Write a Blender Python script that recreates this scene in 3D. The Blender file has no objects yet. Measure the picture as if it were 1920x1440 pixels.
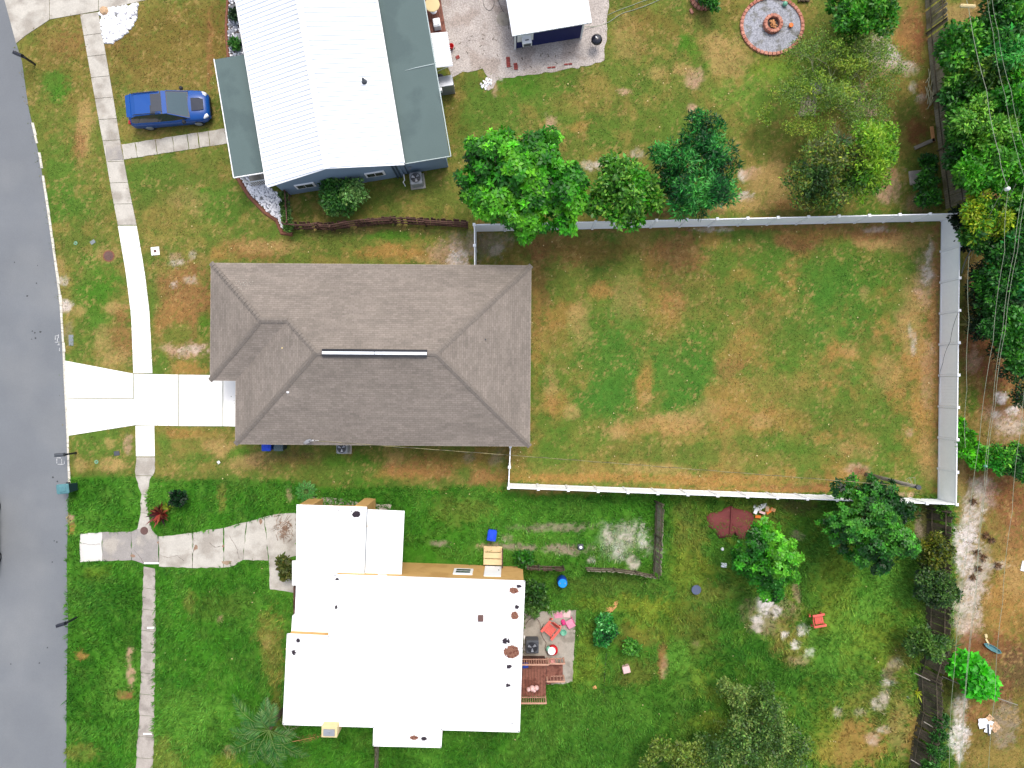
import bpy, math, random
import numpy as np
from mathutils import Vector, Matrix
R = math.radians
random.seed(7); rng = np.random.default_rng(11)
SC = bpy.context.scene
COL = SC.collection

# ------------------------------------------------------------------ camera, sky, sun, exposure
H = 43.0            # camera height above the lawn, metres
F = 1333.0          # focal length in pixels of the 1920 px wide photograph
cd = bpy.data.cameras.new('camera'); cam = bpy.data.objects.new('camera', cd); COL.objects.link(cam)
cam.location = (0, 0, H); cam.rotation_euler = (0, 0, 0)
cd.sensor_width = 36; cd.lens = 36*F/1920; cd.clip_end = 2000; cd.clip_start = .5
SC.camera = cam
SUN_EL, SUN_AZ = 62, 18       # azimuth from +Y towards +X
w = bpy.data.worlds.new("World"); SC.world = w; w.use_nodes = True
nt = w.node_tree; bg = nt.nodes['Background']
sky = nt.nodes.new('ShaderNodeTexSky'); sky.sky_type = 'NISHITA'; sky.sun_disc = False
sky.sun_elevation = R(SUN_EL); sky.sun_rotation = R(SUN_AZ); sky.air_density = 1.0; sky.dust_density = 4.0; sky.ozone_density = .8
hs = nt.nodes.new('ShaderNodeHueSaturation'); hs.inputs['Saturation'].default_value = .65
nt.links.new(sky.outputs[0], hs.inputs['Color']); nt.links.new(hs.outputs[0], bg.inputs[0]); bg.inputs[1].default_value = .15
sd = bpy.data.lights.new('sun', 'SUN'); sun = bpy.data.objects.new('sun', sd); COL.objects.link(sun)
sd.energy = .72; sd.angle = R(16); sd.color = (1, .965, .91)
a, e = R(SUN_AZ), R(SUN_EL)
sdir = Vector((math.sin(a)*math.cos(e), math.cos(a)*math.cos(e), math.sin(e)))
sun.rotation_euler = sdir.to_track_quat('Z', 'Y').to_euler(); sun.location = sdir*60
SC.view_settings.view_transform = 'Standard'; SC.view_settings.look = 'None'; SC.view_settings.gamma = 1
SC.view_settings.use_curve_mapping = False
SC.view_settings.exposure = .97
SC.cycles.max_bounces = 6
KG = 1.42           # picture brightness of a level surface / its albedo (used only to turn colours seen into albedos)

# ------------------------------------------------------------------ helpers
def G(px, py, z=0.0):
    "surveyed point: pixel of the photograph at height z -> world"
    k = (H-z)/F
    return Vector(((px-960)*k, (720-py)*k, z))
M1 = H/F            # metres per pixel on the ground
def lin(c):
    c = c/255.0
    return c/12.92 if c <= .04045 else ((c+.055)/1.055)**2.4
def S(r, g, b, k=None):
    k = k or KG
    return tuple(min(.86, lin(v)/k) for v in (r, g, b))

class MB:
    def __init__(s): s.v = []; s.f = []; s.uv = None
    def add(s, vs, fs):
        n = len(s.v); s.v += [tuple(v) for v in vs]; s.f += [tuple(i+n for i in f) for f in fs]; return s
    def box(s, c, d, rz=0, rx=0, ry=0, taper=1.0):
        hx, hy, hz = d[0]/2, d[1]/2, d[2]/2
        vs = [Vector((x*hx*(taper if z > 0 else 1), y*hy*(taper if z > 0 else 1), z*hz)) for z in (-1, 1) for y in (-1, 1) for x in (-1, 1)]
        m = Matrix.Rotation(rz, 3, 'Z') @ Matrix.Rotation(ry, 3, 'Y') @ Matrix.Rotation(rx, 3, 'X')
        c = Vector(c); vs = [m @ v + c for v in vs]
        return s.add(vs, [(0,2,3,1),(4,5,7,6),(0,1,5,4),(2,6,7,3),(0,4,6,2),(1,3,7,5)])
    def bbox(s, c, d, b=.02, rz=0):
        "box with bevelled vertical and top edges"
        hx, hy, hz = d[0]/2, d[1]/2, d[2]/2
        def ring(ix, z, bb):
            x, y = hx-ix, hy-ix
            return [(-x+bb,-y,z),(x-bb,-y,z),(x,-y+bb,z),(x,y-bb,z),(x-bb,y,z),(-x+bb,y,z),(-x,y-bb,z),(-x,-y+bb,z)]
        vs = ring(0,-hz,b)+ring(0,hz-b,b)+ring(b,hz,b*.7)
        m = Matrix.Rotation(rz, 3, 'Z'); c = Vector(c)
        vs = [m @ Vector(v)+c for v in vs]
        fs = [tuple(range(7,-1,-1)), tuple(range(16,24))]
        for k in (0, 8):
            for i in range(8): j = (i+1) % 8; fs.append((k+i, k+j, k+8+j, k+8+i))
        return s.add(vs, fs)
    def prism(s, pts, z0, z1, bottom=False):
        n = len(pts); a = sum(pts[i][0]*pts[(i+1)%n][1]-pts[(i+1)%n][0]*pts[i][1] for i in range(n))
        if a < 0: pts = pts[::-1]
        vs = [(p[0], p[1], z0) for p in pts]+[(p[0], p[1], z1) for p in pts]
        fs = [tuple(range(n, 2*n))]+[(i, (i+1)%n, n+(i+1)%n, n+i) for i in range(n)]
        if bottom: fs.append(tuple(range(n-1, -1, -1)))
        return s.add(vs, fs)
    def tube(s, pts, r, n=6, cap=True):
        pts = [Vector(p) for p in pts]; k = len(pts)
        rs = r if isinstance(r, (list, tuple)) else [r]*k
        vs = []; fs = []
        up = Vector((0,0,1))
        for i, p in enumerate(pts):
            d = (pts[min(i+1,k-1)]-pts[max(i-1,0)])
            d = d.normalized() if d.length > 1e-9 else up
            a = d.cross(up)
            if a.length < .1: a = d.cross(Vector((1,0,0)))
            a.normalize(); b = d.cross(a)
            for j in range(n):
                t = 2*math.pi*j/n; vs.append(p+(a*math.cos(t)+b*math.sin(t))*rs[i])
        for i in range(k-1):
            for j in range(n): fs.append((i*n+j, i*n+(j+1)%n, (i+1)*n+(j+1)%n, (i+1)*n+j))
        if cap: fs += [tuple(range(n-1,-1,-1)), tuple((k-1)*n+j for j in range(n))]
        return s.add(vs, fs)
    def lathe(s, c, prof, n=20, sx=1, sy=1):
        "prof = [(r, z)...] from bottom to top"
        c = Vector(c); vs = []; fs = []
        for r_, z in prof:
            for j in range(n):
                t = 2*math.pi*j/n; vs.append(c+Vector((r_*sx*math.cos(t), r_*sy*math.sin(t), z)))
        for i in range(len(prof)-1):
            for j in range(n): fs.append((i*n+j, i*n+(j+1)%n, (i+1)*n+(j+1)%n, (i+1)*n+j))
        fs += [tuple(range(n-1,-1,-1)), tuple((len(prof)-1)*n+j for j in range(n))]
        return s.add(vs, fs)

def rootloc(o):
    v = Vector((0,0,0))
    while o: v += Vector(o.location); o = o.parent
    return v
def part(name, mb, m, parent=None, smooth=False, label=None):
    off = rootloc(parent) if parent else Vector((0,0,0))
    me = bpy.data.meshes.new(name)
    me.from_pydata([(v[0]-off.x, v[1]-off.y, v[2]-off.z) for v in mb.v], [], mb.f)
    if mb.uv:
        u = me.uv_layers.new(name='uv'); i = 0
        for f, uvs in zip(mb.f, mb.uv):
            for q in uvs: u.data[i].uv = q; i += 1
    me.materials.append(m)
    if smooth: me.polygons.foreach_set('use_smooth', [True]*len(me.polygons))
    me.update()
    o = bpy.data.objects.new(name, me); COL.objects.link(o)
    if parent: o.parent = parent
    if label: o['label'] = label
    return o
def tag(o, label=None, cat=None, group=None, kind=None):
    for k, v in (('label', label), ('category', cat), ('group', group), ('kind', kind)):
        if v: o[k] = v
    return o
def thing(name, label, cat, loc=(0,0,0), rz=0, group=None):
    o = bpy.data.objects.new(name, None); COL.objects.link(o); o.location = loc; o.rotation_euler = (0,0,rz)
    o.empty_display_size = .2
    return tag(o, label, cat, group)
def solo(name, mb, m, label, cat, group=None, smooth=False, kind=None):
    return tag(part(name, mb, m, None, smooth), label, cat, group, kind)
def structure(name, mb, m, smooth=False):
    return tag(part(name, mb, m, None, smooth), kind='structure')
def dup(root, loc, rz, label, group=None):
    r = root.copy(); COL.objects.link(r); r.location = loc; r.rotation_euler = (0,0,rz); r['label'] = label
    if group: r['group'] = group
    for ch in list(root.children):
        c = ch.copy(); COL.objects.link(c); c.parent = r
        for g in list(ch.children):
            d = g.copy(); COL.objects.link(d); d.parent = c
    return r

# ------------------------------------------------------------------ materials
def mat(name, col, rough=.8, var=.12, scale=2.0, fine=0.0, fscale=30., bump=0.0, bscale=20., metal=0.0, spec=.3, col2=None, c2scale=.6, c2lo=.5, c2hi=.6, coat=0):
    m = bpy.data.materials.new(name); m.use_nodes = True; n = m.node_tree.nodes; l = m.node_tree.links
    b = n['Principled BSDF']; b.inputs['Roughness'].default_value = rough; b.inputs['Metallic'].default_value = metal
    b.inputs['Specular IOR Level'].default_value = spec
    if coat: b.inputs['Coat Weight'].default_value = coat; b.inputs['Coat Roughness'].default_value = .05
    tc = n.new('ShaderNodeNewGeometry')
    def noise(sc, det=4):
        t = n.new('ShaderNodeTexNoise'); t.inputs['Scale'].default_value = sc; t.inputs['Detail'].default_value = det
        l.new(tc.outputs['Position'], t.inputs['Vector']); return t.outputs['Fac']
    rgb = n.new('ShaderNodeRGB'); rgb.outputs[0].default_value = (*col, 1); cur = rgb.outputs[0]
    if col2:
        mr = n.new('ShaderNodeMapRange'); mr.inputs[1].default_value = c2lo; mr.inputs[2].default_value = c2hi
        l.new(noise(c2scale, 8), mr.inputs[0])
        mx = n.new('ShaderNodeMix'); mx.data_type = 'RGBA'; l.new(mr.outputs[0], mx.inputs[0]); l.new(cur, mx.inputs[6]); mx.inputs[7].default_value = (*col2, 1); cur = mx.outputs[2]
    def vary(cur, sc, amt):
        mr = n.new('ShaderNodeMapRange'); mr.inputs[1].default_value = .3; mr.inputs[2].default_value = .7
        mr.inputs[3].default_value = 1-amt; mr.inputs[4].default_value = 1+amt; l.new(noise(sc), mr.inputs[0])
        hv = n.new('ShaderNodeVectorMath'); hv.operation = 'SCALE'; l.new(cur, hv.inputs[0]); l.new(mr.outputs[0], hv.inputs['Scale']); return hv.outputs[0]
    if var: cur = vary(cur, scale, var)
    if fine: cur = vary(cur, fscale, fine)
    l.new(cur, b.inputs['Base Color'])
    if bump:
        bp = n.new('ShaderNodeBump'); bp.inputs['Strength'].default_value = bump; bp.inputs['Distance'].default_value = .03
        l.new(noise(bscale), bp.inputs['Height']); l.new(bp.outputs[0], b.inputs['Normal'])
    return m
def attr_mat(name, rough=.75, trans=0.0, fine=.25, fscale=14., bump=.0, spec=.2, fine2=0, f2scale=50):
    m = bpy.data.materials.new(name); m.use_nodes = True; n = m.node_tree.nodes; l = m.node_tree.links
    b = n['Principled BSDF']; b.inputs['Roughness'].default_value = rough; b.inputs['Specular IOR Level'].default_value = spec
    at = n.new('ShaderNodeAttribute'); at.attribute_name = 'tint'; cur = at.outputs['Color']
    tc = n.new('ShaderNodeNewGeometry')
    for amt, sc in ((fine, fscale), (fine2, f2scale)):
        if not amt: continue
        t = n.new('ShaderNodeTexNoise'); t.inputs['Scale'].default_value = sc; t.inputs['Detail'].default_value = 5; t.inputs['Roughness'].default_value = .7
        l.new(tc.outputs['Position'], t.inputs['Vector'])
        mr = n.new('ShaderNodeMapRange'); mr.inputs[1].default_value = .3; mr.inputs[2].default_value = .7
        mr.inputs[3].default_value = 1-amt; mr.inputs[4].default_value = 1+amt; l.new(t.outputs['Fac'], mr.inputs[0])
        hv = n.new('ShaderNodeVectorMath'); hv.operation = 'SCALE'; l.new(cur, hv.inputs[0]); l.new(mr.outputs[0], hv.inputs['Scale']); cur = hv.outputs[0]
        last = t
    l.new(cur, b.inputs['Base Color'])
    if bump:
        bp = n.new('ShaderNodeBump'); bp.inputs['Strength'].default_value = bump; bp.inputs['Distance'].default_value = .05
        l.new(last.outputs['Fac'], bp.inputs['Height']); l.new(bp.outputs[0], b.inputs['Normal'])
    if trans:
        tr = n.new('ShaderNodeBsdfTranslucent'); l.new(cur, tr.inputs[0]); mx = n.new('ShaderNodeMixShader'); mx.inputs[0].default_value = trans
        l.new(b.outputs[0], mx.inputs[1]); l.new(tr.outputs[0], mx.inputs[2]); l.new(mx.outputs[0], n['Material Output'].inputs['Surface'])
    return m
M = {}
M['ground'] = attr_mat('lawn_and_soil', .95, 0, .20, 5., .35, .05, .34, 22.)
M['grass'] = attr_mat('grass_blades', .7, .25, .0, 10, 0, .15)
M['leaf'] = attr_mat('leaves', .45, .3, .12, 8., 0, .35)
M['asphalt'] = mat('asphalt', S(126,130,134), .9, .05, .35, .07, 25, .25, 40, col2=S(136,139,141), c2scale=.25, c2lo=.45, c2hi=.65)
M['tyreblack'] = mat('tyre_rubber', (.02,.02,.022), .8, .1)
M['conc_new'] = mat('new_concrete', (.84,.82,.78), .9, .02, 1.2, .02, 20, col2=(.80,.79,.74), c2scale=.5)
M['conc_mid'] = mat('clean_concrete', (.54,.52,.48), .9, .05, 1.2, .05, 20)
M['conc_old'] = mat('weathered_concrete', S(206,200,188), .9, .08, 1.3, .10, 18, .2, 20, col2=S(176,168,156), c2scale=.9, c2lo=.45, c2hi=.62)
M['conc_grey'] = mat('grey_concrete', S(166,160,154), .9, .10, 1.5, .12, 18, .2, 20, col2=S(186,178,166), c2scale=.8)
M['conc_low'] = mat('stained_pinkish_concrete', S(184,175,165), .9, .10, 2, .12, 18, .2, 20, col2=S(164,155,146), c2scale=1.2)
M['patio'] = mat('patio_concrete', S(178,170,156), .9, .1, 2, .1, 18, col2=S(150,142,128), c2scale=1.2)
M['kerb'] = mat('kerb_concrete', S(226,220,204), .9, .10, 3, .2, 8)
M['gravel'] = mat('crushed_shell_gravel', S(196,186,178), .95, .10, .8, .32, 14, .6, 18, col2=S(178,165,155), c2scale=.7)
M['darkgravel'] = mat('grey_gravel', S(170,172,180), .95, .12, 2, .38, 14, .6, 18, col2=S(132,132,130), c2scale=2.)
M['bedbase'] = mat('bed_soil', S(96,84,78), .95, .2, 3, .3, 15)
M['edging'] = mat('red_mulch_edging', S(140,92,72), .9, .15, 3, .2, 15)
M['stone_white'] = mat('white_stones', (.80,.79,.80), .8, .12, 4, .1, 12)
M['stone_tan'] = mat('tan_stone', S(214,178,140), .8, .15, 4)
M['brick'] = mat('salmon_brick', S(206,144,122), .85, .18, 5, .15, 18, .2, 20, col2=S(172,108,90), c2scale=3)
M['whitemetal'] = mat('white_painted_metal', (.72,.75,.79), .45, .02, .6, 0, spec=.4)
M['whiteroof'] = mat('white_roof_coating', (.83,.83,.82), .75, .012, .8, .0, 20, col2=(.79,.79,.77), c2scale=.35, c2lo=.55, c2hi=.75)
M['flatgrey'] = mat('grey_roof_membrane', S(98,116,114), .8, .05, .5, .05, 18, col2=S(88,105,104), c2scale=.5)
M['seam'] = mat('pale_seam_metal', S(190,205,204), .5, .05)
M['bluewall'] = mat('blue_painted_stucco', S(146,168,190), .85, .05, 1, .04, 20)
M['bluetrim'] = mat('slate_blue_trim', S(70,88,104), .7, .05)
M['navy'] = mat('navy_siding', S(36,44,104), .7, .08, 2)
M['ochre'] = mat('ochre_stucco', S(226,180,112), .9, .05, 1, .05, 20, col2=S(210,164,98), c2scale=.7)
M['cream'] = mat('cream_trim', S(236,214,160), .85, .05)
M['beige'] = mat('beige_stucco', S(196,184,166), .9, .05)
M['white'] = mat('white_paint', (.80,.80,.80), .6, .02)
M['vinyl'] = mat('white_vinyl', (.90,.91,.92), .55, .02, .6, .02, 6, spec=.4)
M['vinylcap'] = mat('white_vinyl_trim', (.82,.83,.85), .5, .01)
M['glass'] = mat('window_glass', (.03,.04,.05), .08, .0, spec=.6)
M['oldwood'] = mat('weathered_fence_wood', S(156,148,128), .95, .18, 1.5, .2, 12, .3, 25, col2=S(124,118,92), c2scale=1.4)
M['darkwood'] = mat('dark_rotting_wood', S(100,90,74), .95, .22, 2, .25, 12, col2=S(70,68,50), c2scale=1.2)
M['redwood'] = mat('brown_rail_wood', S(104,76,66), .95, .2, 2, .2, 12, col2=S(78,56,48), c2scale=1.5)
M['deckwood'] = mat('reddish_deck_wood', S(146,96,80), .85, .18, 2, .2, 10, col2=S(110,66,54), c2scale=2)
M['palewood'] = mat('pale_pine_wood', S(236,206,156), .8, .08, 2)
M['greywood'] = mat('silver_grey_timber', S(156,148,136), .9, .15, 2)
M['bark'] = mat('bark', S(98,84,68), .95, .25, 5)
M['deadbark'] = mat('pale_dead_branch', S(176,172,140), .9, .15, 4)
M['black'] = mat('black_plastic', (.015,.016,.02), .4, .05)
M['blackmetal'] = mat('black_enamel', (.012,.012,.02), .22, .0, spec=.6)
M['darkgrey'] = mat('dark_grey_metal', S(84,88,94), .5, .06)
M['slate'] = mat('slate_plastic', S(92,102,128), .6, .06)
M['silver'] = mat('galvanised_metal', S(176,180,186), .35, .06, metal=.4)
M['acgrey'] = mat('condenser_grey', S(168,172,176), .5, .05)
M['blue'] = mat('blue_plastic', S(30,80,226), .45, .05)
M['skyblue'] = mat('light_blue_plastic', S(20,150,226), .4, .06)
M['deepblue'] = mat('deep_blue_plastic', S(20,70,180), .4, .06)
M['teal'] = mat('teal_plastic', S(92,142,148), .5, .06)
M['tealdark'] = mat('dark_teal_plastic', S(40,64,70), .5, .06)
M['bingrey'] = mat('grey_green_plastic', S(92,110,116), .5, .06)
M['red'] = mat('red_plastic', S(206,22,30), .4, .05)
M['coral'] = mat('coral_plastic', S(238,110,96), .5, .06)
M['pink'] = mat('pink_fabric', S(226,150,174), .8, .12, 8)
M['hotpink'] = mat('magenta_plastic', S(214,60,126), .5, .1)
M['palepink'] = mat('pale_pink_plastic', S(240,200,196), .5, .04)
M['mint'] = mat('mint_plastic', S(122,190,160), .5, .06)
M['orange'] = mat('orange_plastic', S(240,124,40), .5, .06)
M['maroon'] = mat('maroon_tarpaulin', S(128,62,60), .75, .12, 1.5, .06, 10, .5, 3)
M['peach'] = mat('peach_board', S(222,160,106), .85, .12, 4)
M['brownlid'] = mat('rusty_iron', S(112,84,78), .8, .15, 8)
M['greylid'] = mat('grey_composite', S(138,146,148), .8, .1, 5)
M['green'] = mat('green_plastic', S(120,170,136), .6, .1)
M['wire'] = mat('bare_cable', S(158,166,142), .5, .1)
M['wiredark'] = mat('dark_cable', S(70,70,72), .6, .1)
M['carblue'] = mat('blue_car_paint', (.004,.06,.26), .3, .0, spec=.35, coat=.15)
M['cardark'] = mat('dark_hood_stripe', (.03,.035,.05), .55, .0, spec=.2)
M['carblack'] = mat('black_car_paint', (.012,.012,.014), .18, 0, spec=.6, coat=.8)
M['carglass'] = mat('tinted_glass', (.025,.03,.04), .06, 0, spec=.8)
M['windscreen'] = mat('windscreen_glass', S(66,92,102), .12, 0, spec=.4)
M['lamp'] = mat('lamp_lens', (.6,.62,.64), .15, 0, spec=.7)
M['taillamp'] = mat('red_lamp_lens', (.4,.02,.02), .2, 0)
M['leaflitter'] = mat('dry_leaf_pile', S(158,112,92), .95, .3, 8, .3, 25, .6, 25, col2=S(104,60,50), c2scale=8)
M['blackleaf'] = mat('dark_rotting_leaves', S(58,50,58), .9, .2, 10)
M['cloth'] = mat('white_cloth', (.72,.72,.74), .9, .06, 4)
M['skin_pink'] = mat('salmon_plastic', S(240,160,150), .5, .06)

# shingles
def shingle_mat(name, c1, c2, c3):
    m = bpy.data.materials.new(name); m.use_nodes = True; n = m.node_tree.nodes; l = m.node_tree.links
    b = n['Principled BSDF']; b.inputs['Roughness'].default_value = .93; b.inputs['Specular IOR Level'].default_value = .15
    uv = n.new('ShaderNodeUVMap'); uv.uv_map = 'uv'
    br = n.new('ShaderNodeTexBrick'); l.new(uv.outputs[0], br.inputs[0]); br.offset = .37; br.offset_frequency = 2
    br.inputs['Scale'].default_value = 1; br.inputs['Brick Width'].default_value = .30; br.inputs['Row Height'].default_value = .125
    br.inputs['Mortar Size'].default_value = .010; br.inputs['Mortar Smooth'].default_value = .4
    br.inputs['Color1'].default_value = (*c1, 1); br.inputs['Color2'].default_value = (*c2, 1); br.inputs['Mortar'].default_value = (*c3, 1)
    br2 = n.new('ShaderNodeTexBrick'); l.new(uv.outputs[0], br2.inputs[0]); br2.offset = .31; br2.offset_frequency = 3
    br2.inputs['Scale'].default_value = 1; br2.inputs['Brick Width'].default_value = 1.02; br2.inputs['Row Height'].default_value = .29
    br2.inputs['Mortar Size'].default_value = 0.0
    br2.inputs['Color1'].default_value = (.93,.93,.93,1); br2.inputs['Color2'].default_value = (1.07,1.065,1.06,1)
    mx = n.new('ShaderNodeVectorMath'); mx.operation = 'MULTIPLY'; l.new(br.outputs[0], mx.inputs[0]); l.new(br2.outputs[0], mx.inputs[1])
    g = n.new('ShaderNodeNewGeometry'); t = n.new('ShaderNodeTexNoise'); t.inputs['Scale'].default_value = .45; t.inputs['Detail'].default_value = 6
    l.new(g.outputs['Position'], t.inputs['Vector'])
    t2 = n.new('ShaderNodeTexNoise'); t2.inputs['Scale'].default_value = 9; t2.inputs['Detail'].default_value = 4; l.new(g.outputs['Position'], t2.inputs['Vector'])
    ad = n.new('ShaderNodeMath'); ad.operation = 'ADD'; l.new(t.outputs[0], ad.inputs[0]); l.new(t2.outputs[0], ad.inputs[1])
    mr = n.new('ShaderNodeMapRange'); mr.inputs[1].default_value = .65; mr.inputs[2].default_value = 1.35; mr.inputs[3].default_value = .86; mr.inputs[4].default_value = 1.14
    l.new(ad.outputs[0], mr.inputs[0])
    sc = n.new('ShaderNodeVectorMath'); sc.operation = 'SCALE'; l.new(mx.outputs[0], sc.inputs[0]); l.new(mr.outputs[0], sc.inputs['Scale'])
    l.new(sc.outputs[0], b.inputs['Base Color'])
    return m
M['shingle'] = shingle_mat('brown_grey_shingles', S(154,143,133), S(139,130,120), S(122,114,106))
M['ridgecap'] = mat('shingle_ridge_cap', S(134,125,116), .93, .06, 3, .14, 12)

# ------------------------------------------------------------------ numpy noise
def vnoise(x, y, seed=0):
    xi = np.floor(x).astype(np.int64); yi = np.floor(y).astype(np.int64); fx = x-xi; fy = y-yi
    fx = fx*fx*(3-2*fx); fy = fy*fy*(3-2*fy)
    def h(i, j):
        v = (i*374761393+j*668265263+seed*974634777) & 0x7fffffff
        v = ((v ^ (v >> 13))*1274126177) & 0x7fffffff
        return ((v ^ (v >> 16)) & 0xffff)/65535.0
    return (h(xi,yi)*(1-fx)+h(xi+1,yi)*fx)*(1-fy)+(h(xi,yi+1)*(1-fx)+h(xi+1,yi+1)*fx)*fy
def fbm(x, y, seed=0, o=4, g=.55):
    v = 0; a = 1; t = 0
    for k in range(o):
        v = v+a*vnoise(x*2**k+17.3*k, y*2**k-9.1*k, seed+k); t += a; a *= g
    return v/t

# ------------------------------------------------------------------ ground cover map (colours of the lawns, dry patches, sand and soil)
def L3(r, g, b, k=KG): return np.array([lin(r)/k, lin(g)/k, lin(b)/k])
C = {
 'm': L3(112,122,54), 'M': L3(98,112,48), 'g': L3(84,122,44), 'G': L3(66,124,32), 'k': L3(50,102,28), 'L': L3(104,156,56),
 'y': L3(142,150,52), 'd': L3(182,150,96), 'o': L3(172,130,74), 'b': L3(126,104,54), 'r': L3(156,108,72), 'R': L3(134,84,58),
 's': L3(214,201,188), 'S': L3(236,226,220), 'p': L3(196,160,132), 'e': L3(158,142,122), 'u': L3(62,58,36), 'U': L3(98,76,56), 't':L3(150,130,70), 'H': L3(72,122,44)}
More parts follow.
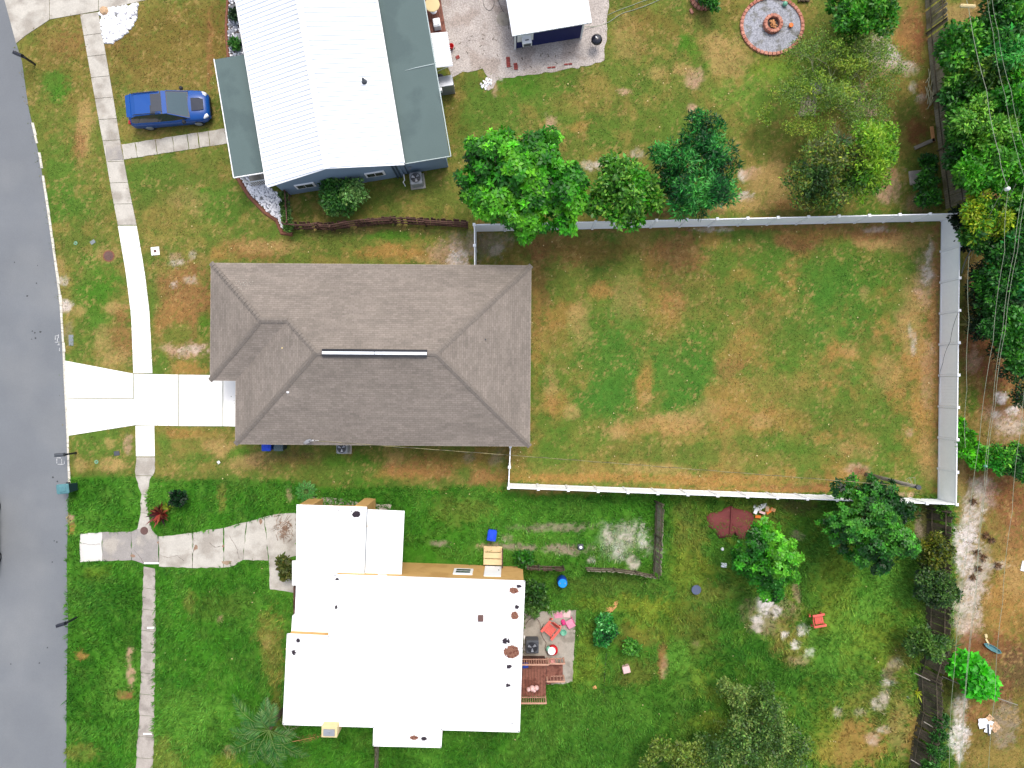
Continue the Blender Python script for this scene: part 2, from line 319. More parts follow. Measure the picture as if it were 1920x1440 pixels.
# (type, x, y, rx, ry, strength[, rotation])
B = [
 # neighbours' front lawns, upper left
 ('b',150,120,120,95,.5),('b',330,90,130,85,.72),('r',150,75,70,30,.35),('g',104,165,34,30,.9),('g',118,330,40,70,.7),('g',135,385,50,40,.8),('G',112,178,16,22,.5),
 ('d',158,240,17,58,.75),('r',150,270,14,30,.5),('t',270,245,60,20,.7),('p',262,222,20,12,.4),('t',330,150,90,50,.4),('b',400,60,25,60,.5),
 ('r',392,110,6,90,.6),('t',360,90,40,20,.4),
 ('g',290,330,70,40,.75),('M',330,360,90,60,.6),('g',420,385,70,45,.75),('G',378,360,14,12,.7),('t',300,400,45,25,.55),('t',330,430,120,14,.4),('d',355,375,35,22,.35),
 ('g',440,440,100,20,.5),('r',470,468,55,22,.6),('d',505,462,60,15,.6),('o',410,476,18,14,.6),('g',590,440,80,16,.5),('M',640,455,60,20,.5),
 ('U',690,432,150,14,.55),('G',740,442,60,10,.7),('o',748,474,80,14,.75),('d',795,486,30,8,.7),
 ('p',850,478,42,28,.7),('S',862,482,24,22,.7),('e',872,452,34,20,.5),('e',920,462,42,36,.75),('s',935,470,16,14,.4),('b',975,470,30,20,.6),
 ('r',350,560,68,75,.75),('o',320,600,40,40,.4),('s',332,492,16,7,.6),('p',330,478,16,8,.6),('s',362,478,8,10,.5),('s',360,525,14,8,.45),('s',325,533,5,6,.5),
 ('G',385,615,14,22,.7),('g',332,622,26,18,.6),('p',348,656,44,14,.9),('s',360,654,26,8,.5),('o',358,690,34,18,.75),('g',300,690,20,22,.6),('g',285,560,8,70,.5),
 ('g',180,520,40,60,.75),('G',185,560,30,60,.6),('g',165,610,45,40,.6),('g',205,600,30,12,.6),('d',208,478,22,16,.55),('d',112,500,12,22,.5),
 ('s',120,525,12,9,.7),('s',126,573,15,13,.95),('d',148,585,16,16,.5),('t',128,610,18,30,.5),('e',128,625,10,20,.4),('d',222,575,20,14,.7),('r',230,590,14,20,.6),
 ('d',190,640,18,30,.5),('r',228,640,25,30,.6),('d',218,672,24,18,.6),('g',145,672,30,18,.5),
 # front verge and lawn south of the driveway
 ('g',180,830,60,28,.7),('d',205,832,12,10,.6),('p',242,830,8,16,.7),('d',148,870,16,14,.6),('d',210,872,26,14,.75),('G',160,905,80,12,.4),
 ('o',340,812,48,12,.7),('t',390,820,40,20,.6),('d',410,840,38,18,.7),('g',355,866,40,18,.7),('G',446,852,22,14,.7),('d',460,868,30,16,.6),('t',330,845,60,16,.4),
 ('g',308,830,14,30,.6),('d',480,862,18,14,.7),('g',448,905,50,12,.7),
 ('U',545,868,70,22,.6),('b',570,880,70,20,.6),('g',640,885,120,24,.65),('G',650,862,40,14,.5),('d',740,870,16,26,.6),('r',792,878,66,20,.8),('o',765,888,60,14,.5),
 ('b',850,862,90,20,.6),('e',880,858,12,10,.5),('e',935,862,16,20,.5),('r',905,892,50,14,.6),('g',870,888,14,16,.7),('G',700,905,40,8,.5),
 # lush unmown lawn
 ('p',135,972,8,11,.85),('o',138,985,6,12,.8),('o',150,1225,13,9,.8),('p',244,1228,9,14,.9),('p',248,1262,9,20,.9),('r',238,1300,17,10,.95),
 ('L',215,1290,25,60,.45),('L',360,1330,60,40,.6),('L',330,1370,60,30,.4),('t',510,1212,30,70,.6),('d',500,1205,14,14,.5),('p',411,1160,5,6,.7),('t',310,1420,40,40,.35),('t',150,1410,30,20,.4),
 ('M',420,1140,60,30,.4),('t',357,1130,12,26,.4),('p',430,1410,14,8,.5),('y',430,1430,40,20,.4),('t',415,930,9,24,.5),('p',542,925,7,14,.6),
 ('y',180,1070,30,14,.3),('k',215,1150,40,60,.5),('k',160,1090,30,40,.3),('b',520,1330,12,60,.5),('R',500,1330,5,30,.6),
 ('k',690,930,100,22,.5),('k',560,915,50,14,.4),('t',860,955,60,30,.25),
 ('e',820,1019,20,7,.85),('p',915,1022,26,6,.7),('e',960,1024,50,7,.85),('e',1040,988,70,8,.75,.12),('e',1060,1030,46,11,.9),('e',952,1008,10,9,.7),
 ('s',1168,1020,52,40,.38),('s',1190,1055,18,12,.8),('s',1175,1010,15,8,.7),('S',1160,1035,12,16,.5),('S',1205,1010,10,20,.5),('s',1140,1010,10,18,.6),('s',1180,990,30,8,.5),('s',1110,1048,8,6,.8),
 # back yard north
 ('g',1000,165,90,45,.7),('G',960,150,50,26,.5),('g',900,225,70,60,.6),('b',845,210,22,80,.45),('g',1090,230,70,30,.5),('g',1250,240,60,50,.5),('g',1180,150,60,40,.4),
 ('p',1036,240,13,21,.85),('o',1085,236,22,13,.6),('t',1125,165,40,24,.5),('p',1168,172,12,6,.8),('t',1080,195,50,20,.4),('d',1180,70,30,40,.4),('d',1230,140,22,14,.5),
 ('b',1215,50,50,45,.55),('p',1300,145,22,24,.8),('d',1275,130,22,12,.6),('p',1296,206,9,10,.8),('d',1365,100,50,40,.6),('d',1350,80,30,22,.4),('G',1285,85,20,26,.7),('G',1323,121,10,9,.6),
 ('g',1280,10,60,20,.3),('b',1370,20,28,30,.4),('L',1440,180,90,60,.45),('y',1460,130,60,24,.4),('g',1130,262,40,20,.5),
 ('p',930,170,6,18,.8),('s',938,148,10,8,.6),
 ('s',1108,312,20,12,.8),('S',1125,308,12,8,.6),('s',1195,290,12,9,.7),('t',1160,300,60,20,.5),('p',1225,338,12,8,.7),
 ('t',1370,300,40,30,.5),('s',1392,328,10,12,.9),('p',1408,322,18,14,.8),('d',1440,345,50,48,.75),('s',1400,370,18,10,.8),('d',1345,392,24,10,.7),('d',1400,385,60,14,.7),
 ('r',1480,385,36,14,.6),('U',1260,400,120,8,.7),('t',1370,240,20,20,.4),('g',1350,250,40,20,.4),('U',1480,400,60,8,.5),
 ('L',1500,140,70,30,.4),('e',1600,90,50,10,.4),('s',1650,95,30,26,.85),('S',1662,110,26,22,.8),('s',1690,130,30,14,.7),('p',1650,130,20,22,.7),('s',1712,166,8,12,.8),('s',1703,120,14,6,.7),
 ('p',1620,165,10,12,.7),('r',1710,50,26,60,.75),('R',1725,70,14,60,.6),('o',1690,80,20,24,.5),('t',1670,160,60,40,.45),('r',1735,175,16,24,.7),('s',1728,188,10,10,.7),
 ('R',1722,245,20,28,.8),('r',1735,205,14,20,.6),('p',1668,345,26,34,.8),('o',1660,330,20,20,.5),('p',1722,380,26,20,.5),('g',1740,350,26,50,.4),('G',1640,390,40,16,.4),('b',1745,150,10,110,.4),
 ('k',1600,400,140,10,.4),('t',1610,230,50,30,.4),
 # fenced back yard
 ('r',1010,540,20,80,.55),('o',1005,640,10,100,.35),('o',1060,590,40,26,.6),('d',1088,612,26,46,.8),('o',1126,548,30,18,.75),('r',1040,470,50,30,.6),('b',1120,470,90,24,.6),
 ('g',1125,620,50,50,.4),('H',1150,690,60,90,.75),('H',1125,760,70,40,.75),('H',1275,690,85,75,.85),('g',1220,600,40,50,.5),('H',1290,750,50,40,.6),('g',1190,510,60,40,.5),
 ('r',1270,470,50,40,.7),('o',1230,500,26,44,.6),('o',1330,450,40,18,.5),('r',1400,470,20,14,.4),('g',1400,500,60,30,.55),('M',1330,540,60,50,.6),('r',1260,560,26,40,.5),('o',1392,515,22,14,.7),
 ('r',1500,455,42,22,.8),('o',1520,440,60,14,.6),('r',1640,440,80,18,.8),('d',1640,455,50,9,.7),('g',1560,510,80,50,.75),('H',1560,560,70,50,.5),('g',1660,500,50,40,.6),('g',1640,560,60,50,.6),
 ('d',1620,548,8,13,.8),('d',1590,655,18,14,.85),('o',1580,660,26,16,.5),('H',1560,615,60,30,.5),('M',1450,600,80,50,.5),('t',1370,620,40,40,.5),('o',1380,660,50,30,.4),
 ('d',1035,720,16,50,.7),('o',1045,760,30,24,.6),('d',1075,775,20,14,.6),('H',1025,715,9,12,.7),('o',1207,720,14,46,.75),('d',1212,745,10,14,.5),
 ('d',1260,792,60,22,.8),('d',1160,808,26,22,.8),('o',1230,800,90,16,.4),('o',1370,750,60,40,.6),('d',1330,770,40,20,.4),('r',1370,690,30,20,.5),('g',1490,690,30,22,.5),('H',1595,700,22,22,.5),
 ('t',1450,730,90,40,.5),('o',1470,790,80,24,.55),('d',1430,790,26,14,.6),('M',1560,780,90,40,.5),('g',1660,790,50,30,.4),('g',1500,840,100,20,.4),('M',1250,850,160,24,.5),('g',1060,850,50,20,.5),
 ('t',1150,880,160,20,.4),('o',1100,895,150,10,.75),('o',1330,900,150,12,.8),('d',1230,880,70,10,.5),('r',1500,915,120,9,.75),('g',1650,855,50,30,.6),('d',1600,845,40,14,.4),
 ('p',1605,880,26,12,.8),('R',1612,884,14,7,.7),('p',1706,928,22,5,.8),('t',1460,860,90,14,.5),
 ('d',1710,600,30,90,.6),('p',1735,520,22,60,.55),('s',1738,512,12,20,.8),('s',1745,475,8,26,.7),('s',1710,640,7,26,.6),('s',1748,655,6,14,.5),('p',1720,545,12,8,.8),('d',1700,450,50,24,.5),
 ('r',1755,600,12,200,.7),('o',1735,740,30,120,.6),('d',1740,860,20,50,.5),('p',1738,700,14,60,.35),('o',1700,690,40,30,.4),('p',1705,812,9,8,.6),('d',1660,700,30,30,.4),('U',1761,660,5,250,.5),
 ('r',1360,424,440,9,.6),('s',1330,430,40,5,.5),('s',1365,432,20,5,.6),('s',1640,430,30,5,.5),('o',1350,918,400,5,.6),
 ('g',1400,520,80,50,.35),('H',1570,530,80,50,.45),('H',1540,610,90,45,.4),('g',1330,600,70,40,.35),('d',1180,560,30,50,.35),('o',1240,600,40,60,.35),('g',1340,620,50,40,.4),('g',1060,680,40,70,.4),('H',1190,650,50,60,.4),('g',1580,760,70,40,.45),('g',1520,850,70,30,.4),('g',1040,830,30,30,.5),('g',1440,500,40,40,.4),
 # rough lawn lower right
 ('k',1340,970,60,40,.4),('t',1290,1000,30,60,.3),('y',1290,1060,40,50,.4),('t',1330,1110,60,20,.35),('M',1140,1100,90,22,.5),('y',1160,1130,90,16,.4),('y',1240,1160,60,50,.7),('y',1100,1230,30,60,.4),
 ('r',1240,1232,9,34,.8),('p',1244,1250,7,20,.5),('p',1305,1206,10,9,.9),('b',1195,1195,40,30,.5),('b',1190,1260,46,30,.4),('L',1280,1230,40,40,.8),('k',1340,1180,120,70,.6),('k',1430,1250,100,55,.7),
 ('b',1300,1180,40,60,.3),('k',1480,1050,40,50,.4),('k',1500,1000,50,30,.5),('U',1500,950,40,14,.6),('e',1495,1000,14,8,.6),('b',1400,965,70,26,.4),('U',1460,940,50,8,.4),
 ('p',1440,1150,50,40,.45),('S',1432,1130,16,22,.9),('S',1418,1158,12,9,.7),('S',1456,1148,9,14,.8),('s',1420,1172,12,12,.7),('p',1495,1110,10,18,.6),
 ('t',1480,1200,40,40,.6),('S',1472,1190,8,8,.9),('S',1504,1180,10,12,.7),('S',1490,1208,10,8,.9),('S',1516,1224,12,8,.9),('p',1500,1235,20,9,.6),
 ('L',1640,1110,90,70,.8),('G',1600,1080,60,40,.4),('y',1570,1100,40,90,.35),('L',1570,1210,80,50,.6),('y',1640,1200,60,50,.4),('G',1450,1090,40,30,.3),
 ('e',1670,1262,14,22,.7),('S',1664,1282,12,9,.9),('s',1680,1246,12,10,.6),('S',1645,1318,16,12,.7),('s',1655,1310,9,18,.6),('s',1610,1335,14,8,.5),('s',1570,1335,9,10,.7),('S',1635,1385,12,14,.9),('S',1655,1366,14,8,.8),
 ('t',1650,1330,90,60,.4),('o',1600,1400,70,50,.7),('y',1550,1380,30,60,.4),('d',1690,1360,30,60,.45),('t',1690,1240,26,40,.5),('o',1712,1390,14,50,.5),('p',1470,1410,10,10,.3),
 ('k',1190,1400,140,50,.4),('k',1330,1330,110,40,.4),('y',1330,1350,50,20,.35),
 # outside the fences, right
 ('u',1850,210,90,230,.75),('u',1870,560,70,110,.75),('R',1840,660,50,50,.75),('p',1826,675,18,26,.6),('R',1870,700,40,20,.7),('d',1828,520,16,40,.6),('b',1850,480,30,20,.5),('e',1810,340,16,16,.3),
 ('d',1800,28,40,26,.6),('r',1850,15,20,10,.5),('r',1870,360,40,14,.6),
 ('R',1870,750,60,50,.6),('p',1880,790,50,30,.6),('S',1880,745,14,9,.8),('s',1868,780,9,8,.8),('S',1900,770,12,10,.7),('G',1822,750,14,30,.6),('s',1890,800,40,14,.5),
 ('R',1830,890,40,30,.5),('s',1845,920,24,26,.8),('d',1805,910,10,60,.5),('s',1822,975,22,34,.85),('S',1812,1010,22,26,.8),('S',1806,1050,18,34,.85),('s',1830,1070,26,50,.6),('s',1820,1130,30,60,.8),
 ('R',1890,930,50,70,.75),('r',1900,1000,30,60,.6),('o',1890,1110,46,90,.75),('t',1860,1020,26,60,.5),('d',1900,1080,30,40,.5),('s',1862,1062,26,8,.6),
 ('p',1820,1180,28,26,.7),('s',1805,1178,24,16,.6),('R',1860,1220,70,36,.75),('U',1900,1260,40,50,.7),('d',1790,1240,22,34,.5),
 ('s',1795,1330,18,40,.8),('S',1797,1385,18,36,.8),('r',1830,1340,24,24,.6),('R',1870,1300,40,24,.5),('e',1885,1360,28,40,.7),('t',1880,1420,60,26,.7),('b',1770,1300,14,150,.4),
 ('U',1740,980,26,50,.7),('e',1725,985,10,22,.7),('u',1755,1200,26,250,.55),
]
def cover(X, Y):
    "X, Y world metres -> RGB albedo, plus a lushness 0..1"
    px = X*F/H+960; py = 720-Y*F/H
    n1 = fbm(X*.55, Y*.55, 3, 4); n2 = fbm(X*1.6, Y*1.6, 9, 4); n3 = fbm(X*5, Y*5, 21, 3, .7); n4 = fbm(X*.22, Y*.22, 40, 3)
    px2 = px+(fbm(X*.8, Y*.8, 51)-.5)*60+(n3-.5)*22; py2 = py+(fbm(X*.8, Y*.8, 67)-.5)*60+(fbm(X*5,Y*5,77,3,.7)-.5)*22
    c = np.empty(X.shape+(3,)); c[:] = C['m']
    def mix(col, w_):
        nonlocal c
        w3 = w_[..., None]; c = c*(1-w3)+col*w3
    sm = lambda a, b, v: (lambda t: t*t*(3-2*t))(np.clip((v-a)/(b-a), 0, 1))
    mix(C['M'], sm(.45, .6, n1)*.7); mix(C['t'], sm(.5, .65, n2)*.55)
    yard = ((px > 890) & (px < 1770) & (py > 405) & (py < 932)).astype(float)
    mix(C['g'], yard*.15); mix(C['t'], yard*sm(.42, .6, fbm(X*.9, Y*.9, 88))*.75); mix(C['o'], yard*sm(.47, .62, fbm(X*1.3, Y*1.3, 89, 4, .7))*(.3+.35*sm(1250, 1600, px))); mix(C['g'], yard*sm(.46, .6, fbm(X*.45, Y*.45, 93))*.6)
    # lush zone south of the mown lawns
    bx = np.where(px < 290, 893, np.where(px < 560, 898, np.where(px < 953, 912, 925)))
    lush = sm(-5, 7, py+(n3-.5)*14+(n2-.5)*10-bx)*(px < 1790)
    mix(C['G'], lush); mix(C['k'], lush*sm(.5, .66, n1)*.55); mix(C['g'], lush*sm(.5, .68, n2)*.5); mix(C['L'], lush*sm(.52, .7, n4)*.3)
    rough = lush*sm(1230, 1290, px+(n1-.5)*60); mix(C['g'], rough*.6); mix(C['y'], rough*sm(.45, .65, n2)*.35)
    rr = lush*(px > 960)*(px < 1300)*(py > 1060); mix(C['g'], rr*.45)
    out = (px > 1800)*sm(1800, 1815, px+0*n1); mix(C['b'], out*(py < 1440)*.8)
    dryn = 1-lush
    nf = fbm(X*4.3, Y*4.3, 301, 4, .8)
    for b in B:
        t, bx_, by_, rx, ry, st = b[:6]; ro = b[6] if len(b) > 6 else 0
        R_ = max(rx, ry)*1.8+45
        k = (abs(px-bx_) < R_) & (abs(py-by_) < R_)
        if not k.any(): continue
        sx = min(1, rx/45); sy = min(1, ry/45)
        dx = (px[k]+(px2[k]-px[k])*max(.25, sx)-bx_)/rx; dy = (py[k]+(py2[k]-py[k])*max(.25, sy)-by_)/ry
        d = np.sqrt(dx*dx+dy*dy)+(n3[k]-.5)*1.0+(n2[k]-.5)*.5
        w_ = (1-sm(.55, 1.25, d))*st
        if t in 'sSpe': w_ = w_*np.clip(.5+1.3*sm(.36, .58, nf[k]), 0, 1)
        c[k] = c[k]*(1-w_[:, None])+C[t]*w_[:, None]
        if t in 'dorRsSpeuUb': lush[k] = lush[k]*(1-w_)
    # small tan flecks and tiny dark gaps
    f1 = fbm(X*6.5, Y*6.5, 131, 3, .75); f2 = fbm(X*1.4, Y*1.4, 137, 3)
    mix(C['d'], sm(.54, .72, f1)*sm(.40, .62, f2)*dryn*.6); mix(C['g'], sm(.56, .74, fbm(X*6.1, Y*6.1, 171, 3, .75))*dryn*.4)
    mix(C['k'], sm(.58, .72, fbm(X*2.1, Y*2.1, 173, 3, .7))*lush*.4); mix(C['L'], sm(.56, .72, fbm(X*2.6, Y*2.6, 177, 3, .7))*lush*.35)
    c *= (.70+.58*fbm(X*2.6, Y*2.6, 201, 5, .75))[..., None]
    far = np.maximum(sm(31.8, 33.6, np.abs(X)), sm(24.2, 25.7, np.abs(Y)))   # plain grass beyond the surveyed plots
    c = c*(1-far[..., None])+C['M']*far[..., None]
    return c, lush

xs = np.concatenate([np.array([-600,-250,-120,-70,-50,-40]), np.arange(-34, 34.01, .1), np.array([40,50,70,120,250,600])])
ys = np.concatenate([np.array([-600,-250,-120,-60,-40,-30]), np.arange(-26, 26.01, .1), np.array([30,40,60,120,250,600])])
X, Y = np.meshgrid(xs, ys)
cc, lu = cover(X, Y)
nx, ny = len(xs), len(ys)
def npmesh(name, V, Fq, material, tint=None, parent=None, smooth=False):
    me = bpy.data.meshes.new(name); k = Fq.shape[1]
    me.vertices.add(len(V)); me.vertices.foreach_set('co', np.ascontiguousarray(V, dtype=np.float32).ravel())
    me.loops.add(Fq.size); me.loops.foreach_set('vertex_index', np.ascontiguousarray(Fq, dtype=np.int32).ravel())
    me.polygons.add(len(Fq)); me.polygons.foreach_set('loop_start', np.arange(0, Fq.size, k, dtype=np.int32))
    me.polygons.foreach_set('loop_total', np.full(len(Fq), k, dtype=np.int32))
    if smooth: me.polygons.foreach_set('use_smooth', np.ones(len(Fq), dtype=bool))
    me.materials.append(material)
    if tint is not None:
        at = me.color_attributes.new('tint', 'FLOAT_COLOR', 'POINT')
        at.data.foreach_set('color', np.concatenate([tint, np.ones((len(tint), 1))], 1).astype(np.float32).ravel())
    me.update(calc_edges=True)
    o = bpy.data.objects.new(name, me); COL.objects.link(o)
    if parent: o.parent = parent
    return o
idx = np.arange(nx*ny).reshape(ny, nx)
Fq = np.stack([idx[:-1,:-1], idx[:-1,1:], idx[1:,1:], idx[1:,:-1]], -1).reshape(-1, 4)
V = np.stack([X.ravel(), Y.ravel(), np.zeros(X.size)], 1)
tag(npmesh('ground', V, Fq, M['ground'], cc.reshape(-1, 3)), kind='structure')

# ------------------------------------------------------------------ road, paths, pads
def poly(pts, z=0.0): return [tuple(G(x, y, z)) for x, y in pts]
def ragged(pts, amp=2.5, step=7, seed=1, keep=()):
    "adds an irregular edge (grass creeping over the concrete) to a pixel polygon"
    r_ = random.Random(seed); out = []
    n = len(pts)
    for i in range(n):
        a, b = pts[i], pts[(i+1)%n]; L = math.hypot(b[0]-a[0], b[1]-a[1]); k = max(1, int(L/step))
        if i in keep: k = 1
        for j in range(k):
            t = j/k; x = a[0]+(b[0]-a[0])*t; y = a[1]+(b[1]-a[1])*t
            if j: x += r_.uniform(-amp, amp); y += r_.uniform(-amp, amp)
            out.append((x, y))
    return out
def padobj(name, pts, z, m, amp=0, step=7, seed=1, keep=()):
    if amp: pts = ragged(pts, amp, step, seed, keep)
    mb = MB(); mb.prism(poly(pts, z), 0.001, z); return structure(name, mb, m)
edge = [(-40,-250),(-14,-120),(10,0),(30,80),(41,115),(53,200),(75,300),(90,400),(104,500),(112,560),(118,650),(120,700),(126,820),(129,910),(128,960),(126,1060),(127,1160),(126,1300),(124,1440),(122,1600),(118,2400)]
mb = MB(); mb.prism(poly([(x+(random.uniform(-1.5,1.5) if y > 915 else 0), y) for x, y in edge]+[(-420,2400),(-420,-250)], .012), .001, .012); structure('road', mb, M['asphalt'])
# far pavement across the road is outside the frame; the kerb strip on this side:
def lerp_edge(y):
    for (x0,y0),(x1,y1) in zip(edge, edge[1:]):
        if y0 <= y <= y1: return x0+(x1-x0)*(y-y0)/(y1-y0)
mb = MB(); y = 190.
while y < 912:
    seg = random.uniform(9, 26); y2 = min(912, y+seg)
    if y < 340 and random.random() < .25: y = y2+3; continue
    wd = 3.6+random.uniform(-.6,.9)
    mb.prism(poly([(lerp_edge(y)-.5,y+.3),(lerp_edge(y)+wd,y+.3),(lerp_edge(y2)+wd+random.uniform(-.5,.5),y2-.3),(lerp_edge(y2)-.5,y2-.3)]), .001, .035); y = y2
structure('kerb', mb, M['kerb'])
def strip(name, Lp, Rp, m, step=29, z=.03, gap=.8, ragL=0, seed=3):
    "pavement slabs between a left and a right polyline (same number of points)"
    r_ = random.Random(seed); mb = MB()
    def at(P, s):
        d = 0
        for a, b in zip(P, P[1:]):
            l_ = abs(b[1]-a[1])
            if s <= d+l_ or (a, b) == (P[-2], P[-1]): t = (s-d)/max(l_, 1e-6); return (a[0]+(b[0]-a[0])*t, a[1]+(b[1]-a[1])*t)
            d += l_
    tl = sum(abs(b[1]-a[1]) for a, b in zip(Lp, Lp[1:])); tr = sum(abs(b[1]-a[1]) for a, b in zip(Rp, Rp[1:]))
    n = max(1, round(tl/step))
    for i in range(n):
        s0, s1 = i/n, (i+1)/n; g = gap/tl/2
        k = 5 if ragL else 2
        le = [at(Lp, (s0+g+(s1-s0-2*g)*j/k)*tl) for j in range(k+1)]; re = [at(Rp, (s0+g+(s1-s0-2*g)*j/k)*tr) for j in range(k+1)]
        if ragL:
            le = [(x+r_.uniform(-ragL,ragL), y) for x, y in le]; re = [(x+r_.uniform(-ragL,ragL), y) for x, y in re]
        zz = z+r_.uniform(-.004,.004)
        mb.prism(poly(le+re[::-1], zz), .001, zz)
    return structure(name, mb, m)
strip('sidewalk', [(150,27),(166,118),(186,230),(197,288),(209,360),(221,422)], [(184,22),(200,112),(217,212),(226,270),(243,360),(256,422)], M['conc_old'], 40, seed=3)
strip('sidewalk', [(221,423),(236,512),(246,592),(250,700)], [(256,423),(271,510),(280,585),(285.5,700)], M['conc_new'], 42, seed=4)
strip('sidewalk', [(254,798),(255,856)], [(289,798),(290,856)], M['conc_new'], 60, seed=5)
strip('sidewalk', [(255,857),(254,893),(261,915),(265,928),(264,945),(264,962),(258,985),(256,996)], [(290,857),(290,888),(280,897),(277,925),(276,930),(277,962),(283,985),(286,998)], M['conc_old'], 36, ragL=1.2, seed=6)
strip('sidewalk', [(270,1062),(267,1125),(265,1187),(264,1260),(261,1347),(258,1389),(254,1440),(252,1520),(250,1700)], [(291,1066),(292,1150),(291.5,1190),(290,1260),(289,1347),(288,1389),(287,1440),(287,1520),(286,1700)], M['conc_low'], 41, ragL=1.2, seed=7)
# new driveway: slabs with joints
mb = MB()
for q in ([(120,676),(249.2,700.5),(249.2,747),(121.5,745.8)], [(121.6,747.2),(249.2,748.4),(250.8,748.4),(250.8,701),(334.2,702.5),(334.2,798.5),(253,797),(127,817)],
          [(335.8,702.6),(391,703.2),(417.2,703.6),(417.2,799),(335.8,798.6)], [(418.5,703.6),(452,704),(452,800),(418.5,799)]):
    mb.prism(poly(q, .034), .001, .034)
structure('driveway', mb, M['conc_new'])
# neighbours' drive, upper left
mb = MB()
for q in ([(-22,-150),(8,-1),(30,81),(48,66),(92,37),(92,-150)], [(93,-150),(93,36),(184,20),(184,-150)], [(185,-150),(185,19.5),(262,2),(330,-12),(460,-40),(460,-150)]):
    mb.prism(poly(q, .03), .001, .03)
structure('driveway', mb, M['conc_old'])
# neighbours' path to the porch
mb = MB()
cuts = [0,.13,.32,.48,.62,.72,.82,1]
P0, P1, Q0, Q1 = (227,271), (426,240), (232,299), (429,268)
for i in range(7):
    def L_(a, b, t): return (a[0]+(b[0]-a[0])*t, a[1]+(b[1]-a[1])*t)
    t0, t1 = cuts[i]+.003, cuts[i+1]-.003
    mb.prism(poly(ragged([L_(P0,P1,t0), L_(P0,P1,t1), L_(Q0,Q1,t1), L_(Q0,Q1,t0)], .8, 9, i), .03), .001, .03+.002*(i%2))
structure('garden_path', mb, M['conc_old'])
mb = MB(); mb.prism(poly([(197.5,273.5),(225.8,271.2),(230.5,299),(200,300)], .045), .002, .045); structure('garden_path', mb, M['conc_grey'])
# lower neighbours' drive
mb = MB()
cells = [([(150,1001),(191,998),(191,1052),(150,1054)], 'a'), ([(192,998),(245,997),(246,1050),(192,1052)], 'b'), ([(246,997),(258,992),(284,994),(297,1006),(297,1057),(270,1057),(247,1050)], 'b'),
         ([(298,1006),(330,1003),(360,999),(360,1065),(298,1062)], 'c'), ([(361,999),(418,990),(419,1064),(361,1065)], 'c'), ([(420,990),(462,979),(455,1050),(440,1060),(420,1064)], 'c'),
         ([(463,979),(495,969),(503,1051),(456,1050)], 'c'), ([(496,969),(525,963),(556,962),(556,1042),(540,1046),(526,1048),(526,1082),(556,1086),(556,1112),(506,1105),(504,1051)], 'c')]
for i, (q, k) in enumerate(cells):
    t = MB(); t.prism(poly(ragged(q, 1.0, 8, 40+i), .035), .001, .033+.002*(i%3))
    o = structure('driveway', t, M['conc_mid'] if k == 'a' else M['conc_grey'] if k == 'b' else M['conc_old'])
# shell gravel court behind the blue house
padobj('gravel_yard', [(800,-120),(806,0),(828,100),(846,146),(858,140),(868,134),(884,134),(905,128),(914,144),(908,160),(915,170),(925,165),(932,150),(944,146),(990,140),(1050,132),(1100,124),(1133,113),(1138,60),(1140,20),(1140,-120)], .02, M['gravel'], 2, 8, 5)
padobj('patio', [(983,1150),(1044,1145),(1080,1144),(1078,1200),(1073,1278),(1060,1282),(1020,1285),(975,1285)], .03, M['patio'], 1.2, 8, 9)

# ------------------------------------------------------------------ brown shingled house (centre)
def rot2(p, c, a): x, y = p[0]-c[0], p[1]-c[1]; return (c[0]+x*math.cos(a)-y*math.sin(a), c[1]+x*math.sin(a)+y*math.cos(a))
RC = (-8.0, 1.66); RA = R(-.45)
def hp(x, y, z): p = rot2((x, y), RC, RA); return (p[0], p[1], z)
W0, W1, E0, N0, S0, NY = -17.14, -15.68, 1.05, 6.80, -3.47, .13   # eave lines
ZE = 2.62; PT = .41
hh = (N0-S0)/2; ry = (N0+S0)/2; h2 = (N0-NY)/2; ry2 = (N0+NY)/2
zr = ZE+hh*PT; zr2 = ZE+h2*PT
house = thing('shingled_house', 'long single storey house with a brown grey shingled hip roof beside the white driveway', 'house', (*hp(-8, 1.66, 0)[:2], 0), 0)
mb = MB(); mb.uv = []
def face(pts, axis):
    "roof plane; uv = (distance along the eave, distance up the slope)"
    vs = [hp(*p) for p in pts]; mb.add(vs, [tuple(range(len(vs)))])
    mb.uv.append([((p[0] if axis == 'x' else p[1]), (p[2]-ZE)*math.hypot(1, PT)/PT) for p in pts])
RE = (E0-hh, ry, zr); RW = (W1+hh, ry, zr); PW = (W0+h2, ry2, zr2); PE = (W1+h2, ry2, zr2)
face([(W1,S0,ZE),(E0,S0,ZE),RE,RW], 'x')
face([(E0,S0,ZE),(E0,N0,ZE),RE], 'y')
face([(E0,N0,ZE),(W0,N0,ZE),PW,PE,RW,RE], 'x')
face([(W0,N0,ZE),(W0,NY,ZE),PW], 'y')
face([(W0,NY,ZE),(W1,NY,ZE),PE,PW], 'x')
face([(W1,NY,ZE),(W1,S0,ZE),RW,PE], 'y')
part('roof', mb, M['shingle'], house)
mb = MB()
def cap(a, b, wd=.30, th=.025, n=None):
    "overlapping ridge shingles along a hip or ridge"
    a, b = Vector(hp(*a)), Vector(hp(*b)); d = b-a; L = d.length; n = n or max(2, int(L/.24)); d.normalize()
    s = Vector((-d.y, d.x, 0)).normalized(); u = Vector((0,0,1))
    for i in range(n):
        p0 = a+d*(L*i/n-.02); p1 = a+d*(L*(i+1)/n); o0, o1 = .016, .045
        vs = []
        for p, o in ((p0,o0),(p1,o1)):
            vs += [p-s*wd/2+u*(o-.045), p+u*(o+.012), p+s*wd/2+u*(o-.045)]
        mb.add(vs, [(0,3,4,1),(1,4,5,2),(3,0,-6+6+0,3)][:2] + [(3,5,4)])
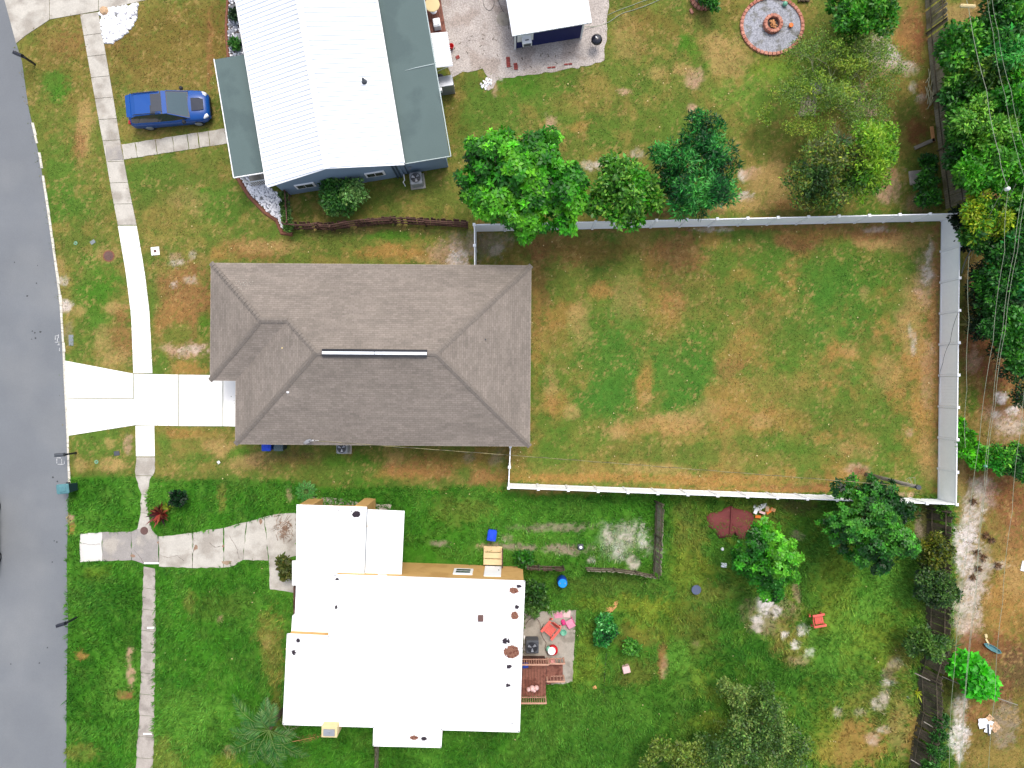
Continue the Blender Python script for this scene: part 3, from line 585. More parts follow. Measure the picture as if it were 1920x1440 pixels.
cap((W1,S0,ZE), RW); cap((E0,S0,ZE), RE); cap((E0,N0,ZE), RE); cap((W0,N0,ZE), PW); cap((W0,NY,ZE), PW); cap(PW, PE); cap(PE, RW); cap(RW, RE)
part('ridge_cap', mb, M['ridgecap'], house)
mb = MB()
ev = [(W0,N0),(E0,N0),(E0,S0),(W1,S0),(W1,NY),(W0,NY)]
for i in range(6):
    a, b = ev[i], ev[(i+1)%6]; A = Vector(hp(*a, ZE-.09)); B_ = Vector(hp(*b, ZE-.09)); c = (A+B_)/2; d = B_-A
    mb.box(c, (d.length-.03, .03, .16), math.atan2(d.y, d.x))
part('fascia', mb, M['beige'], house)
mb = MB(); mb.prism([hp(*p, 0)[:2] for p in [(W0+.04,N0-.04),(E0-.04,N0-.04),(E0-.04,S0+.04),(W1+.04,S0+.04),(W1+.04,NY+.04),(W0+.04,NY+.04)]], ZE-.16, ZE-.14, True); part('soffit', mb, M['beige'], house)
mb = MB(); o = .5; mb.prism([hp(*p, 0)[:2] for p in [(W0+o,N0-o),(E0-o,N0-o),(E0-o,S0+o),(W1+o,S0+o),(W1+o,NY+o),(W0+o,NY+o)]], 0, ZE-.165); part('wall', mb, M['beige'], house)
mb = MB(); c = hp(W1+.5-.02, -1.6, 1.05); mb.bbox(c, (.05, 2.7, 2.1), .01, RA)
for k in range(1, 4): mb.box((c[0]-.035, c[1], 2.1*k/4), (.03, 2.66, .03), RA)
part('garage_door', mb, M['white'], house)
def window(parent, c, wd, ht, rz, glass=None, name='window'):
    mb = MB(); mb.bbox(c, (wd, .06, ht), .01, rz); f = part(name, mb, M['white'], parent)
    nrm = Vector((math.sin(rz), -math.cos(rz), 0)); c2 = Vector(c)+nrm*.03; t = Vector((math.cos(rz), math.sin(rz), 0))
    mb = MB()
    for s in (-1, 1): mb.box(c2+t*s*wd*.23, (wd*.38, .02, ht*.76), rz)
    part('pane', mb, glass or M['glass'], f); return f
for x in (-12.5, -8.2, -3.0): window(house, hp(x, S0+.5-.02, 1.45), 1.1, 1.1, RA)
for x in (-14.5, -9.5, -4.0): window(house, hp(x, N0-.5+.02, 1.45), 1.1, 1.1, RA+math.pi)
for y in (-.8, 3.6): window(house, hp(E0-.5+.02, y, 1.4), 1.4, 1.2, RA+math.pi/2)
window(house, hp(W0+.5-.02, 3.6, 1.4), 1.6, 1.2, RA-math.pi/2)
xa = G(604, 663, zr).x; xb = G(801, 665, zr).x
mb = MB(); c = Vector(hp((xa+xb)/2, ry, zr+.03)); mb.box(c, (xb-xa, .42, .06), RA); rv = part('ridge_vent', mb, M['black'], house)
mb = MB(); mb.box(c+Vector((0,0,.045)), ((xb-xa)/2-.03, .16, .03), RA); d = Vector((math.cos(RA), math.sin(RA), 0))*(xb-xa)/4
mb = MB()
for s in (-1, 1): mb.box(c+d*s+Vector((0,0,.045)), ((xb-xa)/2-.03, .15, .03), RA)
part('metal_strip', mb, M['whitemetal'], rv)
mb = MB(); p = G(541, 734, 3.7); mb.lathe((p.x, p.y, 3.2), [(.11,0),(.11,.62),(.07,.66)], 14); part('vent_pipe', mb, M['white'], house, True)
mb = MB(); p = G(531, 653, 3.7); mb.lathe((p.x, p.y, 3.3), [(.045,0),(.045,.6)], 10); part('vent_pipe', mb, M['cream'], house, True)
mb = MB(); p = G(910, 636, 3.8); mb.lathe((p.x, p.y, 3.2), [(.04,0),(.04,.55)], 10); part('vent_pipe', mb, M['darkgrey'], house, True)
mb = MB(); rr_ = random.Random(5)
for k in range(24):
    x, y = 457+rr_.gauss(0, 8), 532+rr_.gauss(0, 4)
    p = G(x, y, 0); zz = ZE+(N0-G(x,y,3).y)*PT+.05
    p = G(x, y, zz); mb.box(p, (.03+rr_.random()*.07, .02, .015), rr_.random()*3)
solo('roof_litter', mb, M['conc_old'], 'scatter of pale bird droppings on the north west corner of the shingled roof', 'debris', kind='stuff')
# satellite dish at the south eave
p = G(583, 825, 2.95); t = thing('satellite_dish', 'small satellite dish with cable on the south eave of the shingled house', 'satellite dish', (p.x, p.y, 2.72))
mb = MB(); mb.tube([(p.x,p.y,2.70),(p.x,p.y,3.0),(p.x-.05,p.y-.08,3.15)], .02); part('mast', mb, M['darkgrey'], t)
mb = MB(); mb.box((p.x, p.y, 2.72), (.2,.16,.03)); mb.box((p.x+.28, p.y-.06, 2.72), (.22,.05,.04)); part('bracket', mb, M['white'], t)
mb = MB()
for k in range(1):
    V_ = []; 
    for ring, (r_, dz) in enumerate(((0.0,0),(.12,.015),(.24,.06))):
        for j in range(14): a = 2*math.pi*j/14; V_.append(Vector((r_*math.cos(a), r_*math.sin(a), dz)))
    m_ = Matrix.Rotation(R(62), 3, 'X'); m2 = Matrix.Rotation(R(200), 3, 'Z')
    V_ = [m2 @ (m_ @ v) + Vector((p.x-.12, p.y-.12, 3.12)) for v in V_]
    mb.add(V_, [(i*14+j, i*14+(j+1)%14, (i+1)*14+(j+1)%14, (i+1)*14+j) for i in range(2) for j in range(14)])
part('dish', mb, M['silver'], t, True)

# ------------------------------------------------------------------ blue house with white metal roof
HS = G(613, 316, 3.9); AV = R(9.4)
def uvz(u, v, z): return (HS.x+u*math.cos(AV)-v*math.sin(AV), HS.y+u*math.sin(AV)+v*math.cos(AV), z)
bh = thing('metal_roofed_house', 'blue walled house with a ribbed white metal gable roof and grey flat wings', 'house', (HS.x, HS.y, 0))
UL, UR, VL = -3.75, 4.12, 15.0; ZR, ZB = 3.95, 2.75
mb = MB(); mb.add([uvz(UL,-.12,ZB), uvz(0,-.02,ZR), uvz(0,VL,ZR), uvz(UL,VL,ZB), uvz(UL,-.12,ZB-.06), uvz(0,-.02,ZR-.06), uvz(0,VL,ZR-.06), uvz(UL,VL,ZB-.06)], [(0,1,2,3),(7,6,5,4),(0,4,5,1),(0,3,7,4)])
mb.add([uvz(UR,-.12,ZB), uvz(0,-.02,ZR), uvz(0,VL,ZR), uvz(UR,VL,ZB), uvz(UR,-.12,ZB-.06), uvz(0,-.02,ZR-.06), uvz(0,VL,ZR-.06), uvz(UR,VL,ZB-.06)], [(3,2,1,0),(4,5,6,7),(1,5,4,0),(4,7,3,0)])
rf = part('roof', mb, M['whitemetal'], bh)
mb = MB(); v = .0
while v < VL-.1:
    for (u0, u1) in ((UL, -.08), (UR, .08)):
        z0, z1 = ZB, ZR-.02
        h_ = .055
        mb.add([uvz(u0,v,z0+.002), uvz(u0,v+.03,z0+h_), uvz(u0,v+.07,z0+h_), uvz(u0,v+.10,z0+.002), uvz(u1,v,z1+.002), uvz(u1,v+.03,z1+h_), uvz(u1,v+.07,z1+h_), uvz(u1,v+.10,z1+.002)],
               [(0,1,5,4),(1,2,6,5),(2,3,7,6),(0,3,2,1)])
    v += .262
part('roof_ribs', mb, M['whitemetal'], rf)
mb = MB(); mb.add([uvz(-.16,-.03,ZR+.01), uvz(0,-.03,ZR+.065), uvz(.16,-.03,ZR+.01), uvz(-.16,VL,ZR+.01), uvz(0,VL,ZR+.065), uvz(.16,VL,ZR+.01)], [(0,1,4,3),(1,2,5,4)]); part('ridge_cap', mb, M['whitemetal'], rf)
mb = MB()
for (u, z) in ((UL-.03, ZB-.03), (UR+.02, ZB-.03)): mb.box(uvz(u, VL/2, z), (.05, VL, .12), AV)
part('eave_trim', mb, M['white'], rf)
mb = MB(); mb.prism([uvz(-3.42,.12,0)[:2], uvz(3.75,.12,0)[:2], uvz(3.75,VL,0)[:2], uvz(-3.42,VL,0)[:2]], 0, ZB-.05); mb.add([uvz(-3.42,.12,ZB-.05), uvz(3.75,.12,ZB-.05), uvz(0,.12,ZR-.12)], [(0,1,2)])
wl = part('wall', mb, M['bluewall'], bh)
mb = MB(); mb.prism([uvz(3.752,.22,0)[:2], uvz(6.45,.22,0)[:2], uvz(6.45,VL,0)[:2], uvz(3.752,VL,0)[:2]], 0, 2.3); part('rear_wing', mb, M['bluewall'], bh)
mb = MB(); mb.prism([uvz(4.16,.05,0)[:2], uvz(6.72,.05,0)[:2], uvz(6.78,VL,0)[:2], uvz(4.16,VL,0)[:2]], 2.32, 2.5, True); part('flat_roof', mb, M['flatgrey'], bh)
mb = MB(); mb.box(uvz(6.76, 7.5, 2.46), (.05, 15, .10), AV+.004); mb.box(uvz(5.45, .02, 2.47), (2.6, .04, .09), AV)
mb.tube([uvz(5.0,5.25,2.515), uvz(5.6,5.3,2.52), uvz(6.7,5.35,2.52)], [.006,.025,.03]); part('roof_seam', mb, M['seam'], bh)
mb = MB(); mb.prism([uvz(-5.62,.9,0)[:2], uvz(-3.8,.93,0)[:2], uvz(-3.8,7.72,0)[:2], uvz(-5.64,7.7,0)[:2]], 2.3, 2.4, True); part('porch_roof', mb, M['flatgrey'], bh)
mb = MB(); mb.box(uvz(-5.65,4.3,2.37), (.05,6.86,.1), AV); mb.box(uvz(-4.75,.87,2.36), (1.8,.05,.1), AV); part('porch_trim', mb, M['white'], bh)
for v in (1.1, 4.3, 7.4):
    mb = MB(); mb.box(uvz(-5.45,v,1.15), (.1,.1,2.29), AV); part('porch_post', mb, M['white'], bh)
mb = MB(); mb.prism([uvz(-5.5,1,0)[:2], uvz(-3.45,1,0)[:2], uvz(-3.45,7.6,0)[:2], uvz(-5.5,7.6,0)[:2]], .002, .14); part('porch_floor', mb, M['patio'], bh)
mb = MB()
for k in range(14): mb.box(uvz(-5.3+k*.13, .96, .55), (.03,.03,.8), AV)
mb.box(uvz(-4.5,.96,.95), (1.8,.05,.05), AV); part('porch_railing', mb, M['white'], bh)
for (u, z) in ((-1.95, 1.35), (2.2, 1.35)):
    c = uvz(u, .09, z); mb = MB(); mb.bbox(c, (1.15,.07,.72), .01, AV); wf = part('window', mb, M['white'], bh)
    mb = MB()
    for s in (-1, 1): mb.box(uvz(u+s*.24, .045, z), (.44,.02,.5), AV)
    part('pane', mb, M['glass'], wf)
mb = MB()
for u in (3.35, 3.55): mb.box(uvz(u, .06, 1.3), (.08,.08,2.5), AV)
mb.box(uvz(4.0,.17,1.35), (.05,.06,2.3), AV)
part('drainpipe', mb, M['bluetrim'], bh)
mb = MB(); mb.box(uvz(4.25,.15,1.2), (.14,.1,.2), AV); part('meter_box', mb, M['silver'], bh)
mb = MB(); mb.tube([uvz(3.75,.1,.4), uvz(3.75,-.25,.4), uvz(3.65,-.35,.4), uvz(3.7,-.5,.02)], .03); part('drain_elbow', mb, M['white'], bh)
p = G(680.5, 148, 3.6); mb = MB(); mb.lathe((p.x,p.y,3.2), [(.09,0),(.09,.3),(.06,.45)], 12); mb.lathe((p.x,p.y,3.22), [(.16,0),(.10,.06)], 12); part('vent_pipe', mb, M['darkgrey'], bh, True)
# awning, utility box, deck at the back of the blue house
aw = thing('door_awning', 'white corrugated awning over the back door of the blue house', 'awning', uvz(7.2,6.1,0))
mb = MB(); n_ = 16
for i in range(n_):
    v0 = 5.2+i*.125
    mb.add([uvz(6.8,v0,2.34), uvz(7.72,v0,2.2), uvz(7.76,v0+.0625,2.25), uvz(6.8,v0+.0625,2.39), uvz(7.72,v0+.125,2.2), uvz(6.8,v0+.125,2.34)], [(0,1,2,3),(3,2,4,5)])
part('canopy', mb, M['white'], aw)
mb = MB()
for v in (5.25, 7.15): mb = MB(); mb.tube([uvz(7.6,v,2.19), uvz(6.47,v,1.6)], .02); part('brace', mb, M['white'], aw)
mb = MB(); mb.bbox(uvz(7.1,4.85,.62), (1.0,.62,1.2), .02, AV); o = solo('utility_cabinet', mb, M['silver'], 'grey box standing below the white awning behind the blue house', 'cabinet')
mb = MB(); mb.lathe(uvz(6.85,5.25,.0), [(.2,0),(.24,.9),(.2,.95)], 14); solo('rubbish_bin', mb, M['black'], 'round black bin squeezed between the white awning and the grey box', 'bin', smooth=True)
mb = MB(); mb.bbox(uvz(6.78,4.25,1.5), (.2,.2,.3), .02, AV); mb.box(uvz(6.6,4.25,1.5), (.3,.06,.06), AV); solo('meter_box', mb, M['white'], 'small white meter box on the east wall of the blue house', 'meter')
dk = thing('back_deck', 'narrow reddish timber deck along the east side of the blue house', 'deck', uvz(7.2,11,0))
mb = MB()
for i in range(7): mb.box(uvz(6.72+i*.145, 11.3, .32), (.13,7.6,.04), AV)
part('deck_boards', mb, M['deckwood'], dk)
mb = MB(); mb.box(uvz(7.1,11.3,.15), (.9,7.5,.28), AV); part('deck_frame', mb, M['redwood'], dk)
tb = thing('round_table', 'round cream garden table on the timber deck', 'table', uvz(7.12,9.5,.34))
mb = MB(); mb.lathe(uvz(7.12,9.5,.34), [(.40,.70),(.44,.71),(.44,.735),(.40,.75)], 24); part('tabletop', mb, M['cream'], tb)
mb = MB(); mb.lathe(uvz(7.12,9.5,.34), [(.2,0),(.05,.05),(.04,.7)], 12); part('pedestal', mb, M['white'], tb)
mb = MB(); mb.bbox(uvz(7.2,8.55,.6), (.42,.5,.5), .03, AV); mb.box(uvz(7.2,8.55,.88), (.3,.36,.05), AV); solo('storage_box', mb, M['white'], 'white square storage box on the deck beside the round table', 'box')
p = G(846, 86, .3); mb = MB(); mb.lathe((p.x,p.y,.02), [(.11,0),(.15,.30),(.16,.31),(.13,.31),(.10,.06)], 18); solo('bucket', mb, M['red'], 'red bucket on the gravel beside the white awning', 'bucket', smooth=True)

# shed
sh = thing('garden_shed', 'navy blue shed with a ribbed white metal roof on the shell gravel', 'shed', uvz(13.6,8,0))
mb = MB(); mb.prism([uvz(11.62,6.62,0)[:2], uvz(15.6,6.62,0)[:2], uvz(15.6,13,0)[:2], uvz(11.62,13,0)[:2]], 0, 2.16); part('wall', mb, M['navy'], sh)
mb = MB(); mb.prism([uvz(11.38,6.3,0)[:2], uvz(16.0,6.33,0)[:2], uvz(16.0,13.4,0)[:2], uvz(11.38,13.4,0)[:2]], 2.2, 2.3, True); rf = part('roof', mb, M['whitemetal'], sh)
mb = MB(); u = 11.42
while u < 15.95:
    mb.add([uvz(u,6.29,2.302), uvz(u+.02,6.29,2.335), uvz(u+.05,6.29,2.335), uvz(u+.07,6.29,2.302), uvz(u,13.4,2.302), uvz(u+.02,13.4,2.335), uvz(u+.05,13.4,2.335), uvz(u+.07,13.4,2.302)], [(4,5,1,0),(5,6,2,1),(6,7,3,2),(0,1,2,3)])
    u += .23
part('roof_ribs', mb, M['whitemetal'], rf)
mb = MB()
for u in (11.6, 15.62): mb = MB(); mb.box(uvz(u,6.6,1.08), (.1,.08,2.14), AV); part('corner_trim', mb, M['white'], sh)
mb = MB(); mb.bbox(uvz(12.25,6.4,1.25), (.55,.5,.42), .02, AV); ac = part('air_conditioner', mb, M['white'], sh)
mb = MB(); mb.box(uvz(12.25,6.13,1.25), (.42,.02,.26), AV); mb.box(uvz(12.25,6.33,1.475), (.22,.06,.01), AV); part('grille', mb, M['darkgrey'], ac)
mb = MB(); mb.box(uvz(12.2,6.59,1.25), (.95,.05,.75), AV); part('window', mb, M['white'], sh)

# ------------------------------------------------------------------ house with the white flat roofs (bottom)
wh = thing('flat_roofed_house', 'ochre house with stepped white flat roofs covered in blown leaves', 'house', G(760,1220))
def inset(pts, d):
    cx = sum(p[0] for p in pts)/len(pts); out = []
    n = len(pts); a = sum(pts[i][0]*pts[(i+1)%n][1]-pts[(i+1)%n][0]*pts[i][1] for i in range(n)); s = 1 if a > 0 else -1
    for i in range(n):
        p0, p1, p2 = Vector(pts[i-1][:2]), Vector(pts[i][:2]), Vector(pts[(i+1)%n][:2])
        d1 = (p1-p0).normalized(); d2 = (p2-p1).normalized(); n1 = Vector((-d1.y, d1.x))*s; n2 = Vector((-d2.y, d2.x))*s
        k = (n1+n2); k = k/max(.3, k.dot(n1)); q = p1+k*d; out.append((q.x, q.y))
    return out
ZM, ZL, ZC = 3.35, 2.75, 2.68
main = poly([(628,1078),(983,1090),(978,1215),(973,1371),(828,1367),(826,1400),(701,1397),(702,1362),(532,1357),(540,1189),(617.5,1193)], ZM)
low = poly([(556,946),(688,950.5),(683.5,1081),(626,1079),(616,1192),(546,1187),(548,1155),(553,1150),(555,1100)], ZL)
car = poly([(689,955),(758.5,958),(753,1078),(684.5,1076)], ZC)
for nm, q, z, ins in (('roof', main, ZM, .10), ('wing_roof', low, ZL, .05), ('carport_roof', car, ZC, .0)):
    mb = MB(); mb.prism([p[:2] for p in q], z-.05, z, True); part(nm, mb, M['whiteroof'], wh)
mb = MB(); mb.prism(inset(main, .03), 0, ZM-.052); wm = part('wall', mb, M['ochre'], wh)
# raised edges of the main roof
mb = MB()
def edge_strip(q, i, z, wd, ht, m_in=.0):
    a, b = Vector(q[i]), Vector(q[(i+1)%len(q)]); d = b-a; c = (a+b)/2; mb.box((c.x, c.y, z+ht/2), (d.length+wd*.4, wd, ht), math.atan2(d.y, d.x))
for i in range(len(main)): edge_strip(main, i, ZM+.002, .10, .035)
part('roof_edge', mb, M['white'], wh)
mb = MB(); ra, rb = G(957,1092,ZM), G(947,1368,ZM); mb.box(((ra.x+rb.x)/2-.06,(ra.y+rb.y)/2,ZM+.015), (.05,(rb-ra).length-.4,.03), math.atan2(rb.y-ra.y, rb.x-ra.x)+math.pi/2)
part('roof_seam', mb, M['white'], wh)
# low wing walls (open carport at the north end with two thick piers)
lw = poly([(563,1000),(683,1004),(681,1079),(626,1077),(616,1192),(552,1186)], ZL)
mb = MB(); mb.prism(inset(lw, .05), 0, ZL-.052); part('wing_wall', mb, M['ochre'], wh)
for (x0, x1) in ((557.5, 582), (666, 687)):
    a, b = G(x0, 947.5, ZL), G(x1, 949.5, ZL)
    mb = MB(); mb.prism([(a.x,a.y),(b.x,b.y),(b.x+.05,b.y-1.2),(a.x-.02,a.y-1.2)], 0, ZL-.055); part('carport_pier', mb, M['ochre'], wh)
a, b = G(582,948,ZL), G(666,949.5,ZL); mb = MB(); mb.box(((a.x+b.x)/2,(a.y+b.y)/2-.12,ZL-.28), ((b-a).length,.2,.22), -.012); part('carport_beam', mb, M['ochre'], wh)
a, b = G(757,958,ZC), G(752,1076,ZC)
for t in (.03, .5): 
    mb = MB(); q = a+(b-a)*t; mb.box((q.x-.75,q.y-.45,(ZC-.06)/2), (.09,.09,ZC-.08)); part('carport_post', mb, M['white'], wh)
# window, door and steps of the north wall
nang = math.atan2(G(983,1090,3).y-G(628,1078,3).y, G(983,1090,3).x-G(628,1078,3).x)
def nwall(px, z, out=0):  # a point on the north wall plane
    a, b = Vector(main[0]), Vector(main[1]); d = (b-a).normalized(); nrm = Vector((-d.y, d.x, 0))
    k = (H-z)/F; x = (px-960)*k; t = (x-a.x)/d.x; q = a+d*t; q = q-nrm*.03+nrm*out; return Vector((q.x, q.y, z))
c = nwall(868.5, 1.75, .03); mb = MB(); mb.bbox(c, (1.12,.08,1.15), .01, nang); wf = part('window', mb, M['white'], wh)
mb = MB()
for s in (-1,): mb.box(c+Vector((0,.04,.22)), (.82,.03,.3), nang); mb.box(c+Vector((0,.04,-.22)), (.82,.03,.3), nang)
part('pane', mb, M['glass'], wf)
c = nwall(924, 1.45, .03); mb = MB(); mb.bbox(c, (.98,.07,2.1), .01, nang); dr = part('door', mb, M['white'], wh)
mb = MB(); mb.lathe(c+Vector((.35,.06,-.1)), [(.03,0),(.03,.04)], 8); part('handle', mb, M['darkgrey'], dr)
c = nwall(705, 3.12, .02); mb = MB(); mb.box(c+Vector((.35,0,0)), (.5,.06,.14), nang); part('wall_vent', mb, M['white'], wh)
# chimney on the south side
a = G(617, 1375, 3.9); mb = MB(); mb.bbox((a.x, a.y+.06, 1.93), (.86,.62,3.86), .01, -.02); ch = part('chimney', mb, M['cream'], wh)
mb = MB(); mb.box((a.x, a.y+.04, 3.90), (.62,.36,.08), -.02); mb.box((a.x,a.y+.04,3.97), (.1,.1,.05)); part('flue_cap', mb, M['silver'], ch)
mb = MB(); p = G(901, 1161, 3.6); mb.bbox((p.x,p.y,ZM+.1), (.30,.33,.2), .02); part('roof_vent', mb, M['brownlid'], wh)
mb = MB(); a, b = G(688.5,953,ZL), G(684,1074,ZL); mb.box(((a.x+b.x)/2,(a.y+b.y)/2,ZL+.012), (.05,(b-a).length,.02), math.atan2(b.y-a.y,b.x-a.x)+math.pi/2); part('roof_gap_strip', mb, M['greylid'], wh)  # added grey strip, stands in for the shaded gap between wing and carport roofs
# brick plinth edge on the street side
for (x, y0, y1) in ((557, 965, 1050), (551, 1100, 1160)):
    mb = MB(); a, b = G(x, y0, .3), G(x-2, y1, .3); mb.box(((a.x+b.x)/2+.05,(a.y+b.y)/2,.15), (.10,(b-a).length,.3)); part('brick_plinth', mb, M['redwood'], wh)
mb = MB(); a, b = G(553,1052,ZL), G(551.5,1098,ZL); mb.box(((a.x+b.x)/2,(a.y+b.y)/2,ZL-.1), (.3,(b-a).length,.1)); part('roof_step', mb, M['whiteroof'], wh)
padobj('patio', [(580,932),(640,934),(680,945),(735,946),(728,968),(700,1000),(580,1000)], .03, M['patio'], 1, 6, 4)
# steps to the north door
st = thing('door_steps', 'pale timber steps with a dark handrail below the white door of the ochre house', 'steps', G(926,1048))
base = nwall(925, 0, .0)
for k in range(3):
    mb = MB(); mb.bbox((base.x-.02, base.y+.30+k*.36, .36-k*.12), (1.12,.34,.10), .01, nang); part('tread', mb, M['palewood'], st)
mb = MB()
for s in (-.52, .5): mb = MB(); mb.box((base.x-.02+s, base.y+.6, .16), (.05,1.0,.3), nang); part('stringer', mb, M['palewood'], st)
mb = MB(); mb.tube([(base.x+.56,base.y+.15,1.25),(base.x+.56,base.y+1.1,.95)], .035)
for yy, zz in ((.2,1.22),(1.05,.95)): mb.tube([(base.x+.56,base.y+yy,.1),(base.x+.56,base.y+yy,zz)], .03)
part('handrail', mb, M['redwood'], st)

# leaf piles and dirt on the white roofs
def pile(px, py, z, rx, ry, m, label, seed, n=None, h=.05):
    r_ = random.Random(seed); mb = MB(); c = G(px, py, z); n = n or int(60+rx*ry*1.2)
    for i in range(n):
        a = r_.random()*6.28; q = r_.random()**.6; x, y = c.x+math.cos(a)*rx*M1*q, c.y+math.sin(a)*ry*M1*q
        s = .03+.05*r_.random(); zz = z+.008+h*(1-q)*r_.random(); rz = r_.random()*6.28
        t = [Vector((math.cos(rz+k*2.1)*s*(1.2 if k else 1.8), math.sin(rz+k*2.1)*s, r_.uniform(-.2,.3)*s)) for k in range(3)]
        mb.add([Vector((x,y,zz))+v for v in t], [(0,1,2)])
    return solo('leaf_pile', mb, m, label, 'leaves', 'leaf piles on the white roofs', kind='stuff')
piles = [(959,1222,ZM,14,12,'leaflitter','largest brown leaf pile near the east edge of the white roof',500,.14),(949,1202,ZM,6,5,'blackleaf','dark leaf clump just above the largest brown pile',60,.05),
 (965,1154,ZM,6,7,'leaflitter','small reddish leaf pile two thirds up the east roof edge',90,.05),(969,1138,ZM,3,3,'blackleaf','dark speck of leaves north of the small reddish pile',14,.03),
 (963,1107,ZM,8,5,'leaflitter','reddish brown leaf patch in the north east corner of the white roof',120,.05),(973,1099,ZM,4,2,'blackleaf','thin dark leaf streak in the north east roof corner',16,.03),
 (954,1250,ZM,4,3,'blackleaf','small dark leaf clump south of the largest pile',22,.03),(952,1285,ZM,4,3,'blackleaf','faint dark leaf clump on the lower east roof edge',14,.03),
 (668,964,ZL,7,6,'blackleaf','dark leaf clump on the wing roof by the carport',70,.05),(559,1201,ZM,3,3,'blackleaf','upper dark speck on the south west roof corner',16,.03),
 (551,1223,ZM,3,4,'blackleaf','lower dark speck on the south west roof corner',16,.03),(776,1383,ZM,7,3,'leaflitter','reddish leaf streak on the small southern roof projection',60,.04),
 (795,1385,ZM,4,3,'blackleaf','dark round leaf clump on the small southern roof projection',34,.03),(630,1139,ZM,1.5,4,'blackleaf','narrow dark streak near the west edge of the main roof',10,.02),
 (632,1086,ZM,3,1.5,'blackleaf','tiny dark streak at the north west corner of the main roof',8,.02)]
for i, (x,y,z,rx,ry_,m_,lb,n_,h_) in enumerate(piles): pile(x,y,z,rx*.85,ry_*.85,M[m_],lb,i,n_*2,h_)
mb = MB(); r_ = random.Random(2)
for i in range(260):
    if i < 90: x, y, z = r_.uniform(640,980), 1086+r_.gauss(4,3)+(r_.random()*.03*300), ZM
    elif i < 160: x, y, z = 905+r_.gauss(50,25), r_.uniform(1100,1350), ZM
    elif i < 200: x, y, z = r_.uniform(905,972), 1356+r_.gauss(0,1.2), ZM
    elif i < 230: x, y, z = 647+r_.gauss(0,9), 958+r_.gauss(0,2), ZL
    else: x, y, z = 598+r_.gauss(0,1.6)+(i-230)*.25, 1098+(i-230)*1.3, ZL
    if x > 966: x = 960
    p = G(x, y, z+.012); s = r_.uniform(.012,.035); mb.add([p+Vector((s,0,0)), p+Vector((0,s,0)), p+Vector((-s,-s,0))], [(0,1,2)])
solo('roof_litter', mb, M['darkgrey'], 'fine dark specks scattered over the white flat roofs', 'debris', kind='stuff')

# deck behind the ochre house
dk = thing('rear_deck', 'reddish timber deck with railings on the east side of the ochre house', 'deck', G(1005,1275))
DA = -.02
def dp(px, py, z): return G(px, py, z)
a = dp(974,1243,.75); b = dp(1024,1298,.75)
mb = MB(); nb = 9
for i in range(nb):
    x = a.x+(b.x-a.x)*(i+.5)/nb; mb.box((x, (a.y+b.y)/2, .72), ((b.x-a.x)/nb-.02, abs(b.y-a.y)+.5, .05))
part('deck_boards', mb, M['deckwood'], dk)
mb = MB(); mb.box(((a.x+b.x)/2,(a.y+b.y)/2,.35), (b.x-a.x-.1, abs(b.y-a.y)+.3, .66)); part('deck_frame', mb, M['redwood'], dk)
for k in range(4):
    mb = MB(); c = dp(1036,1264,.5); mb.box((b.x+.15+k*.25, c.y, .60-k*.15), (.26, 1.1, .05)); part('tread', mb, M['deckwood'], dk)
M['peachrail'] = mat('bleached_rail_wood', S(206,160,136), .85, .15, 3)
def rail(p, q, z0, z1, nbal, name='railing'):
    p, q = Vector(p), Vector(q); mb = MB(); d = q-p; an = math.atan2(d.y, d.x)
    mb.box(((p+q)/2+Vector((0,0,z1))), (d.length,.09,.04), an); mb.box(((p+q)/2+Vector((0,0,z0+.12))), (d.length,.04,.04), an)
    for i in range(nbal+1):
        c = p+d*i/nbal; big = i in (0, nbal); mb.box((c.x,c.y,(z0+z1)/2), ((.09 if big else .035),)*2+(z1-z0-.04,), an)
    return part(name, mb, M['peachrail'], dk)
ya, yb = a.y+.25, b.y-.25
rail((a.x,ya,0), (b.x+.1,ya,0), .75, 1.65, 12); rail((a.x,yb,0), (b.x-.05,yb,0), .75, 1.65, 12)
rail((b.x+.05,ya-1.15,0), (b.x+1.05,ya-1.15,0), .35, 1.25, 5); rail((b.x+.05,ya-.1,0), (b.x+1.05,ya-.1,0), .35, 1.25, 5)
p = G(998,1293,1.0); mb = MB()
for k, (dx, dy, r_) in enumerate(((0,0,.19),(.25,.04,.15),(-.22,-.05,.13),(.12,-.1,.12))): mb.lathe((p.x+dx,p.y+dy,.75), [(r_*.8,0),(r_,.1),(r_*.7,.25),(.02,.3)], 12)
solo('bundled_cushion', mb, M['palepink'], 'pale pink cushion bundle lying on the timber deck', 'cushion', smooth=True)
mb = MB(); p = G(985,1249,1); mb.bbox((p.x,p.y,.88), (.34,.26,.25), .03, .1); solo('storage_crate', mb, M['deepblue'], 'dark blue crate in the north west corner of the deck', 'crate')

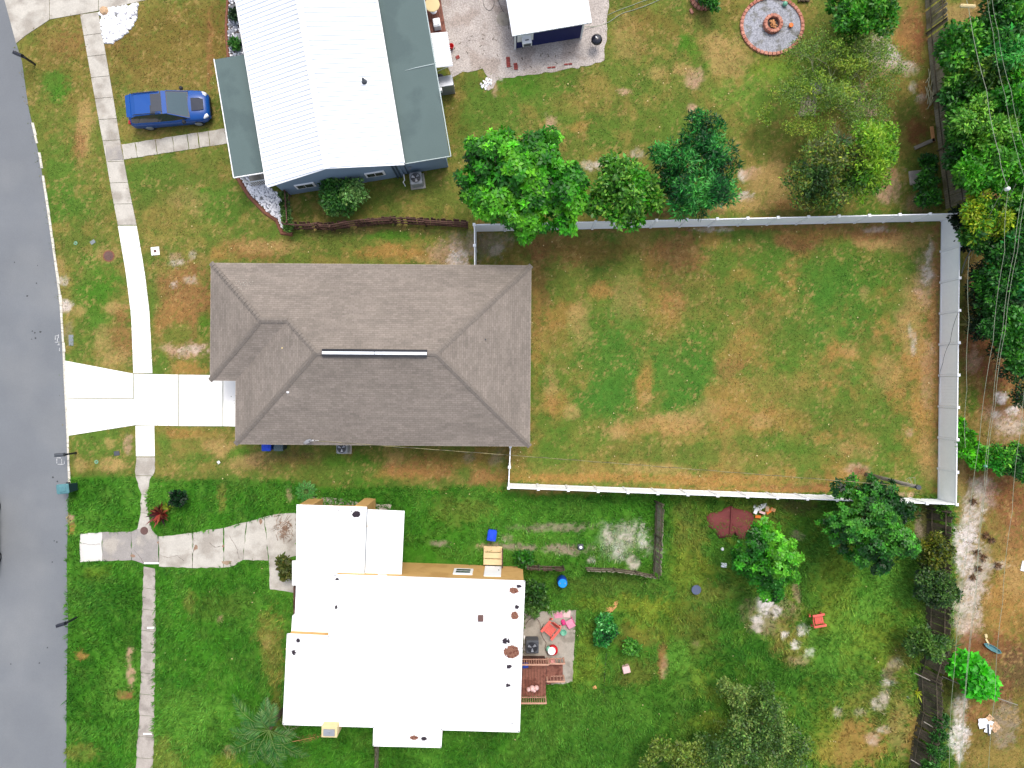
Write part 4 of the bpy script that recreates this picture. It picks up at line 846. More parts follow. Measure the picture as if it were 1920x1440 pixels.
# ------------------------------------------------------------------ white vinyl fence
vf = thing('vinyl_fence', 'tall white vinyl privacy fence enclosing the back yard', 'fence', G(1770,680))
def fence_run(a, b, n, first=True, last=True, h=1.84, sub=1):
    a, b = Vector((a[0],a[1],0)), Vector((b[0],b[1],0)); d = b-a; an = math.atan2(d.y, d.x); L = d.length/n; e_ = d.normalized()
    for i in range(n):
        c = a+d*(i+.5)/n
        mb = MB(); k = 9; w_ = (L-.15)
        for j in range(k):   # tongue and groove boards
            cc_ = c+e_*(w_*(j+.5)/k-w_/2); mb.box((cc_.x,cc_.y,h/2), (w_/k-.002,.03,h-.26), an)
        p_ = part('fence_panel', mb, M['vinyl'], vf)
        mb = MB(); mb.bbox((c.x,c.y,h-.08), (w_,.06,.13), .008, an); part('top_rail', mb, M['vinylcap'], p_)
        mb = MB(); mb.bbox((c.x,c.y,.11), (w_,.055,.15), .008, an); part('bottom_rail', mb, M['vinylcap'], p_)
    for i in range(n+1):
        if (i == 0 and not first) or (i == n and not last): continue
        c = a+d*i/n; mb = MB(); mb.bbox((c.x,c.y,h/2+.02), (.13,.13,h+.04), .008, an)
        p_ = part('post', mb, M['vinylcap'], vf)
        mb = MB(); mb.box((c.x,c.y,h+.055), (.16,.16,.03), an); mb.box((c.x,c.y,h+.085), (.13,.13,.03), an, taper=.3); part('post_cap', mb, M['vinylcap'], p_)
cNW, cNE, cSE, cSW = G(889,421,1.86), G(1801,400,1.86), G(1794,946,1.86), G(953.5,915,1.86)
fence_run(cNW, cNE, 16); fence_run(cNE, cSE, 9, False, True); fence_run(cSE, cSW, 15, False, True)
fence_run(G(889.5,421,1.86), G(890,500,1.86), 2, False, True); fence_run(G(953.5,915,1.86), G(957,837,1.86), 2, False, True)

# ------------------------------------------------------------------ wooden fences
def plank_fence(name, label, pts, h, m, lean=0, plank=.14, seed=1, rails=True, miss=.04, postgap=2.4, leandir=None):
    "pts = ground pixel polyline; lean = metres the top is pushed to the right of the line"
    r_ = random.Random(seed); P = [G(x,y) for x,y in pts]; t = thing(name, label, 'fence', P[0])
    bo = MB(); posts = []; rl = MB()
    for a, b in zip(P, P[1:]):
        d = b-a; L = d.length; e_ = d.normalized(); s = Vector((e_.y, -e_.x, 0)); n = max(1, int(L/plank))
        for i in range(n):
            if r_.random() < miss: continue
            c = a+e_*(i+.5)*plank; le = lean+r_.uniform(-.12,.12)*abs(lean)+r_.uniform(-.02,.02); hh_ = h*r_.uniform(.93,1.04); tw = r_.uniform(-.012,.012)
            wv = e_*(plank*.44); th = s*.012
            top = c+s*le+Vector((0,0,hh_)); tz = e_*r_.uniform(-.05,.05)
            v = [c-wv-th+tz*0, c+wv-th, c+wv+th, c-wv+th, top-wv-th+tz, top+wv-th+tz, top+wv+th+tz, top-wv+th+tz]
            bo.add(v, [(0,1,5,4),(1,2,6,5),(2,3,7,6),(3,0,4,7),(4,5,6,7)])
        for k in (.25, .82): 
            q = s*(lean*k+.05)+Vector((0,0,h*k)); rl.tube([a+q, (a+b)/2+q+Vector((0,0,r_.uniform(-.04,.04))), b+q], .035, 4)
        m_ = max(1, int(L/postgap))
        for i in range(m_): posts.append((a+e_*(i+.02)*L/m_, s))
    part('boards', bo, m, t)
    if rails: part('rail', rl, M['darkwood'], t)
    for c, s in posts:
        mb = MB(); mb.tube([c+s*.07, c+s*(.07+lean)+Vector((0,0,h*1.02))], .05, 4); part('post', mb, M['darkwood'], t)
    return t
plank_fence('board_fence', 'long leaning grey board fence behind the northern back yard beside the woods', [(1731,-60),(1738,60),(1749,180),(1760,280),(1774,394)], 1.8, M['oldwood'], -.18, seed=2, postgap=2.6)
plank_fence('board_fence', 'dark rotting board fence partly buried in shrubs behind the southern back yard', [(1738,950),(1737,1080),(1735,1200),(1720,1260),(1723,1330),(1712,1380),(1695,1500)], 1.6, M['darkwood'], -.5, seed=3, postgap=2.2)
plank_fence('board_fence', 'low weathered board fence running south from the white fence to a corner', [(1229,938),(1227,1000),(1224,1076)], 1.35, M['oldwood'], -.22, seed=4)
plank_fence('board_fence', 'short curved board fence at the edge of the speckled bare patch', [(1222,1078),(1190,1071),(1150,1066),(1096,1064)], 1.3, M['oldwood'], .1, seed=5)
plank_fence('board_fence', 'fallen dark board fence between the ochre house and the blue drum', [(1056,1062),(1010,1061),(986,1059)], 1.3, M['redwood'], .05, seed=6, miss=.1)
plank_fence('board_fence', 'narrow board fence south of the ochre house at the frame edge', [(711,1380),(710,1440),(709,1500)], 1.4, M['oldwood'], -.05, seed=16)
# brown split rail fence
rf = thing('rail_fence', 'sagging brown post and rail fence between the blue house and the shingled house', 'fence', G(545,420))
fp = [(543,431),(600,430),(628,433),(680,424),(740,420),(800,424),(876,428)]
for i, (x, y) in enumerate(fp):
    c = G(x, y); mb = MB(); mb.tube([c, c+Vector((random.uniform(-.1,.1), random.uniform(.0,.2), 1.25))], .055, 6); part('post', mb, M['redwood'], rf)
for z_ in (.35, .75, 1.15):
    for (a, b) in zip(fp, fp[1:]):
        A, B_ = G(*a), G(*b); mb = MB(); o = Vector((0, z_*.08, z_)); mb.tube([A+o, (A+B_)/2+o+Vector((0,random.uniform(-.05,.05),random.uniform(-.08,.03))), B_+o], .045, 5); part('rail', mb, M['redwood'], rf)
plank_fence('board_fence', 'brown picket strip lying along the rail fence south of the blue house', [(544,430),(620,431),(740,419),(880,427)], .85, M['redwood'], -.25, plank=.2, seed=12, miss=.12, rails=False)
mb = MB(); fq = [(541,368),(545,425)]; A, B_ = G(*fq[0]), G(*fq[1])
for z_ in (.4,.8,1.2): mb.tube([A+Vector((.15,0,z_)), B_+Vector((.15,0,z_))], .04, 5)
for t_ in (0,.5,1): mb.tube([A+(B_-A)*t_+Vector((.15,0,0)), A+(B_-A)*t_+Vector((.15,0,1.35))], .05, 5)
solo('rail_fence', mb, M['redwood'], 'short dark rail section behind the narrow hedge by the blue house', 'fence')

# ------------------------------------------------------------------ vegetation
def leaves_mesh(name, P, D, Nn, Ls, Ws, tint, parent, material=None):
    "P base points, D leaf direction, Nn leaf normal, Ls/Ws length and width: one bent leaf (2 faces) each"
    Sd = np.cross(D, Nn); Sd /= np.linalg.norm(Sd, axis=1, keepdims=True)+1e-9
    L_ = Ls[:, None]; W_ = Ws[:, None]
    v0 = P; v1 = P+D*L_*.5-Sd*W_*.5-Nn*L_*.02; v2 = P+D*L_-Nn*L_*.14; v3 = P+D*L_*.5+Sd*W_*.5-Nn*L_*.02; vm = P+D*L_*.55+Nn*L_*.03
    n = len(P); V = np.stack([v0, v1, v2, v3], 1).reshape(-1, 3)
    b = np.arange(n)*4; Fq = np.stack([b, b+1, b+2, b+3], 1)
    off = rootloc(parent) if parent else Vector((0,0,0))
    V = V-np.array(off)
    return npmesh(name, V, Fq, material or M['leaf'], np.repeat(tint, 4, 0), parent)
def unit(v): return v/(np.linalg.norm(v, axis=-1, keepdims=True)+1e-9)
def crown_points(lobes, n, r_, inner=.55, up=.35, lump=.22):
    "lobes [(x,y,z,r,flat)] -> points on their outer shells, lumpy, with outward normals"
    w_ = np.array([l[3]**2 for l in lobes]); k = r_.choice(len(lobes), n, p=w_/w_.sum())
    Lc = np.array([l[:3] for l in lobes])[k]; Lr = np.array([l[3] for l in lobes])[k]; fl = np.array([l[4] if len(l) > 4 else .8 for l in lobes])[k]
    d = r_.normal(size=(n, 3)); d[:, 2] += up; d = unit(d)
    f = Lc+d*Lr[:, None]
    lm = fbm(f[:,0]*1.3+f[:,2], f[:,1]*1.3-f[:,2], 5, 3)-.5
    rad = Lr*(1-(1-inner)*r_.random(n)**1.8)*(1+lump*2*lm)
    P = Lc+d*rad[:, None]*np.stack([np.ones(n), np.ones(n), fl], 1)
    return P, d, rad/Lr
CS = 1.12
def plxy(lobes_px):
    out = []
    for l in lobes_px:
        p = G(l[0], l[1], l[2]); out.append((p.x, p.y, l[2], l[3]*CS*(H-l[2])/F, l[4] if len(l) > 4 else .8))
    return out
def tints(n, base, r_, var=.25, hue=.1, P=None):
    base = np.array([base]) if np.ndim(base[0]) == 0 else np.array(base)
    k = r_.integers(0, len(base), n)
    if P is not None and len(base) > 1:
        f = fbm(P[:,0]*.9+3, P[:,1]*.9+P[:,2]*.4, 31, 3); k = np.clip(((f-.3)/.4*len(base)).astype(int)+r_.integers(-1, 2, n), 0, len(base)-1)
    t = base[k]*np.exp(r_.normal(0, var, n))[:, None]
    t[:, 0] *= np.exp(r_.normal(0, hue, n)); return np.clip(t, .002, .8)
def trunk(t, base, lobes, r0, m=None, seed=0, name='trunk'):
    r_ = random.Random(seed); m = m or M['bark']; b = Vector(base)
    cz = sum(l[2] for l in lobes)/len(lobes); c = Vector((sum(l[0] for l in lobes)/len(lobes), sum(l[1] for l in lobes)/len(lobes), 0))
    fork = Vector((b.x+(c.x-b.x)*.3, b.y+(c.y-b.y)*.3, cz*.38))
    mb = MB(); mb.tube([b-Vector((0,0,.05)), b+(fork-b)*.15+Vector((0,0,.05)), b+(fork-b)*.55+Vector((.03,.02,0)), fork], [r0*1.5, r0*1.1, r0*.9, r0*.8], 8)
    for l in lobes:
        e_ = Vector(l[:3]); mid = (fork+e_)/2+Vector((r_.uniform(-.2,.2), r_.uniform(-.2,.2), -.15)); mb.tube([fork-Vector((0,0,.1)), mid, e_], [r0*.6, r0*.38, r0*.12], 6)
        for k in range(4):
            q = e_+Vector((r_.uniform(-1,1), r_.uniform(-1,1), r_.uniform(-.2,.7)))*l[3]*.8; mb.tube([mid+(e_-mid)*r_.uniform(.3,1), q], [r0*.16, r0*.04], 5)
    return part(name, mb, m, t, True)
LEAFN = 0
def sublobes(lobes, seed):
    r_ = random.Random(seed); out = []
    for l in lobes:
        x, y, z, r, f = l; out.append((x, y, z-.15*r, r*.72, f))
        for k in range(7):
            a = r_.random()*6.28; e_ = r_.uniform(-.15, 1.2); q = r*r_.uniform(.62, .86); s_ = r*r_.uniform(.24, .46)
            out.append((x+math.cos(a)*math.cos(e_)*q, y+math.sin(a)*math.cos(e_)*q, z+math.sin(e_)*q*f, s_, .75))
    return out
def tree(name, label, cat, base_px, lobes_px, n, leaf, cols, r0=.14, group=None, kind='leafy', seed=1, inner=.5, var=.28, hue=.12, lump=.22, up=.35, asp=.5, trunk_m=None):
    r_ = np.random.default_rng(seed); b = G(*base_px); t = thing(name, label, cat, b, group=group); lobes = plxy(lobes_px)
    trunk(t, b, lobes, r0, trunk_m, seed)
    if kind == 'leafy':
        P, d, q = crown_points(sublobes(lobes, seed), n, r_, inner, up, lump)
        D = unit(r_.normal(size=(n,3))*.7+d*.7+np.array([0,0,-.1])); Nn = unit(r_.normal(size=(n,3))*.45+d*.5+np.array([0,0,.8])); Nn = unit(Nn-D*(Nn*D).sum(1, keepdims=True))
        Ls = leaf*np.exp(r_.normal(0, .25, n)); Ws = Ls*asp; T = tints(n, cols, r_, var, hue, P)
    else:   # rosettes of radiating leaves on twig ends
        m = n//9; P0, d0, q = crown_points(sublobes(lobes, seed), m, r_, inner, up, lump); d0 = unit(d0+np.array([0,0,.7]))
        k = 9; P = np.repeat(P0, k, 0); d = np.repeat(d0, k, 0); n = m*k
        a = unit(np.cross(d, np.array([.3,.9,.1]))); b2 = np.cross(d, a); ang = (np.tile(np.arange(k), m)*2*math.pi/k*1.62+np.repeat(r_.random(m)*6.28, k))
        ring = np.tile((np.arange(k) >= 5).astype(float), m)
        D = unit((a*np.cos(ang)[:,None]+b2*np.sin(ang)[:,None])*(1-.45*ring)[:,None]+d*(.12+.6*ring)[:,None]); Nn = unit(d-D*(d*D).sum(1, keepdims=True))
        Ls = leaf*(1-.35*ring)*np.exp(r_.normal(0,.12,n)); Ws = Ls*asp
        T = np.repeat(tints(m, cols, r_, var, hue, P0), k, 0)*(1+.25*ring[:,None])*np.exp(r_.normal(0,.1,n))[:,None]
    leaves_mesh('crown', P, D, Nn, Ls, Ws, T, t); return t
BG = [S(34,104,14), S(54,138,18), S(74,160,26), S(98,182,34)]            # bright broadleaf
MG = [S(44,102,24), S(70,136,36), S(100,164,50), S(128,184,62)]
DG = [S(16,72,30), S(28,106,40), S(46,144,52), S(80,172,68)]              # blue green
KG_ = [S(24,76,18), S(42,108,26), S(66,140,34), S(104,176,46)]              # dark green
YG = [S(70,130,22), S(100,164,28), S(130,190,40), S(150,194,44)]
OG = [S(66,104,42), S(90,130,52), S(116,152,66), S(138,166,80)]
DD = [S(44,80,30), S(70,112,42), S(100,142,52), S(140,154,52)]
tree('broadleaf_tree', 'biggest bright green tree with rosettes of broad leaves overhanging the white fence corner', 'tree', (985,345),
     [(935,300,5.2,50),(990,300,5.6,48),(905,335,4.8,42),(960,345,6.0,55),(1030,350,5.4,55),(930,385,4.8,42),(985,405,5.4,42),(1050,395,4.8,42),(1075,355,4.6,30),(1010,275,4.6,34),(940,265,4.2,26),(985,430,3.9,24),(900,365,4.0,30)],
     21000, .345, BG, .2, kind='rosette', seed=2, inner=.45, var=.3, asp=.48)
tree('broadleaf_tree', 'rounded mid green tree between the biggest tree and the blue green one', 'tree', (1168,360),
     [(1150,340,4.0,38),(1190,335,4.2,38),(1170,370,4.4,44),(1212,372,3.4,28),(1135,375,3.6,34),(1180,395,3.4,30)], 8500, .24, MG[1:]+BG[1:3], .12, seed=3, inner=.4, group=None)
tree('feathery_tree', 'dense blue green feathery tree with two lit clumps north of the white fence', 'tree', (1300,320),
     [(1310,255,4.6,38),(1265,290,4.3,40),(1325,290,4.6,40),(1345,320,4.0,36),(1250,310,3.6,30),(1320,350,5.2,46),(1290,365,4.0,38),(1345,360,3.8,30),(1265,350,3.2,32)], 15000, .24, DG, .13, seed=4, inner=.45, asp=.24, var=.34)
tree('leafy_tree', 'yellow green drooping tree tangled with the bare branched tree', 'tree', (1640,300),
     [(1640,250,4.6,36),(1625,290,5.0,40),(1655,290,4.4,32),(1620,330,4.2,36),(1600,350,3.4,26),(1640,345,3.2,24)], 8500, .17, YG, .1, seed=5, inner=.4, asp=.35)
tree('leafy_tree', 'dark shaded tree with dull olive leaves and exposed pale limbs by the white fence', 'tree', (1555,320),
     [(1530,300,4.0,42),(1575,290,4.4,40),(1510,340,3.4,40),(1560,345,3.6,42),(1590,320,4.0,36),(1540,370,2.8,30),(1500,372,2.4,24)], 7500, .17, DD+[S(86,104,50)], .14, seed=6, inner=.3, asp=.4, trunk_m=M['deadbark'], var=.4)
tree('leafy_shrub', 'tall bright shrub at the top edge between the fire pit and the board fence', 'shrub', (1608,40),
     [(1640,10,3.6,34),(1660,40,3.0,26),(1600,30,3.4,34),(1575,5,3.0,26),(1590,60,2.4,22),(1640,-30,3,34)], 7000, .22, KG_[1:]+BG[1:3], .08, seed=7, inner=.45)
tree('broadleaf_tree', 'dark green round tree overlapping the south east corner of the white fence', 'tree', (1622,972),
     [(1600,940,4.2,40),(1640,930,4.6,36),(1670,960,4.6,44),(1620,985,5.2,50),(1580,990,4.2,38),(1665,1005,4.4,42),(1600,1030,3.6,30),(1645,1040,3.4,28),(1640,905,3.4,18),(1595,905,3.2,15),(1690,1010,3.4,28)], 16500, .24, [S(18,66,16), S(32,92,22), S(50,120,30), S(76,150,40)], .15, seed=8, inner=.45, kind='rosette', asp=.5, var=.34)
tree('broadleaf_tree', 'bright green low branched tree beside the maroon tarpaulin', 'tree', (1425,1045),
     [(1430,1005,3.6,28),(1420,1040,4.0,36),(1455,1050,4.2,38),(1465,1080,3.8,30),(1445,1100,3.2,24),(1400,1050,3.0,26),(1440,1025,3.9,36),(1470,1030,3.2,22),(1425,1075,3.4,26),(1385,1042,2.6,14)], 11000, .245, BG[:3]+[S(104,192,44)], .1, seed=9, inner=.45, kind='rosette', asp=.5)
tree('round_shrub', 'round white flowering shrub against the south wall of the blue house', 'shrub', (645,362),
     [(643,362,1.5,36),(625,350,1.3,22),(665,360,1.3,24),(645,385,1.1,24),(630,380,1.1,22)], 6500, .16, [S(48,104,34), S(74,136,48), S(104,160,68), S(120,168,86)], .06, seed=10, inner=.5)
# woods behind the fences
W = [
 ('mid green tree filling the gap between the upper dark trees',(1830,150),[(1815,140,4,30),(1845,165,4.2,30),(1870,200,4,28),(1900,225,4.4,28)],6500,.2,MG),
 ('bright green crown at the right edge above the utility pole',(1900,300),[(1890,290,4.8,28),(1912,315,5,28),(1915,270,4.6,26),(1875,335,4.2,24)],6000,.21,BG),
 ('leafy green tree between the board fence and the yellow green tree',(1800,235),[(1800,225,4,26),(1808,250,4.2,26),(1795,150,3.8,24),(1815,330,4.2,24)],6000,.2,MG[:3]),
 ('shaded green tree outside the white fence corner under the guy wires',(1835,455),[(1822,440,3,22),(1850,450,3.2,24),(1868,470,3.2,22)],4200,.18,[S(28,74,24),S(48,108,32),S(84,140,44)]),
 ('dark leafy tree below the guy wires beside the fence',(1865,600),[(1860,570,3,26),(1875,610,3.2,28),(1850,530,2.8,22),(1890,590,3.2,24)],5600,.18,KG_[:3]),
 ('dark green tree at the top right corner above the woods',(1890,30),[(1880,20,4.5,40),(1915,40,5,36),(1850,60,3.6,30),(1910,0,5,40)],6000,.22,KG_),
 ('mid green tree just east of the leaning board fence near its top',(1800,90),[(1790,85,4.2,34),(1825,95,4.4,34),(1860,85,4.2,30),(1800,115,3.6,28)],6000,.22,KG_[1:]+BG[:1]),
 ('bluish dark tree under the power lines in the upper woods',(1860,120),[(1875,105,5.2,36),(1900,130,4.6,34),(1850,135,4,30),(1890,95,4.4,26)],6000,.2,KG_[:3]+DG[2:]),
 ('olive green spreading tree in the middle of the upper woods',(1870,140),[(1850,140,4.8,30),(1885,150,5,36),(1910,140,4.6,30),(1835,145,3.8,24)],5500,.2,[S(52,92,28),S(84,124,36),S(112,150,44)]),
 ('shadowy tree beside the board fence between brighter neighbours',(1800,190),[(1800,180,3.6,28),(1825,195,3.4,30),(1855,200,3.0,30),(1805,210,3.4,26)],5000,.2,KG_[:2]+[S(40,96,34)]),
 ('brightest green tree at the right edge of the upper woods',(1905,200),[(1905,180,5.5,36),(1925,215,5,36),(1890,215,4.6,28)],5500,.24,BG),
 ('yellow green tree in the centre of the right woods',(1840,240),[(1830,225,5,32),(1865,235,5.2,32),(1850,255,5,30),(1895,250,4,26)],6500,.2,MG[1:]+YG[:2]),
 ('dark green tree low beside the board fence below the yellow green tree',(1810,280),[(1805,265,3.6,28),(1800,295,3.4,26),(1840,285,3.8,28),(1870,285,3.6,28)],5500,.2,KG_),
 ('light green leafy tree just above the utility pole',(1840,320),[(1825,315,4.8,28),(1855,310,5.2,32),(1880,300,4.6,28),(1840,335,4.4,24),(1900,280,4.6,24)],7000,.22,BG[1:]+MG[1:2]),
 ('round tree with yellow tips just below the utility pole',(1845,400),[(1835,395,4.0,28),(1870,400,4.2,30),(1840,425,3.8,28),(1870,430,3.4,24),(1885,415,4.0,20)],6500,.2,[S(32,84,22),S(60,124,28),S(104,160,30),S(158,178,36)]),
 ('green tree at the right edge level with the top of the fenced yard',(1905,370),[(1912,365,4.4,26),(1920,400,4,26)],3000,.2,KG_[1:]),
 ('dark green drooping tree right of the power lines beside the fenced yard',(1890,495),[(1900,470,4,34),(1890,505,4.2,34),(1915,520,4,30),(1875,520,3.2,22)],6500,.2,KG_[:3]+[S(40,130,54)]),
 ('grey green tree below the drooping one at the right edge',(1905,560),[(1900,550,3.4,28),(1915,580,3.4,30),(1880,560,2.6,22)],4000,.18,[S(40,76,42),S(70,108,66),S(92,132,84)]),
 ('spiky light green tree at the right edge near the middle of the yard',(1910,630),[(1912,610,4,28),(1908,640,4,30),(1890,625,3.2,22),(1915,675,3.4,26)],5000,.22,KG_[1:3]+[S(88,150,70)]),
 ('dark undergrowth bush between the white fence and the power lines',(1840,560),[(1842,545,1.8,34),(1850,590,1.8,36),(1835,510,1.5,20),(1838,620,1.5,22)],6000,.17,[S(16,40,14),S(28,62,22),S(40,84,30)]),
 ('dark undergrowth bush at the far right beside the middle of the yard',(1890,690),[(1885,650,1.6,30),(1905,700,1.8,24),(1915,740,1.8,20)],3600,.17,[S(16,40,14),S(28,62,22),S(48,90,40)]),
 ('bright lime bush squeezed against the outside of the white fence',(1812,845),[(1808,815,1.4,15),(1812,840,1.6,20),(1828,860,1.4,18),(1845,868,1.2,12),(1802,790,1.2,8)],4200,.2,[S(64,160,10),S(92,196,16),S(60,130,14)]),
 ('deep green bush under the wires right of the lime bush',(1870,862),[(1860,855,1.8,22),(1882,862,2.0,26),(1905,850,1.8,18),(1845,850,1.4,12)],5200,.19,KG_+[S(50,150,30)]),
 ('small dark bush at the right edge below the deep green bush',(1915,875),[(1918,885,1.4,20)],1300,.18,KG_[:3]),
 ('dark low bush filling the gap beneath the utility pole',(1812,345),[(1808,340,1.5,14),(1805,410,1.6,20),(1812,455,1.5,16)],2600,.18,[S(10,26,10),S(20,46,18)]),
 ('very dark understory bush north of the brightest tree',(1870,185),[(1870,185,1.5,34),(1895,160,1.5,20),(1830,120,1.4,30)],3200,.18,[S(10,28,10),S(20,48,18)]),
 ('olive shrub growing over the rotting board fence',(1750,1040),[(1748,1025,2.0,24),(1762,1045,2.0,24),(1740,1050,1.8,18)],4200,.17,[S(40,62,16),S(84,106,26),S(116,124,30)]),
 ('dark grey green shrub south of the olive one on the rotting fence',(1755,1095),[(1745,1085,2.0,26),(1765,1105,2.0,28),(1735,1110,1.8,20),(1780,1115,1.4,16)],5200,.17,OG[:2]+[S(34,66,28),S(56,92,40)]),
 ('bushy shrub spilling west over the lower rotting fence',(1738,1212),[(1725,1200,1.8,24),(1745,1215,2.0,26),(1710,1210,1.4,16),(1765,1205,1.4,14)],4800,.17,[S(44,84,30),S(76,120,44),S(96,138,52)]),
 ('creeper growing along the east side of the rotting fence near the bottom',(1762,1395),[(1765,1350,1.2,12),(1763,1380,1.3,14),(1755,1410,1.3,16),(1745,1440,1.3,16)],4200,.16,[S(34,84,24),S(60,122,40)]),
 ('green strip of weeds at the end of the white fence',(1778,975),[(1776,965,1.0,11),(1778,990,1.0,9),(1768,955,.9,9)],1500,.15,[S(70,116,30),S(96,140,40)]),
 ('low bush beside the grey concrete slab near the board fence',(1738,345),[(1735,340,1.4,20),(1745,372,1.4,18),(1730,372,1.2,16)],3000,.18,KG_[:3]),
 ('dark green creeper beside the board fence above the slab',(1740,300),[(1738,300,1.2,14),(1745,318,1.0,10)],1300,.18,KG_[:3]),
 ('scraggly olive tree in front of the bottom edge, eastern one',(1390,1420),[(1395,1370,2.6,38),(1430,1355,2.6,34),(1455,1400,2.4,34),(1370,1400,2.6,34),(1420,1430,2.8,40),(1340,1425,2.4,28),(1490,1440,2.2,34),(1470,1370,2.0,26),(1500,1400,2.0,24),(1455,1330,1.8,20),(1400,1340,1.6,20),(1320,1390,1.6,20)],11000,.14,OG),
 ('scraggly yellowish tree at the bottom edge, western one',(1265,1420),[(1240,1405,2.2,28),(1275,1425,2.4,32),(1310,1415,2.0,24),(1215,1435,2.0,20)],5200,.16,[S(74,104,36),S(104,134,44),S(124,150,56)]),
 ('thin olive branches of a low shrub above the eastern scraggly tree',(1400,1315),[(1385,1305,1.6,24),(1420,1310,1.5,22),(1360,1290,1.4,18),(1440,1290,1.3,14)],2600,.15,OG),
]
for i, (lb, b, lo, n, lf, cols) in enumerate(W):
    cols = [tuple(min(.8, v*1.28) for v in c_) for c_ in cols] if b[0] > 1780 else cols
    CS = 1.3 if b[0] > 1780 and max(l[2] for l in lo) > 2.9 else 1.12; n = int(n*(1.25 if CS > 1.2 else 1))
    big = max(l[2] for l in lo) > 2.9
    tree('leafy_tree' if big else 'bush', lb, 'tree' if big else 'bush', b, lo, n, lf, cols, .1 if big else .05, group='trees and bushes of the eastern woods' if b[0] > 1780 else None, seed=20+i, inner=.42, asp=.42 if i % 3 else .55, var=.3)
CS = 1.1
# near ground plants
tree('broadleaf_shrub', 'vivid green shrub with very large leaves below the clearing outside the rotting fence', 'shrub', (1822,1270), [(1812,1245,1.6,20),(1828,1262,1.9,24),(1845,1280,1.7,22),(1826,1292,1.5,18),(1795,1255,1.1,16),(1855,1290,1.1,14)], 1500, .5, [S(50,170,14),S(70,204,24),S(84,222,40)], .06, kind='rosette', seed=70, inner=.6, asp=.6, var=.14)
tree('bush', 'blue green glossy bush north of the pink box', 'bush', (1133,1182), [(1132,1170,.9,18),(1136,1190,.9,20),(1130,1200,.7,14)], 2600, .17, DG+[S(110,196,110)], .04, seed=71)
tree('bush', 'small bright leafy sprout bush between the glossy bush and the pink box', 'bush', (1186,1214), [(1186,1214,.5,15)], 700, .16, [S(70,140,40),S(104,176,62)], .03, seed=72)
tree('bush', 'dark green shrub beside the red leaved plant', 'bush', (334,938), [(334,936,.8,14)], 1500, .17, [S(12,44,18),S(24,72,28)], .03, seed=73)
tree('bush', 'narrow clipped hedge strip beside the short rail section', 'hedge', (535,392), [(532,368,.9,7),(534,382,.9,8),(536,396,.9,8),(538,410,.9,8),(541,424,.9,8)], 4200, .13, [S(44,78,30),S(70,110,44),S(92,130,56)], .04, seed=74)
tree('bush', 'twiggy bare edged shrub in the planter strip west of the ochre house', 'bush', (536,1062), [(532,1055,.9,13),(540,1075,.7,12)], 900, .2, [S(88,104,44),S(120,124,60)], .04, seed=75, trunk_m=M['deadbark'])
tree('bush', 'small fern like plant in the white rock strip above the porch', 'bush', (441,82), [(441,82,.4,8)], 260, .22, [S(60,124,40),S(84,150,54)], .02, seed=76)
tree('bush', 'upper dark small plant in the white rock strip', 'bush', (438,28), [(438,28,.4,9)], 260, .2, [S(40,70,40),S(60,90,50)], .02, seed=77)
tree('bush', 'dark shrub growing inside the brick ring planter', 'bush', (1328,2), [(1334,4,.9,14),(1325,-12,.9,16)], 1300, .18, KG_[:3], .03, seed=78)
tree('bush', 'dusty green weeds under the awnings of the north ochre wall beside the steps', 'bush', (982,1048), [(975,1046,.3,16),(990,1046,.3,12)], 700, .2, KG_[1:3], .02, seed=79)
tree('bush', 'sprawling weeds between the ochre house and the concrete patio', 'bush', (1000,1120), [(998,1110,.4,20),(1012,1130,.4,18),(1000,1140,.3,14)], 1700, .18, [S(44,90,28),S(66,118,38),S(92,136,60)], .02, seed=80)
# low dark weeds along the outer foot of the fences
0 and tree('bush', 'dark row of weeds at the outer foot of the southern white fence', 'bush', (1100,940), [(980+i*40,928+i*1.4,.25,11) for i in range(7)], 3000, .2, KG_[:3], .02, seed=81)
# bare branched tree
def branchy(t, base, n, spread, h, m, seed, r0=.09, leafcols=None, leafn=0, leaf=.12):
    r_ = random.Random(seed); mb = MB(); tips = []
    def grow(p, d, L, r, depth):
        q = p+d*L; mid = (p+q)/2+Vector((r_.uniform(-1,1), r_.uniform(-1,1), r_.uniform(-.4,.4)))*L*.12
        mb.tube([p, mid, q], [r, r*.8, r*.6], 5); tips.append((mid, q))
        if depth:
            for k in range(3):
                d2 = (d+Vector((r_.uniform(-.9,.9), r_.uniform(-.9,.9), r_.uniform(-.25,.35)))).normalized(); grow(q if k else mid, d2, L*r_.uniform(.55,.8), r*.58, depth-1)
    b = Vector(base); top = b+Vector((0,0,h*.35)); mb.tube([b, b+Vector((.05,0,h*.2)), top], [r0*1.6, r0*1.1, r0], 8)
    for i in range(n):
        a = 6.28*i/n+r_.uniform(-.3,.3); grow(top, Vector((math.cos(a), math.sin(a), r_.uniform(.3,.9))).normalized(), spread*.42, r0*.62, 4)
    part('branches', mb, m, t, True)
    if leafn:
        g = np.random.default_rng(seed); T = np.array([tuple(a+(b_-a)*r_.random()) for a, b_ in tips]); k = g.integers(0, len(T), leafn)
        P = T[k]+g.normal(0, .16, (leafn,3)); D = unit(g.normal(size=(leafn,3))); Nn = unit(g.normal(size=(leafn,3))*.5+np.array([0,0,1])); Nn = unit(Nn-D*(Nn*D).sum(1, keepdims=True))
        leaves_mesh('crown', P, D, Nn, leaf*np.exp(g.normal(0,.2,leafn)), leaf*.4*np.ones(leafn), tints(leafn, leafcols, g, .25, .1), t)
b = G(1535,195); t = thing('bare_tree', 'wide sparse tree of pale bare branches with thin olive foliage in the north east yard', 'tree', b)
branchy(t, b, 9, 3.9, 4.0, M['deadbark'], 5, .04, [S(110,150,50),S(94,136,46),S(140,170,60)], 11000, .13)
g = np.random.default_rng(77); n = 15000; CS = 1.1
